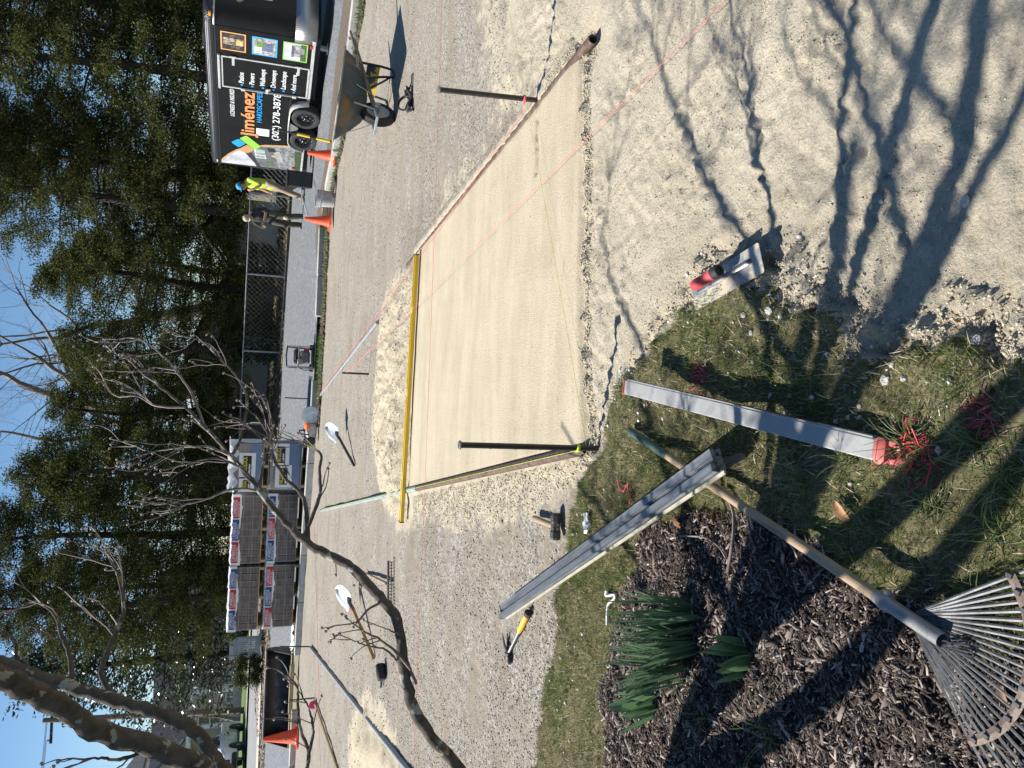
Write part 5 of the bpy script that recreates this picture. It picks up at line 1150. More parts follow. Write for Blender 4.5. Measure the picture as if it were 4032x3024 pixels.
def twig(p, d, L_, r, lev=0, bud=True, full=False):
    d = d.normalized(); pts = [p]; n = 5
    for i in range(n):
        d = (d+Vector((rt.gauss(0,.16),rt.gauss(0,.16),rt.gauss(0,.12)+.10))).normalized(); pts.append(pts[-1]+d*L_/n)
        if lev > 0 and i in (1,3):
            for s in ((-1,1) if full else (rt.choice((-1,1)),)):
                sd = d.cross(Vector((0,0,1)) if abs(d.z) < .9 else Vector((1,0,0))).normalized()*s
                twig(pts[-1], d*.8+sd*.8+Vector((0,0,.25)), L_*rt.uniform(.4,.7), r*.72, lev-1, bud, full)
    twigs.tube([dogM @ q_ for q_ in pts],[r*(1-.45*i/n) for i in range(n+1)],4)
    if bud:
        for k in range(1):
            q_ = pts[-1]+Vector((rt.gauss(0,.004),rt.gauss(0,.004),.002)); buds.ball(dogM @ q_,(.0046,.0046,.004),5,4)
def pv(L): return [D(x,y,Y) for x,y,Y in L]
V_ = Vector
limb('trunk',[V_((-1.55,2.27,-.05)),V_((-1.52,2.24,.12)),V_((-1.43,2.17,.5)),V_((-1.43,2.02,1.0)),V_((-1.42,1.94,1.32)),V_((-1.49,1.90,1.8)),V_((-1.60,1.85,2.4)),V_((-1.65,1.92,3.0)),V_((-1.6,2.0,3.6))],[.10,.075,.066,.056,.050,.042,.034,.024,.010],14,.003)
l1 = [V_((-1.43,1.98,1.10)),V_((-1.22,1.94,1.28))]+pv([(870,3060,1.90),(800,3024,1.88),(600,2940,1.85),(400,2880,1.82),(250,2790,1.79),(120,2720,1.76),(0,2662,1.73),(-150,2600,1.68),(-400,2520,1.6)])+[V_((-.25,1.45,2.35)),V_((-.05,1.3,2.9)),V_((.1,1.2,3.5))]
P1_, R1_ = limb('limb', l1, [.036,.030,.026,.0235,.0225,.0225,.022,.0215,.021,.020,.019,.017,.013,.006],14,.002)
l2 = [V_((-1.43,2.03,.98)),V_((-1.24,2.02,1.20))]+pv([(910,3060,1.97),(860,3000,1.98),(790,2900,2.0),(700,2835,2.0),(560,2790,2.02),(350,2722,2.04),(150,2662,2.05),(0,2605,2.06),(-250,2500,2.1)])+[V_((-.55,2.5,2.55)),V_((-.35,3.0,2.95)),V_((-.1,3.4,3.3))]
P2_, R2_ = limb('limb', l2, [.026,.022,.0185,.017,.0155,.015,.0145,.0145,.014,.0135,.013,.0115,.009,.004],12,.002)
l3 = [V_((-1.43,2.14,.55)),V_((-1.28,2.08,.72))]+pv([(1830,3060,2.0),(1695,2898,2.0),(1622,2771,2.02),(1588,2625,2.04),(1565,2443,2.07),(1495,2352,2.1),(1385,2233,2.16),(1276,2178,2.2),(1194,2124,2.24),(1094,2023,2.3),(1021,1932,2.34),(911,1796,2.42),(802,1677,2.5),(729,1604,2.55),(620,1513,2.62),(529,1404,2.7)])
P3_, R3_ = limb('limb', l3, [.026,.021,.0165,.0155,.0155,.015,.014,.0135,.013,.0125,.0115,.009,.0082,.007,.0055,.0045,.0035,.0025],12,.0015)
def sub(L, r0, tw=6, ln=.14, lev=1):
    pts = pv(L); rr = [r0*(1-.65*i/(len(pts)-1)) for i in range(len(pts))]; P, r_ = limb('branch', pts, rr, 7, .0008)
    for k in range((tw*3)//4):
        i = rt.randrange(len(P)//4, len(P)-1); d = (P[min(i+1,len(P)-1)]-P[i-1]).normalized(); s = d.cross(V_((0,-1,.2))).normalized()*rt.choice((-1,1))
        twig(P[i], d*.7+s*.6+V_((0,0,.3)), ln*rt.uniform(.7,1.4), .0019, lev)
    twig(P[-1], P[-1]-P[-3], ln*.6, .0022, 1); return P
sub([(1194,2124,2.24),(1240,2010,2.24),(1262,1930,2.25),(1258,1850,2.26),(1262,1787,2.28),(1200,1745,2.3),(1160,1735,2.32)],.0065,9,.09,0)
sub([(1215,2140,2.23),(1195,1960,2.3),(1120,1880,2.34),(1075,1790,2.4),(1050,1700,2.45),(1010,1640,2.5)],.007,8,.13,1)
sub([(1021,1932,2.34),(1035,1830,2.4),(1075,1713,2.46),(1065,1640,2.5),(1039,1586,2.55)],.0055,5,.10,1)
sub([(911,1796,2.42),(948,1720,2.46),(975,1586,2.55),(950,1510,2.6),(893,1440,2.66),(802,1349,2.74),(750,1330,2.78)],.005,6,.13,1)
sub([(802,1677,2.5),(760,1560,2.56),(700,1470,2.62),(640,1400,2.68),(560,1340,2.74),(500,1330,2.78)],.0045,6,.13,1)
sub([(911,1796,2.42),(820,1760,2.44),(740,1760,2.46),(650,1770,2.5),(560,1790,2.52)],.0045,7,.12,1)
sub([(1021,1932,2.34),(920,1925,2.36),(830,1960,2.38),(740,1985,2.4),(700,1998,2.41)],.0045,6,.11,1)
sub([(1094,2023,2.3),(980,1870,2.36),(880,1810,2.4),(800,1810,2.42),(730,1830,2.45)],.005,6,.12,1)
sub([(729,1604,2.55),(620,1600,2.58),(540,1560,2.62),(460,1560,2.66),(420,1530,2.7)],.004,6,.11,1)
sub([(620,1513,2.62),(560,1470,2.66),(510,1420,2.7),(470,1400,2.74)],.003,3,.08,1)
sub([(1640,2690,2.02),(1590,2600,2.02),(1500,2520,2.0),(1440,2490,1.98),(1400,2462,1.97)],.0045,5,.08,0)
sub([(1510,2365,2.1),(1450,2400,2.08),(1400,2450,2.07),(1340,2462,2.06)],.004,2,.06,0)
sub([(1560,2600,2.04),(1520,2560,2.02),(1440,2540,2.0),(1360,2510,1.98)],.0035,3,.06,0)
sub([(1575,2500,2.05),(1530,2480,2.03),(1480,2460,2.02)],.003,1,.04,0)
sub([(1276,2178,2.2),(1330,2200,2.18),(1385,2260,2.15)],.004,2,.07,0)
sub([(475,2784,2.03),(401,2667,2.08),(404,2617,2.1),(432,2543,2.13),(481,2432,2.17),(485,2370,2.2),(469,2278,2.24),(444,2222,2.27),(413,2154,2.3)],.0075,8,.12,1)
sub([(284,2703,2.04),(275,2586,2.1),(241,2494,2.14),(216,2420,2.18),(160,2376,2.2),(111,2373,2.22)],.0065,7,.11,1)
sub([(150,2662,2.05),(70,2580,2.1),(60,2520,2.13),(0,2480,2.16)],.005,4,.1,1)
sub([(600,2945,1.85),(470,2990,1.83),(400,2985,1.82),(330,2990,1.8)],.005,4,.09,1)
sub([(1199,3060,2.3),(1216,2964,2.3),(1183,2872,2.32),(1172,2768,2.35),(1169,2700,2.38),(1115,2653,2.4)],.0065,6,.09,0)
sub([(1216,2964,2.3),(1233,2893,2.3),(1226,2830,2.3),(1212,2778,2.31),(1175,2720,2.32)],.005,6,.08,0)
limb('branch',[V_((-1.3,2.06,.74)),V_((-1.32,2.2,1.0)),D(1205,3070,2.3)],[.014,.010,.007],8)
# stems on the side away from the picture; they shade the grass and sand in front
for L in ([(-1.43,2.02,.95),(-1.30,1.62,1.28),(-1.10,1.15,1.65),(-1.0,.65,2.3),(-.9,.2,3.0)],[(-1.45,2.12,.40),(-1.62,1.85,.95),(-1.72,1.55,1.7),(-1.7,1.3,2.6),(-1.6,1.1,3.4)],[(-1.36,2.08,.58),(-1.72,2.1,1.2),(-1.95,2.2,2.1),(-2.0,2.3,3.0)]):
    P, r_ = limb('stem',[V_(p) for p in L],[.048,.042,.035,.024,.012][:len(L)],10,.004)
    for k in range(14):
        i = rt.randrange(len(P)//2,len(P)); twig(P[i], V_((rt.gauss(.2,.6),rt.gauss(-.3,.6),rt.uniform(.2,.9))), rt.uniform(.3,.7), .006, 2)
for PP in (P1_[-22:], P2_[-22:]):
    for k in range(13):
        i = rt.randrange(len(PP)); p = PP[i]
        q_ = V_((rt.gauss(.0,.5),rt.gauss(.45,.5),rt.uniform(.35,.9)))
        if p.z > 2.05+.26*max(0,p.y-2): twig(p, q_, rt.uniform(.35,.8), .0075, 2)
for a, b_ in ((V_((-.55,2.5,2.55)),V_((-.15,3.3,2.75))),(V_((-.35,3.0,2.95)),V_((.1,3.6,3.05))),(V_((-.5,2.2,2.45)),V_((.15,2.6,3.1)))):
    P, r_ = limb('branch',[a, a.lerp(b_,.5)+V_((.05,0,.08)), b_],[.014,.011,.005],8,.004)
    for k in range(9): twig(P[rt.randrange(len(P))], V_((rt.gauss(.1,.5),rt.gauss(.3,.4),rt.uniform(.4,.9))), rt.uniform(.3,.6), .005, 2)
for L, rr_ in (([(-1.45,1.95,1.45),(-1.46,1.82,1.9),(-1.50,1.70,2.4),(-1.5,1.6,2.9)],[.026,.022,.017,.008]),
        ([(-1.47,1.92,1.6),(-1.45,2.4,2.05),(-1.35,2.9,2.45),(-1.1,3.5,2.95)],[.026,.022,.016,.007]),
        ([(-1.43,2.05,.95),(-1.75,2.5,1.55),(-1.85,3.0,2.1),(-1.75,3.7,2.7)],[.026,.021,.016,.007]),
        ([(-1.55,1.88,2.1),(-1.25,2.3,2.6),(-.85,2.9,2.9),(-.45,3.6,3.2)],[.022,.018,.013,.006]),
        ([(-1.43,2.10,.72),(-1.85,2.65,1.35),(-2.1,3.2,1.85),(-2.2,3.9,2.3)],[.022,.018,.013,.006]),
        ([(-1.62,1.88,2.5),(-1.5,2.3,2.95),(-1.2,2.6,3.4)],[.016,.012,.006])):
    P, r_ = limb('branch',[V_(p) for p in L],rr_,9,.003)
    for k in range(11):
        p = P[rt.randrange(len(P)//3,len(P))]
        q_ = V_((rt.gauss(.05,.55),rt.gauss(.35,.5),rt.uniform(.25,.9))); e_ = p+q_.normalized()*.6
        if p.z > 1.55+.27*p.y or (p.x < -.58*p.y-.1 and e_.x < -.58*e_.y-.1): twig(p, q_, rt.uniform(.35,.75), .0062, 2, True, True)
o = part('twigs', twigs, M_twig, dog, 60); o['kind'] = 'stuff'
o = part('flower_buds', buds, M_bud, dog, 60); o['kind'] = 'stuff'

# ================================================================ BULBS AND WILD ONION IN THE MULCH
M_leafd = island('daffodil leaf',[(0,(.05,.10,.05)),(.5,(.095,.165,.09)),(.85,(.15,.22,.12)),(1,(.28,.29,.09))],.38,.6,.3)
M_leaft = island('tulip leaf',[(0,(.08,.16,.075)),(.6,(.12,.21,.10)),(1,(.16,.25,.12))],.42,.5,.3)
def strap_leaf(base, lean, L_, w, curl, fold=.35, n=8, tipc=.0):
    lean = Vector(lean); d = Vector((0,0,1)); side = Vector((-lean.y,lean.x,0)).normalized() if lean.length > .01 else Vector((1,0,0))
    P = []; p = Vector(base)
    for i in range(n+1):
        u = i/n; ww = w*(math.sin(math.pi*min(.5,u*1.4+.08)) if u < .4 else (1-((u-.4)/.6)**2.4)*1.0)
        ww = max(ww,.0006); dd = (d+lean*(.35+curl*u*u*2.2)).normalized(); nrm = side.cross(dd)
        P.append([p-side*ww+nrm*ww*fold, p, p+side*ww+nrm*ww*fold]); p = p+dd*L_/n
    return P
def clump(name, label, cat, c, n, rad, Lr, wr, lean, curl, mat, fold, group=None, seed=1, pts=7):
    r_ = random.Random(seed); t = thing(name, label, cat, c, None, group)
    for k in range(n):
        a = r_.uniform(0,2*math.pi); rr = rad*math.sqrt(r_.random()); b = Vector((rr*math.cos(a)*1.0,rr*math.sin(a),-.01))
        ln = Vector((math.cos(a)*r_.uniform(*lean)+r_.gauss(0,.1),math.sin(a)*r_.uniform(*lean)+r_.gauss(0,.1),0))
        part('leaf', MB().grid(strap_leaf(b,ln,r_.uniform(*Lr),r_.uniform(*wr),curl*r_.uniform(.3,1.2),fold,pts)), mat, t, 80)
    return t
def gm(x, y): return gon(x, y)
for i, (x, y, n, lab) in enumerate([(2722,2425,34,'right hand of the dark green daffodil clumps in the mulch'),(2715,2535,34,'middle dark green daffodil clump in the mulch'),(2690,2620,26,'left hand of the dark green daffodil clumps in the mulch')]):
    clump('daffodil_clump', lab, 'daffodil leaves', gm(x,y), int(n*1.9), .055, (.17,.30), (.0032,.0058), (.05,.75), .45, M_leafd, .3, 'daffodil clumps', 20+i)
clump('tulip_clump','pale green tulip leaves at the left end of the daffodils','tulip leaves',gm(2560,2755),13,.05,(.10,.15),(.016,.026),(.1,.7),.35,M_leaft,.55,'tulip clumps',31)
clump('tulip_clump','broad tulip leaves alone in the mulch in the shadow edge','tulip leaves',gm(2940,2580),9,.035,(.12,.17),(.020,.032),(.1,.6),.3,M_leaft,.5,'tulip clumps',32)
clump('tulip_clump','single tulip shoot at the bottom left edge of the mulch','tulip leaves',gm(2975,3015),3,.01,(.10,.14),(.012,.018),(.2,.6),.3,M_leaft,.5,'tulip clumps',33)
M_onion = island('wild onion',[(0,(.06,.11,.03)),(.6,(.10,.16,.05)),(1,(.20,.23,.09))],.5,.4,.2)
def onion(label, x, y, n, seed, Lr=(.10,.22)):
    Lr = (Lr[0]*.6,Lr[1]*.85); r_ = random.Random(seed); t = thing('wild_onion', label, 'weed', gm(x,y), None, 'wild onion tufts')
    for k in range(n):
        a = r_.uniform(0,2*math.pi); L_ = r_.uniform(*Lr); l = r_.uniform(.3,1.3); pts = []; p = Vector((r_.gauss(0,.012),r_.gauss(0,.012),-.01)); v = Vector((math.cos(a)*l*.5,math.sin(a)*l*.5,1)).normalized()
        for i in range(8):
            pts.append(p.copy()); p += v*L_/7; v = (v+Vector((math.cos(a)*l*.18,math.sin(a)*l*.18,-.10*l*(1+i*.4)))).normalized(); 
            if p.z < .004: p.z = .004
        part('leaf', MB().tube(pts,[.0014*(1-.1*i) for i in range(8)],4), M_onion, t, 60)
    return t
onion('curling wild onion tuft in the dark mulch at the left',3040,2890,16,41); onion('thin pale onion shoots in the mulch beside the shadow',2780,2830,9,42)
onion('large onion tuft at the red end of the aluminium level',3590,1740,34,43,(.10,.20)); onion('onion tuft in the lawn left of the aluminium level',3170,1900,26,44,(.06,.13)); onion('onion tuft in the lawn beneath the aluminium level',3350,1790,22,45,(.06,.14))
onion('onion tuft near the bottom right corner of the lawn',3850,1750,26,46); onion('onion tuft at the bottom edge of the lawn by the rake tines',3930,2080,24,47); onion('onion tuft on the lawn bank beside the sand',3780,1530,20,48,(.07,.16)); onion('onion tuft on the lawn right of the level',3020,1440,14,49,(.05,.10))
onion('grassy onion tuft between the level and the rake fan',3680,2000,22,50,(.07,.15)); onion('onion tuft at the bottom of the picture below the red string',3960,1880,24,51,(.08,.17))
# scraps lying about
def squiggle(name, label, cat, L, mat, r, z=.012, n=6):
    pts, rr = crom([gm(x,y)+Vector((0,0,z)) for x,y in L],[r]*len(L),5); tag(part(name, MB().tube(pts,rr,n), mat, None, 60), label, cat)
squiggle('string_scrap','pink string scrap on the grass near the screed rail','string',[(2442,1885),(2450,1915),(2465,1935),(2482,1905),(2485,1930),(2492,1960),(2490,1985)],M_pink,.0028)
squiggle('rope_scrap','white cord scrap in the grass behind the daffodils','cord',[(2400,2325),(2398,2345),(2432,2340),(2428,2360),(2405,2385),(2402,2460)],flat('white cord',(.68,.67,.63)),.006)
tangle = MB()
for k in range(9):
    a0 = gm(3590+RNG.normal(0,18),1745+RNG.normal(0,18))
    pts = [a0+Vector((.0,0,.02))]; 
    for j in range(4): pts.append(pts[-1]+Vector((RNG.normal(-.008,.018),RNG.normal(-.012,.018),RNG.normal(.004,.012))))
    tangle.tube(pts,.0018,4)
tag(part('string_scrap', tangle, flat('red string',(.55,.05,.06)), None, 60), 'tangled red string scrap in grass at the level end', 'string')
squiggle('fallen_twig','bare grey twig lying on the mulch under the rake handle','twig',[(2860,1930),(2905,2000),(2912,2080),(2900,2180),(2888,2255)],M_twig,.005,.02)
squiggle('fallen_twig','thin brown twig on the mulch left of the rake','twig',[(2700,2110),(2790,2115),(2850,2150),(2880,2195)],M_twig,.003,.02)
M_dead = pm('dead leaf',(.30,.15,.07),(.42,.25,.13),40,.8)
def dead_leaf(label, x, y, s, yaw):
    t = gm(x,y); mb = MB().grid([[(s*(i/4-.5)*2, s*.5*(j/2-1)*math.sin(math.pi*(i+.6)/5.2), s*.25*abs(j/2-1)+s*.2*math.sin(i)) for j in range(5)] for i in range(5)])
    o = tag(part('fallen_leaf', mb, M_dead, None, 60), label, 'leaf'); o.location = t+Vector((0,0,.012)); o.rotation_euler = (RNG.normal(0,.3),RNG.normal(0,.3),yaw)
dead_leaf('curled brown leaf on the mulch edge below the screed rail',2682,2050,.03,1.0); dead_leaf('brown leaf under the end of the screed rail',2830,2030,.028,.3); dead_leaf('orange leaf lying by the tulip clump',2565,2842,.02,2); dead_leaf('orange leaf among the rake tines',3972,2730,.022,.5); dead_leaf('small brown leaf beside the pink scrap on the lawn',2660,1450,.02,.2); dead_leaf('brown leaf in the grass right of the rake tines',3330,2010,.03,.9)
p = gm(2320,2060); mbp = MB().grid([[(.04*(i/5-.5)*(1+.3*math.sin(j*2)), .085*(j/6-.5), .012+.012*math.sin(i*2.1+j*1.3)) for j in range(7)] for i in range(6)])
o = tag(part('plastic_scrap', mbp, M_wfilm, None, 60), 'torn white plastic scrap on the grass by the club hammer', 'plastic'); o.location = p; o.rotation_euler = (0,0,R(100)); o.modifiers.new('t','SOLIDIFY').thickness = .004
def rock(label, x, y, s, seed, mat=None):
    r_ = random.Random(seed); mb = MB().ball((0,0,s[2]*.5),s,9,6); mb.v = [tuple(Vector(v)*(1+r_.uniform(-.16,.16))) for v in mb.v]
    o = tag(part('stone', mb, mat or M_rock), label, 'stone', 'loose stones'); o.location = gm(x,y); o.rotation_euler = (0,0,r_.uniform(0,6))
M_rock = pm('pale limestone',(.38,.37,.34),(.58,.56,.52),25,.85,.5,60)
for k, (x, y, s, lab) in enumerate([(3805,795,.030,'tan stone alone on the sand at the right'),(3430,815,.016,'left of two small grey stones on the sand'),(3470,795,.016,'right of two small grey stones on the sand'),(3490,1495,.030,'largest white stone at the lawn edge'),(3560,1490,.018,'white stone just beside the largest one'),(2930,1240,.022,'white stone in the lawn below the trowel'),(3030,1225,.026,'grey white stone by the sand lip below the trowel'),(2960,1310,.018,'small white stone in the grass under the trowel'),(3385,1600,.014,'round white pebble beside the aluminium level'),(3105,1210,.02,'white stone at the shadow edge beyond the trowel'),(2515,1605,.010,'tiny white pebble at the far end of the aluminium level'),(2770,1500,.016,'tan stone lying on the pink paint patch'),(3850,1345,.028,'flat grey stone on the sand near the bottom right lip'),(2190,2170,.022,'white stone behind the club hammer'),(2180,2250,.02,'pale stone at the gravel edge near the screed rail')]):
    rock(lab, x, y, (s*.5,s*.4,s*.3), 60+k)
# pink marking paint sprayed on the grass
px_, py_, pz_ = [], [], []
for (x, y, n, sp) in ((2760,1485,170,.03),(3880,1650,150,.02),(3590,1790,120,.035)):
    c = gm(x,y); px_ += list(RNG.normal(c.x,sp,n)); py_ += list(RNG.normal(c.y,sp,n))
px_ = np.array(px_); py_ = np.array(py_)
blades('painted_grass',0,None,None,(.002,.004),(.015,.04),.9,island('pink marking paint',[(0,(.35,.05,.08)),(1,(.65,.12,.16))],.7),'grass blades sprayed with pink marking paint',.5,xyz=(px_,py_,sample_h(px_,py_)))
# ================================================================ BACKGROUND TREES
def leaf_cloud(cent, per, spread, size, elong, droop=0.0, flatn=.0, seed=1, out=None):
    """many small leaf faces round clump centres: returns V,F"""
    rg = np.random.default_rng(seed); n = len(cent)*per
    c = np.repeat(cent, per, 0); off = rg.normal(0,1,(n,3))*spread; off[:,2] *= .7
    pos = c+off
    s = size*rg.uniform(.6,1.3,n)
    a = rg.uniform(0,2*np.pi,n); el = rg.normal(-droop,.45,n)
    d = np.stack([np.cos(a)*np.cos(el),np.sin(a)*np.cos(el),np.sin(el)],1)
    w = np.cross(d, rg.normal(0,1,(n,3))); w /= np.linalg.norm(w,axis=1)[:,None]+1e-9
    V = np.empty((n,4,3)); L_ = s[:,None]; W = (s/elong)[:,None]
    V[:,0] = pos-d*L_*.5; V[:,1] = pos+w*W*.5; V[:,2] = pos+d*L_*.5; V[:,3] = pos-w*W*.5
    return V.reshape(-1,3), np.arange(n*4).reshape(n,4)
def cedar_parts(seed, H_, R_, dens=1.0, bare=.12):
    rg = np.random.default_rng(seed); r_ = random.Random(seed); trunk = MB(); br = MB(); cents = []
    P, rr = crom([V_((0,0,-.2)),V_((r_.gauss(0,.12),r_.gauss(0,.12),H_*.35)),V_((r_.gauss(0,.2),r_.gauss(0,.2),H_*.7)),V_((r_.gauss(0,.25),r_.gauss(0,.25),H_))],[.22,.16,.10,.02],5); trunk.tube(P,rr,8)
    nb = int(82*dens)
    for k in range(nb):
        u = bare+(1-bare)*((k+.5)/nb)**.95; z = H_*u; base = P[min(int(u*(len(P)-1)),len(P)-1)]; base = V_((base.x,base.y,z))
        L_ = R_*(math.sin(math.pi*min(1,(u*.75+.18)))**.8)*r_.uniform(.65,1.15); a = k*2.4+r_.gauss(0,.3)
        d = V_((math.cos(a),math.sin(a),r_.uniform(.1,.45)-.25*(1-u))); pts = [base]
        for i in range(5): 
            d2 = d+V_((0,0,-.10*i)); pts.append(pts[-1]+d2.normalized()*L_/5)
        br.tube(pts,[.035*(1-.17*i)*L_/2.5 for i in range(6)],4)
        for i in range(2,6):
            for m in range(2): cents.append(np.array(pts[i])+rg.normal(0,.16,3)*(L_/2.5))
            for s in (-1,1):
                sd = V_((-math.sin(a),math.cos(a),0))*s*L_*.16*(6-i)/3; cents.append(np.array(pts[i]+sd+V_((0,0,-.08)))+rg.normal(0,.12,3))
    return trunk, br, np.array(cents)
M_cedar = island('cedar spray',[(0,(.022,.034,.013)),(.4,(.045,.058,.018)),(.75,(.095,.10,.026)),(1,(.17,.155,.045))],.85,.08,.2)  # yellowest tones put sunlit highlights into the leaf colour
M_trunk = pm('cedar bark',(.03,.024,.02),(.07,.055,.045),14,.95,.5,40,stretch=(3,3,.6))
protos = []
for k, (H_, R_, dn, ba) in enumerate([(12.5,2.9,1.05,.13),(10.0,2.9,.9,.16),(8.2,2.7,.72,.16),(11.5,2.6,1.0,.10)]):
    tr, br, ce = cedar_parts(300+k, H_, R_, dn, ba)
    V, F = leaf_cloud(ce, 58 if k != 2 else 46, .15, .095, 2.3, .5, seed=70+k)
    me = npmesh('crown', V, F); me.materials.append(M_cedar); tm = tr.mesh('trunk'); tm.materials.append(M_trunk); smooth(tm,60); bm_ = br.mesh('branches'); bm_.materials.append(M_trunk)
    protos.append((tm, bm_, me))
def cedar(label, x, y, k, s=1.0, rz=0.0):
    t = thing('evergreen_tree', label, 'tree', (x,y,hill(y)-.05), rz, 'evergreens behind the fence'); t.scale = (s,s,s)
    for nm, me in zip(('trunk','branches','crown'), protos[k]):
        o = bpy.data.objects.new(nm, me); COL.objects.link(o); o.parent = t
for x, y, k, s, rz, lab in [
    (15.8,26.5,0,1.05,.3,'tall dense evergreen at the far right above the trailer nose'),
    (12.6,29.0,3,1.15,1.9,'tall evergreen rising behind the trailer door'),
    (9.7,27.8,0,1.0,3.1,'tall evergreen rising behind the trailer lettering'),
    (7.4,31.0,1,1.05,.8,'evergreen rising behind the tail of the trailer'),
    (5.7,29.2,0,.95,4.4,'evergreen above the person in the yellow shirt'),
    (3.2,31.2,2,.98,2.2,'evergreen just left of the person in dark clothes'),
    (.6,29.6,2,.86,.4,'thin evergreen with sky showing above the fence gate'),
    (-1.6,31.5,2,.92,5.2,'evergreen behind the plate compactor'),
    (-3.8,29.6,2,.98,3.6,'evergreen above the blue wrapped pallets'),
    (-6.0,31.2,1,.98,1.2,'evergreen above the middle paver pallets'),
    (-7.9,29.4,3,.82,2.9,'full evergreen above the left paver pallets'),
    (14.2,33.5,3,1.2,5.0,'second row evergreen at the right'),
    (8.6,35,0,1.0,1.0,'second row evergreen behind the trailer tail'),
    (4.4,36,2,1.0,2.6,'second row evergreen behind the two people'),
    (-.4,37,2,.95,4.1,'second row evergreen behind the compactor'),
    (-4.6,36.5,2,1.1,.1,'second row evergreen behind the slab pallets'),
    (-9.0,34.5,1,.9,4.9,'second row evergreen behind the left pallets')]:
    cedar(lab, x, y, k, s, rz)
# broadleaf evergreen on the left
def magnolia(label, x, y, H_, R_, seed):
    rg = np.random.default_rng(seed); r_ = random.Random(seed); t = thing('magnolia_tree', label, 'tree', (x,y,hill(y)-.05)); tr = MB(); tr.tube([(0,0,-.2),(.1,.05,H_*.3),(0,.1,H_*.65),(.05,0,H_*.97)],[.22,.17,.10,.02],8); ce = []; br = MB()
    for k in range(95):
        u = .10+.88*k/95; L_ = R_*math.sin(math.pi*(u*.80+.16))*r_.uniform(.6,1.2); a = k*2.4; b = V_((.05,.05,H_*u)); e = b+V_((math.cos(a)*L_,math.sin(a)*L_,r_.uniform(-.1,.35)*L_)); br.tube([b,b.lerp(e,.5)+V_((0,0,.05)),e],[.035,.02,.008],4)
        for i in range(6): ce.append(np.array(b.lerp(e,.35+.65*i/5))+rg.normal(0,.22,3))
    V, F = leaf_cloud(np.array(ce),26,.22,.17,2.2,.1,seed=seed); me = npmesh('crown',V,F); me.materials.append(M_mag)
    part('trunk',tr,M_trunk,t,60); part('branches',br,M_trunk,t); part('crown',me,None,t)
M_mag = island('magnolia leaf',[(0,(.015,.030,.012)),(.6,(.03,.055,.018)),(.9,(.05,.075,.025)),(1,(.10,.07,.03))],.28,.6,.08)
magnolia('glossy dark broadleaf evergreen beyond the hedge on the left', -11.2,32.0,8.6,2.7,5)
# leafless trees against the sky
M_gbark = pm('grey bark',(.13,.11,.095),(.26,.225,.195),6,.9,.4,20,stretch=(2,2,.5))
def bare_tree(label, x, y, H_, r0, seed, lean=(0,0), depth=5):
    r_ = random.Random(seed); t = thing('bare_tree', label, 'tree', (x,y,hill(y)-.1), None, 'leafless trees behind the evergreens'); trunk = MB(); lim = MB(); tw = MB()
    def go(p, d, L_, r, lev):
        pts = [p]; n = 5 if lev > 1 else 4
        for i in range(n):
            d = (d+V_((r_.gauss(0,.13),r_.gauss(0,.13),r_.gauss(.03,.09)))).normalized(); pts.append(pts[-1]+d*L_/n)
        rr = [r*(1-.42*i/n) for i in range(n+1)]
        (trunk if lev == depth else lim if lev > 1 else tw).tube(pts, rr, 8 if lev == depth else 6 if lev > 2 else 3, cap=False)
        if lev <= 0: return
        for k in range(r_.choice((2,3,3)) if lev < depth else 3):
            i = n if k == 0 else r_.randrange(2,n+1); s = V_((r_.gauss(0,1),r_.gauss(0,1),r_.gauss(.15,.4))).normalized()
            go(pts[i], (d*(.9 if k == 0 else .55)+s*(.35 if k == 0 else .85)).normalized(), L_*r_.uniform(.58,.82), rr[i]*(.78 if k == 0 else .58), lev-1)
    go(V_((0,0,0)), V_((lean[0],lean[1],1)).normalized(), H_*.42, r0, depth)
    part('trunk',trunk,M_gbark,t,60); part('limbs',lim,M_gbark,t,60); o = part('twigs',tw,M_gbark,t); o['kind'] = 'stuff'
bare_tree('large leafless tree rising above the middle evergreens', -.2,41,15,.62,81,(.05,0),6); bare_tree('leafless tree above the blue wrapped pallets', -4.2,43,14,.5,82,(.05,0),6); bare_tree('leafless tree seen over the people', 4.0,44,15,.5,83,(-.1,0),6); bare_tree('leafless tree at the right behind evergreens', 10,45,15,.32,84,(0,0),5)
bare_tree('small grey leafless tree beside the porch house', -21.5,50,6.5,.16,85,(.1,0),5); bare_tree('small leafless tree in front of the porch', -17.2,46,5.0,.12,86,(-.2,0),5)
# clipped hedge
def bush(name, label, cat, c, s, seed, mat, n=900, per=14, leaf=.05):
    rg = np.random.default_rng(seed); u = rg.normal(0,1,(n,3)); u /= np.linalg.norm(u,axis=1)[:,None]; u = np.sign(u)*np.abs(u)**.6; rad = rg.uniform(.55,1.0,n)[:,None]
    ce = u*rad*np.array(s)*.5; ce[:,2] += s[2]*.52; ce = ce[ce[:,2] > 0]
    t = thing(name, label, cat, c); V, F = leaf_cloud(ce,per,.05,leaf,1.8,0,seed=seed); me = npmesh('foliage',V,F); me.materials.append(mat); part('foliage',me,None,t)
    st = MB(); 
    for k in range(7): a = k*.9; st.tube([(0,0,-.05),(math.cos(a)*s[0]*.15,math.sin(a)*s[1]*.15,s[2]*.3),(math.cos(a)*s[0]*.3,math.sin(a)*s[1]*.3,s[2]*.65)],[.03,.02,.008],5)
    part('stems',st,M_trunk,t)
M_hedge = island('hedge leaf',[(0,(.03,.05,.012)),(.6,(.06,.085,.02)),(1,(.11,.125,.04))],.5,.4,.2)
hb = D(1030,2637,29.4); bush('hedge','clipped round hedge bush beside the white vinyl fence','hedge',(hb.x,29.4,hill(29.4)),(1.15,.9,1.0),91,M_hedge,700,14,.06)
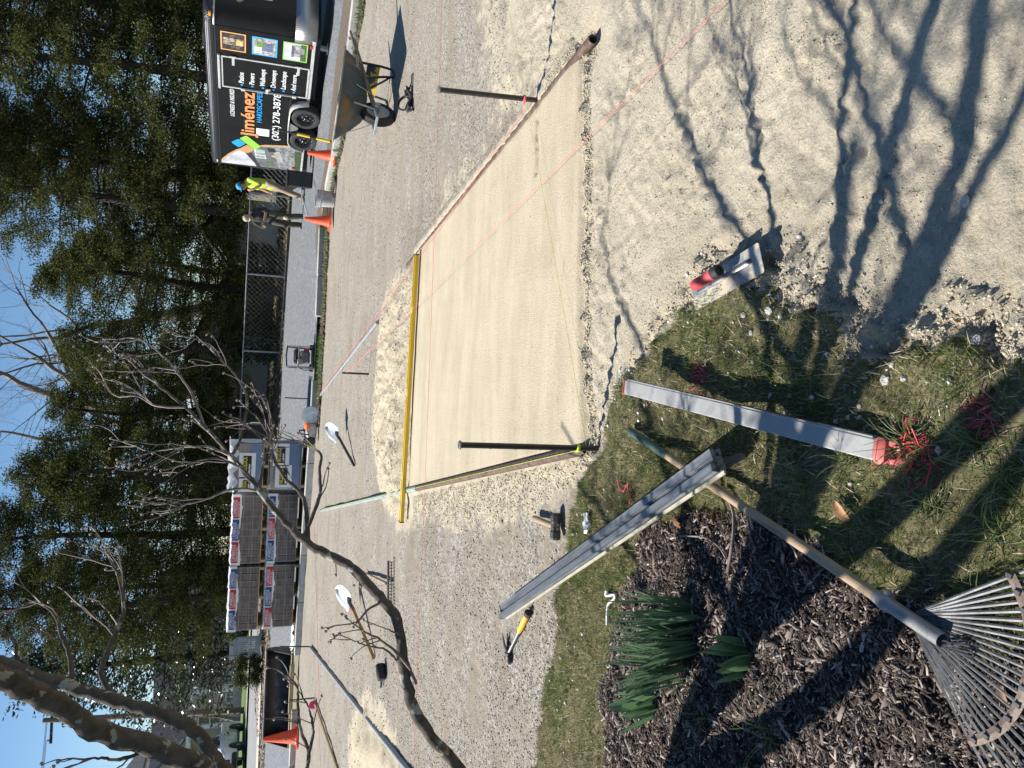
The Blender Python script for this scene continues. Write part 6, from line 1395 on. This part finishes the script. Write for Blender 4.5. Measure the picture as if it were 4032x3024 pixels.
for x, y, s, lab, sd_ in ((1.2,29.5,(1.9,1.2,1.6),'dark shrub behind the chain link fence by the white house',92),(4.3,31.5,(1.5,1.2,1.3),'dark shrub behind the fence between the two people',93),(-6.6,27.6,(1.4,.9,1.2),'dark shrub behind the left paver pallets',94),(-7.9,31.8,(1.3,.9,1.1),'dark shrub between pallets and the vinyl fence',95),(-13.4,43,(2.2,1.4,1.2),'low brown shrub before the far house',96)):
    bush('shrub',lab,'shrub',(x,y,hill(y)),s,sd_,M_hedge,500,14,.10)
# ================================================================ CHAIN LINK FENCE
Yf = 27.9; M_link = pm('grey fence steel',(.20,.21,.22),(.30,.31,.32),8,.5,metal=.5)
t = thing('chain_link_fence', 'grey chain link fence with steel posts along the back of the driveway', 'fence', (0,0,0)); fz = lambda x: hill(Yf)
FXL, FXR = -9.1, 14.0; Yfl = lambda x: far_y(x)+.55
pxs = np.arange(FXL, FXR, 2.45)
for x in pxs: part('fence_post', MB().tube([(x,Yfl(x),0),(x,Yfl(x),fz(x)+1.22)],.03,8), M_link, t, 50)
part('top_rail', MB().tube([(x,Yfl(x),fz(x)+1.20) for x in np.linspace(FXL,FXR,40)],.021,6), M_link, t, 50)
wm = MB(); st_ = .15; hgt = 1.16
for k in range(int((FXR-FXL)/st_)):
    for s in (-1,1):
        x0 = FXL+k*st_; x1 = x0+s*hgt*.9
        if FXL-.01 <= x1 <= FXR: wm.tube([(x0,Yfl(x0)-.02,fz(x0)+.02),(x1,Yfl(x1)-.02,fz(x0)+.02+hgt)],.0022,3,cap=False)
o = part('wire_mesh', wm, M_link, t); o['kind'] = 'stuff'
t = thing('landscape_edging', 'dark timber edging along the foot of the fence', 'edging', (0,0,0))
for a, b in zip(np.arange(-9,13,2.4), np.arange(-6.6,15.4,2.4)):
    A_ = V_((a,far_y(a)+.12,0)); B_ = V_((b,far_y(b)+.12,0)); o = part('timber', MB().box((0,0,0),((B_-A_).length-.02,.14,.16),bev=.01), pm('dark timber %d'%len(bpy.data.materials),(.035,.03,.026),(.075,.062,.052),6,.9,.3,30), t); o.location = (A_+B_)/2+V_((0,0,hill(Yf)-.03)); o.rotation_euler = (0,0,math.atan2(B_.y-A_.y,B_.x-A_.x))
# ================================================================ BUILDINGS BEYOND THE FENCE
def shed(name, label, cx, cy, W, Dp, Hh, roofh, wall, roofm, boards=True, yaw=0.0, door=None, windows=(), cat='shed', bw=.16):
    t = thing(name, label, cat, (cx,cy,hill(cy)), yaw)
    part('wall', MB().box((0,Dp/2,Hh/2),(W-.06,Dp,Hh)), wall, t)
    n_ = int(W/bw)
    if boards:
        for k in range(n_): part('board', MB().box((-W/2+bw*(k+.5)+.0,-.012,Hh/2),(bw-.012,.025,Hh)), wall, t)
    rf = MB().prism([(-W/2-.2,Hh-.05),(0,Hh+roofh),(W/2+.2,Hh-.05),(W/2+.2,Hh+.06),(0,Hh+roofh+.13),(-W/2-.2,Hh+.06)],Dp+.4,Matrix(((1,0,0,0),(0,0,1,-.2),(0,1,0,0),(0,0,0,1)))); part('roof', rf, roofm, t)
    part('gable', MB().prism([(-W/2,Hh-.02),(W/2,Hh-.02),(0,Hh+roofh)],.03,Matrix(((1,0,0,0),(0,0,1,-.01),(0,1,0,0),(0,0,0,1)))), wall, t)
    if door: d_ = part('door', MB().box((door[0],-.05,door[2]/2+.05),(door[1],.04,door[2])), door[3], t); part('handle', MB().ball((door[0]+door[1]*.4,-.09,door[2]*.5),.03,8,6), M_galv, d_)
    for (x_,z_,w_,h_) in windows:
        f_ = part('window', MB().box((x_,-.04,z_),(w_+.12,.05,h_+.12)), M_wht2, t)
        for s in (-1,1): part('pane', MB().box((x_+s*w_/4,-.07,z_),(w_/2-.05,.02,h_-.05)), M_glass, f_)
    return t
M_wht2 = pm('white siding',(.62,.63,.64),(.74,.75,.76),4,.6); M_glass = flat('dark window glass',(.02,.025,.03),.08,.6); M_dkw = pm('dark stained boards',(.03,.026,.022),(.07,.058,.047),6,.85,.3,20,stretch=(6,6,.6)); M_shing = pm('grey shingles',(.06,.06,.065),(.12,.12,.125),8,.9,.4,30)
M_tanw = pm('tan wall',(.26,.22,.17),(.34,.29,.225),3,.85)
shed('garden_shed','white boarded shed behind the person in the yellow shirt',5.6,32.5,2.6,3,1.75,1.05,M_wht2,M_shing,door=(0,.9,1.6,M_wht2))
shed('garden_shed','dark timber shed behind the fence beside the dark clothed person',3.0,33.5,2.4,3,1.75,.5,M_dkw,M_shing,door=(.2,.8,1.5,M_dkw))
shed('white_house','low white house behind the chain link fence',.55,36.5,4.2,4,2.6,.8,M_wht2,M_shing,windows=((-1.5,1.6,.5,.9),(1.3,1.5,.5,.9)),cat='house',bw=.22)
shed('garage','tan garage wall behind the blue wrapped pallets',-3.5,35.5,4.6,5,2.5,.7,M_tanw,M_shing,windows=((-.6,.75,1.6,.9),),cat='garage',boards=False)
# house across the street
t = thing('porch_house','tan sided house with a white columned porch across the street','house',(-22.0,55,hill(55)),R(4)); M_side = pm('tan siding',(.36,.32,.26),(.44,.395,.33),3,.7)
part('wall', MB().box((0,3.5,1.7),(17,7,3.4)), M_side, t)
for k in range(17): part('siding_board', MB().box((0,-.02,.1+.2*k),(17,.03,.185),rot=Matrix.Rotation(R(4),3,'X')), M_side, t)
rf = part('roof', MB().prism([(-9,3.3),(9,3.3),(8.2,5.6),(-8.2,5.6)],.15,Matrix(((1,0,0,0),(0,.45,1,-.6),(0,1,0,0),(0,0,0,1)))), M_shing, t)
for gx in (-4.0,3.0):
    part('gable', MB().prism([(gx-2.1,3.2),(gx+2.1,3.2),(gx,5.2)],.06,Matrix(((1,0,0,0),(0,0,1,-1.6),(0,1,0,0),(0,0,0,1)))), M_side, t)
    part('gable_roof', MB().prism([(gx-2.4,3.0),(gx,5.25),(gx+2.4,3.0),(gx+2.4,3.2),(gx,5.5),(gx-2.4,3.2)],2.2,Matrix(((1,0,0,0),(0,0,1,-1.8),(0,1,0,0),(0,0,0,1)))), M_shing, rf)
part('porch_floor', MB().box((0,-1.0,.25),(12,2.2,.5)), M_walk, t); part('porch_beam', MB().box((0,-1.8,3.1),(12,.2,.3)), M_wht2, t)
for k in range(6): part('column', MB().box((-5.6+2.24*k,-1.8,1.75),(.24,.24,2.5),bev=.02), M_wht2, t)
for k in range(6):
    f_ = part('window', MB().box((-6.5+2.6*k,-.06,1.9),(1.1,.08,1.5)), M_wht2, t)
    for s in (-1,1): part('pane', MB().box((-6.5+2.6*k,-.12,1.9+s*.35),(.9,.03,.62)), M_glass, f_)
part('railing', MB().box((0,-1.8,.95),(12,.06,.06)), M_wht2, t)
for k in range(30): part('baluster', MB().box((-5.8+.4*k,-1.8,.72),(.05,.05,.42)), M_wht2, t)
shed('far_house','tall pale gabled house at the far left behind the limbs',-34.5,62,8,7,6.5,3.0,M_wht2,M_shing,windows=((-2,4.6,.9,1.3),(2,4.6,.9,1.3),(0,1.8,1.2,1.4)),cat='house',boards=False)
# utility pole and wires
pb = D(950,2798,44.5); pt = D(560,2818,44.8)
t = thing('utility_pole','brown wooden utility pole beyond the street','pole',(pb.x,pb.y,hill(pb.y)-.1)); pl = V_((pb.x,pb.y,hill(pb.y)-.1))
dirp = (pt-pb).normalized(); top_ = dirp*10.0
part('shaft', MB().tube([V_((0,0,0)),top_*.5,top_],[.17,.15,.12],10), pm('pole wood',(.15,.10,.07),(.24,.165,.115),3,.9,.3,20,stretch=(6,6,.4)), t, 50)
part('cross_arm', MB().box(top_*.96,(2.4,.10,.12)), M_trunk, t)
for s in (-1,0,1): part('insulator', MB().lathe([(.05,0),(.06,.08),(.03,.14)],8,Matrix.Translation(top_*.96+V_((s*1.05,0,.06)))), M_galv, t, 40)
for s, lab in ((-1,'left'),(0,'middle'),(1,'right')):
    a = pl+top_*.96+V_((s*1.05,0,.2)); b = a+V_((-60,-18,2.5)); pts = [a.lerp(b,i/16)-V_((0,0,3.0*4*(i/16)*(1-i/16)*.25)) for i in range(17)]
    tag(part('power_line', MB().tube(pts,.012,4), M_blk), lab+' of the three power lines running from the pole across the sky', 'wire', 'power lines')
sgn = D(1005,2690,41.5); t = thing('sign_post','thin grey metal post at the far kerb','post',(sgn.x,41.3,hill(41.3))); part('shaft', MB().tube([(0,0,0),(.10,0,1.7)],.03,8), M_link, t, 50); part('plate', MB().box((.11,-.03,1.72),(.06,.02,.20)), M_galv, t)
# ================================================================ PARKED PICKUP
fw = D(963,2931,41.0); ty = math.atan2(-.984,.148)
t = thing('pickup_truck','white crew cab pickup parked across the street','truck',(fw.x-.93,41.0-.14,hill(41)+.01),ty)
M_paint = pm('white car paint',(.70,.71,.72),(.76,.77,.78),2,.3,coat=.5)
def loft(secs):
    mb = MB(); n_ = len(secs[0])
    for s in secs: mb.v += [tuple(p) for p in s]
    for i in range(len(secs)-1):
        for k in range(n_): mb.f.append((i*n_+k,i*n_+(k+1)%n_,(i+1)*n_+(k+1)%n_,(i+1)*n_+k))
    mb.f.append(tuple(range(n_))[::-1]); mb.f.append(tuple((len(secs)-1)*n_+k for k in range(n_))); return mb
def sec(x, w, z0, z1, b=.08): return [(x,-w+b*.5,z0),(x,w-b*.5,z0),(x,w,z0+b),(x,w,z1-b),(x,w-b,z1),(x,-w+b,z1),(x,-w,z1-b),(x,-w,z0+b)]
part('body', loft([sec(-4.55,.90,.55,1.22),sec(-4.45,.93,.45,1.27),sec(-1.4,.95,.42,1.28),(sec(.0,.95,.42,1.26)),sec(.62,.92,.45,1.16),sec(.86,.82,.52,1.05)]), M_paint, t, 40)
part('bed_opening', MB().box((-3.55,0,1.279),(1.7,1.55,.02)), M_blk, t)
part('cab', loft([sec(-2.62,.86,1.22,1.30,.04),sec(-2.45,.72,1.22,1.84,.10),sec(-1.2,.72,1.22,1.90,.10),sec(-.85,.72,1.22,1.84,.10),sec(-.15,.86,1.20,1.29,.04)]), M_paint, t, 40)
part('windshield', MB().grid([[(-.24,y_,1.32),(-.80,y_*.82,1.80)] for y_ in np.linspace(-.74,.74,5)]), M_glass, t, 60).location = (.03,0,.025)
for s in (-1,1):
    for a, b in ((-.98,-.30),(-1.72,-1.05),(-2.35,-1.80)): part('side_window', MB().add([(a,s*.80,1.34),(b,s*.83,1.34),(b-.12*(1 if b > -.5 else 0),s*.745,1.76),(a,s*.735,1.78)],[(0,1,2,3),(3,2,1,0)]), M_glass, t).location = (0,s*.028,0)
    for a in (-1.02,-1.80): part('door_seam', MB().box((a,s*.952,.9),(.012,.006,.72)), M_blk, t)
    for a in (-1.25,-2.05): part('door_handle', MB().box((a,s*.965,1.08),(.14,.03,.04),bev=.01), M_blk, t)
    part('mirror', MB().box((-.42,s*1.02,1.36),(.12,.18,.16),bev=.03), M_blk, t, 40); part('headlight', MB().box((.76,s*.70,.95),(.16,.28,.16),bev=.03), flat('headlight lens %d'%s,(.55,.57,.6),.1), t, 40)
    part('running_board', MB().box((-1.6,s*.97,.40),(2.0,.14,.05),bev=.01), M_blk, t)
    for ax_ in (0,-3.35):
        W = Matrix.Translation((ax_,s*.86,.40)) @ Matrix.Rotation(R(-90*s),4,'X')
        part('wheel_arch', MB().lathe([(.46,.0),(.46,.12)],24,W), M_blk, t, 40)
        wh = part('wheel', MB().lathe([(.05,.13),(.20,.10),(.25,.13),(.26,.13),(.26,-.1)],24,W), M_galv, t, 40)
        part('tyre', MB().lathe([(.25,.135),(.30,.145),(.37,.135),(.40,.09),(.40,-.09),(.26,-.1)],28,W,cap=False), M_tyre, wh, 30)
        for k in range(6): a_ = k*math.pi/3; part('rim_hole', MB().lathe([(.045,.12),(.045,.125)],8,W @ Matrix.Translation((.15*math.cos(a_),.15*math.sin(a_),0))), M_hole, wh)
part('grille', MB().box((.86,0,.90),(.06,1.1,.26),bev=.02), M_blk, t, 40)
for k in range(3): part('grille_bar', MB().box((.895,0,.82+.08*k),(.02,1.0,.02)), M_galv, t)
part('bumper', MB().box((.88,0,.58),(.20,1.75,.22),bev=.04), M_blk, t, 40); part('licence_plate', MB().box((.99,.0,.58),(.015,.32,.15)), M_wht, t)

# ================================================================ PEOPLE
def grown(name, shapes, voxel, mat, parent, sm=2, label=None):
    mb = MB()
    for s in shapes:
        if s[0] == 'limb':
            pts = [Vector(p) for p in s[1]]; rr = s[2]; 
            P, r2 = crom(pts, rr, 4); mb.tube(P, r2, 10, flat=s[3] if len(s) > 3 else 1.0); mb.ball(P[0], r2[0]*.98, 10, 8); mb.ball(P[-1], r2[-1]*.98, 10, 8)
        else: mb.ball(s[1], s[2], 14, 10)
    tmp = bpy.data.objects.new('tmp', mb.mesh('tmp')); COL.objects.link(tmp)
    rm = tmp.modifiers.new('r','REMESH'); rm.mode = 'VOXEL'; rm.voxel_size = voxel; s_ = tmp.modifiers.new('s','SMOOTH'); s_.iterations = sm; s_.factor = .5
    dg = bpy.context.evaluated_depsgraph_get(); me = bpy.data.meshes.new_from_object(tmp.evaluated_get(dg)); bpy.data.objects.remove(tmp)
    me.name = name; return part(name, me, mat, parent, 180, label)
M_skin = pm('skin',(.40,.22,.14),(.46,.27,.18),20,.55); M_hair = pm('dark hair',(.012,.009,.008),(.03,.024,.02),60,.6)
def hand(side, wrist, d, up, grip=.6):
    """palm and five bent fingers; d = direction of the hand, up = back of the hand"""
    w = Vector(wrist); d = Vector(d).normalized(); up = Vector(up); up = (up-d*up.dot(d)).normalized(); s = d.cross(up)*side
    out = [('limb',[w, w+d*.045, w+d*.085],[.024,.030,.030],.62)]
    for k, (off, L_) in enumerate(((-.027,.070),(-.009,.080),(.010,.074),(.027,.058))):
        b = w+d*.085+s*off; m1 = b+d*L_*.45-up*L_*.18*grip; m2 = m1+d*L_*.28*(1-grip*.7)-up*L_*.40*grip; out.append(('limb',[b-d*.02,b,m1,m2],[.0095,.0095,.0088,.0078]))
    out.append(('limb',[w+d*.03-s*.022, w+d*.055-s*.045-up*.012, w+d*.085-s*.040-up*.030],[.011,.010,.0085])); return out
def head(c, f, tilt):
    """f = facing direction (horizontal), returns skin shapes"""
    c = Vector(c); f = Vector(f).normalized(); dn = Vector((0,0,-1)); fd = (f*math.cos(tilt)+dn*math.sin(tilt)).normalized(); upv = (Vector((0,0,1))*math.cos(tilt)+f*math.sin(tilt)).normalized(); sd_ = fd.cross(upv)
    sh = [('ball',c+upv*.025,(.078,.078,.095)),('ball',c+fd*.035-upv*.045,(.058,.058,.062)),('ball',c+fd*.062-upv*.075,(.026,.026,.022)),
          ('limb',[c+fd*.080+upv*.005,c+fd*.104-upv*.028],[.009,.014]),('ball',c+fd*.088-upv*.058,(.020,.020,.010))]
    for s in (-1,1): sh.append(('ball',c+sd_*s*.080-upv*.01,(.014,.016,.030))); sh.append(('ball',c+fd*.07+sd_*s*.045-upv*.02,(.022,.022,.022)))
    return sh, fd, upv, sd_
def cap_hat(c, fd, upv, sd_, mat, parent, brim=1.0):
    c = Vector(c); Mx = Matrix(((fd.x,sd_.x,upv.x,c.x),(fd.y,sd_.y,upv.y,c.y),(fd.z,sd_.z,upv.z,c.z),(0,0,0,1)))
    h_ = part('cap', MB().lathe([(.094,.045),(.097,.065),(.092,.10),(.07,.135),(.03,.150),(.004,.152)],18,Mx), mat, parent, 60)
    br_ = [(.085*math.cos(a)+(.075*brim if abs(a) < 1.2 else 0)*math.cos(a*1.2), .085*math.sin(a)) for a in np.linspace(-1.5,1.5,13)]+[(.05,.07),(.05,-.07)]
    part('brim', MB().prism(br_,.008,Mx,.046), mat, h_)
    for s in (-1,1): part('eye', MB().ball(c+fd*.073+sd_*s*.032+upv*.006,.009,8,6), M_hole, parent)
# person in yellow, walking to the left with one hand raised to the face
pA_ = D(1188,760,20.3)
t = thing('person','person in a bright yellow shirt, tan trousers and blue cap, hand raised to face','person',(pA_.x+.12,20.3,hill(20.3)),R(180+12))
sc = .97; t.scale = (sc,sc,sc)
hc = V_((.13,.0,1.545)); hs, fd, uv, sv = head(hc,(1,.1,0),.25)
legL = [(0.02,.10,.90),(.17,.11,.52),(.30,.11,.12)]; legR = [(.0,-.10,.90),(.05,-.11,.50),(-.18,-.11,.14)]
armL = [(.03,.19,1.36),(.14,.23,1.10),(.27,.14,1.30)]; armR = [(.0,-.19,1.36),(.03,-.25,1.10),(.12,-.24,.88)]
body = hs+[('limb',[hc-uv*.03-fd*.01,(.05,0,1.40),(.02,0,1.30)],[.056,.060,.085]),('limb',[(.01,0,1.33),(.0,0,1.12),(.01,0,.94)],[.11,.115,.12]),
    ('limb',legL,[.085,.058,.045]),('limb',legR,[.085,.058,.045]),('limb',[legL[2],(.31,.11,.05),(.42,.11,.03)],[.045,.04,.035]),('limb',[legR[2],(-.18,-.11,.06),(-.08,-.11,.03)],[.045,.04,.035]),
    ('limb',armL,[.055,.043,.030]),('limb',armR,[.055,.043,.030])]+hand(1,armL[2],(-.05,-.10,.25),(0,1,0),.7)+hand(-1,armR[2],(.1,0,-.4),(0,-1,0),.5)
grown('body', body, .0125, M_skin, t, 2)
M_hiv = pm('hi-vis yellow cloth',(.52,.72,.05),(.62,.82,.10),5,.8,.4,14,dist=.03); M_khk = pm('khaki cloth',(.30,.22,.14),(.42,.33,.22),6,.9,.5,14,dist=.03)
sh = grown('shirt', [('limb',[(.02,.0,1.40),(.01,0,1.26),(.0,0,1.06),(.01,0,.86)],[.105,.155,.145,.150],.82),('limb',[(.01,.13,1.38),(.03,.19,1.34),(.10,.225,1.17)],[.07,.078,.066]),('limb',[(0,-.13,1.38),(.0,-.19,1.34),(.02,-.24,1.15)],[.07,.078,.066])], .016, M_hiv, t, 3)
part('dark_patch', MB().ball((-.13,.03,1.27),(.03,.06,.05),10,8), M_blk, sh, 60)
grown('trousers', [('limb',[(.01,0,.93),(.01,0,.84)],[.135,.13],.85),('limb',[legL[0],(.10,.11,.70),legL[1],(.30,.11,.10)],[.10,.092,.078,.070]),('limb',[legR[0],(.04,-.11,.70),legR[1],(-.18,-.11,.12)],[.10,.092,.078,.070])], .016, M_khk, t, 2)
for L in ([(.29,.11,.06),(.36,.11,.045),(.43,.11,.035)],[(-.19,-.11,.08),(-.12,-.11,.05),(-.05,-.11,.035)]): grown('boot',[('limb',L,[.052,.05,.042])],.014,pm('work boot %d'%len(bpy.data.materials),(.16,.11,.07),(.24,.17,.11),12,.8),t,1)
part('hair', MB().ball(hc-fd*.022+uv*.01,(.083,.083,.085),14,10), M_hair, t, 60); cap_hat(hc, fd, uv, sv, pm('blue cap cloth',(.03,.30,.55),(.05,.38,.62),10,.8), t)
# person in dark clothes looking down at a phone
pB_ = D(1208,868,20.6)
t = thing('person','person in dark hooded top and olive trousers looking down at a phone','person',(pB_.x-.02,20.6,hill(20.6)-.04),R(225)); sc = .93; t.scale = (sc,sc,sc)
hc = V_((.17,.02,1.455)); hs, fd, uv, sv = head(hc,(1,.25,0),.6)
legL = [(0,.10,.88),(.08,.13,.48),(.02,.15,.11)]; legR = [(0,-.10,.88),(.06,-.13,.48),(-.02,-.16,.11)]
armL = [(.04,.20,1.28),(.08,.28,1.03),(.31,.10,1.05)]; armR = [(.04,-.20,1.28),(.07,-.28,1.02),(.31,-.07,1.06)]
body = hs+[('limb',[hc-uv*.04-fd*.02,(.09,0,1.34),(.04,0,1.24)],[.055,.062,.09]),('limb',[(.03,0,1.26),(.0,0,1.08),(.0,0,.92)],[.115,.12,.12]),('limb',legL,[.085,.058,.045]),('limb',legR,[.085,.058,.045]),
    ('limb',[legL[2],(.03,.15,.05),(.13,.16,.03)],[.045,.04,.035]),('limb',[legR[2],(-.01,-.16,.05),(.09,-.18,.03)],[.045,.04,.035]),('limb',armL,[.055,.043,.030]),('limb',armR,[.055,.043,.030])]+hand(1,armL[2],(.1,-.10,.06),(0,.3,-1),.8)+hand(-1,armR[2],(.1,.08,.06),(0,-.3,-1),.8)
grown('body', body, .0125, M_skin, t, 2)
M_dkt = pm('charcoal cloth',(.020,.021,.024),(.04,.041,.045),6,.9,.5,14,dist=.03); M_olv = pm('olive cloth',(.055,.046,.032),(.10,.085,.06),6,.9,.5,14,dist=.03)
sh = grown('hooded_top', [('limb',[(.05,0,1.32),(.03,0,1.18),(.0,0,1.02),(.0,0,.86)],[.11,.165,.155,.16],.85),('limb',[(.03,.14,1.30),(.05,.20,1.25),(.07,.28,1.06),(.12,.26,1.03)],[.075,.082,.07,.062]),('limb',[(.03,-.14,1.30),(.05,-.20,1.25),(.07,-.28,1.05),(.12,-.26,1.03)],[.075,.082,.07,.062])], .016, M_dkt, t, 3)
grown('hood', [('limb',[(-.02,-.10,1.36),(-.06,0,1.37),(-.02,.10,1.36)],[.05,.06,.05])], .016, M_dkt, sh, 2)
grown('trousers', [('limb',[(0,0,.92),(0,0,.82)],[.14,.135],.85),('limb',[legL[0],(.05,.115,.68),legL[1],(.02,.15,.10)],[.105,.098,.085,.078]),('limb',[legR[0],(.04,-.115,.68),legR[1],(-.02,-.16,.10)],[.105,.098,.085,.078])], .016, M_olv, t, 2)
part('knee_pad', MB().ball((.145,.13,.50),(.035,.06,.075),12,8), pm('pale knee pad',(.5,.45,.36),(.62,.57,.48),14,.8), t, 60); part('knee_pad', MB().ball((.125,-.13,.50),(.035,.06,.075),12,8), M_blk, t, 60)
for L in ([(.0,.15,.07),(.08,.16,.045),(.14,.17,.035)],[(-.04,-.16,.07),(.04,-.18,.045),(.10,-.19,.035)]): grown('boot',[('limb',L,[.056,.052,.042])],.014,M_blk,t,1)
part('hair', MB().ball(hc-fd*.022+uv*.01,(.083,.083,.085),14,10), M_hair, t, 60); cap_hat(hc, fd, uv, sv, pm('beige cap cloth',(.34,.29,.22),(.44,.38,.30),10,.8), t)
o = tag(part('mobile_phone', MB().box((0,0,0),(.15,.075,.009),bev=.004), M_blk), 'black phone held by the person in dark clothes', 'phone')
o.location = t.matrix_basis @ V_((.40,.015,1.115)); o.rotation_euler = (.0,-.5,R(225))
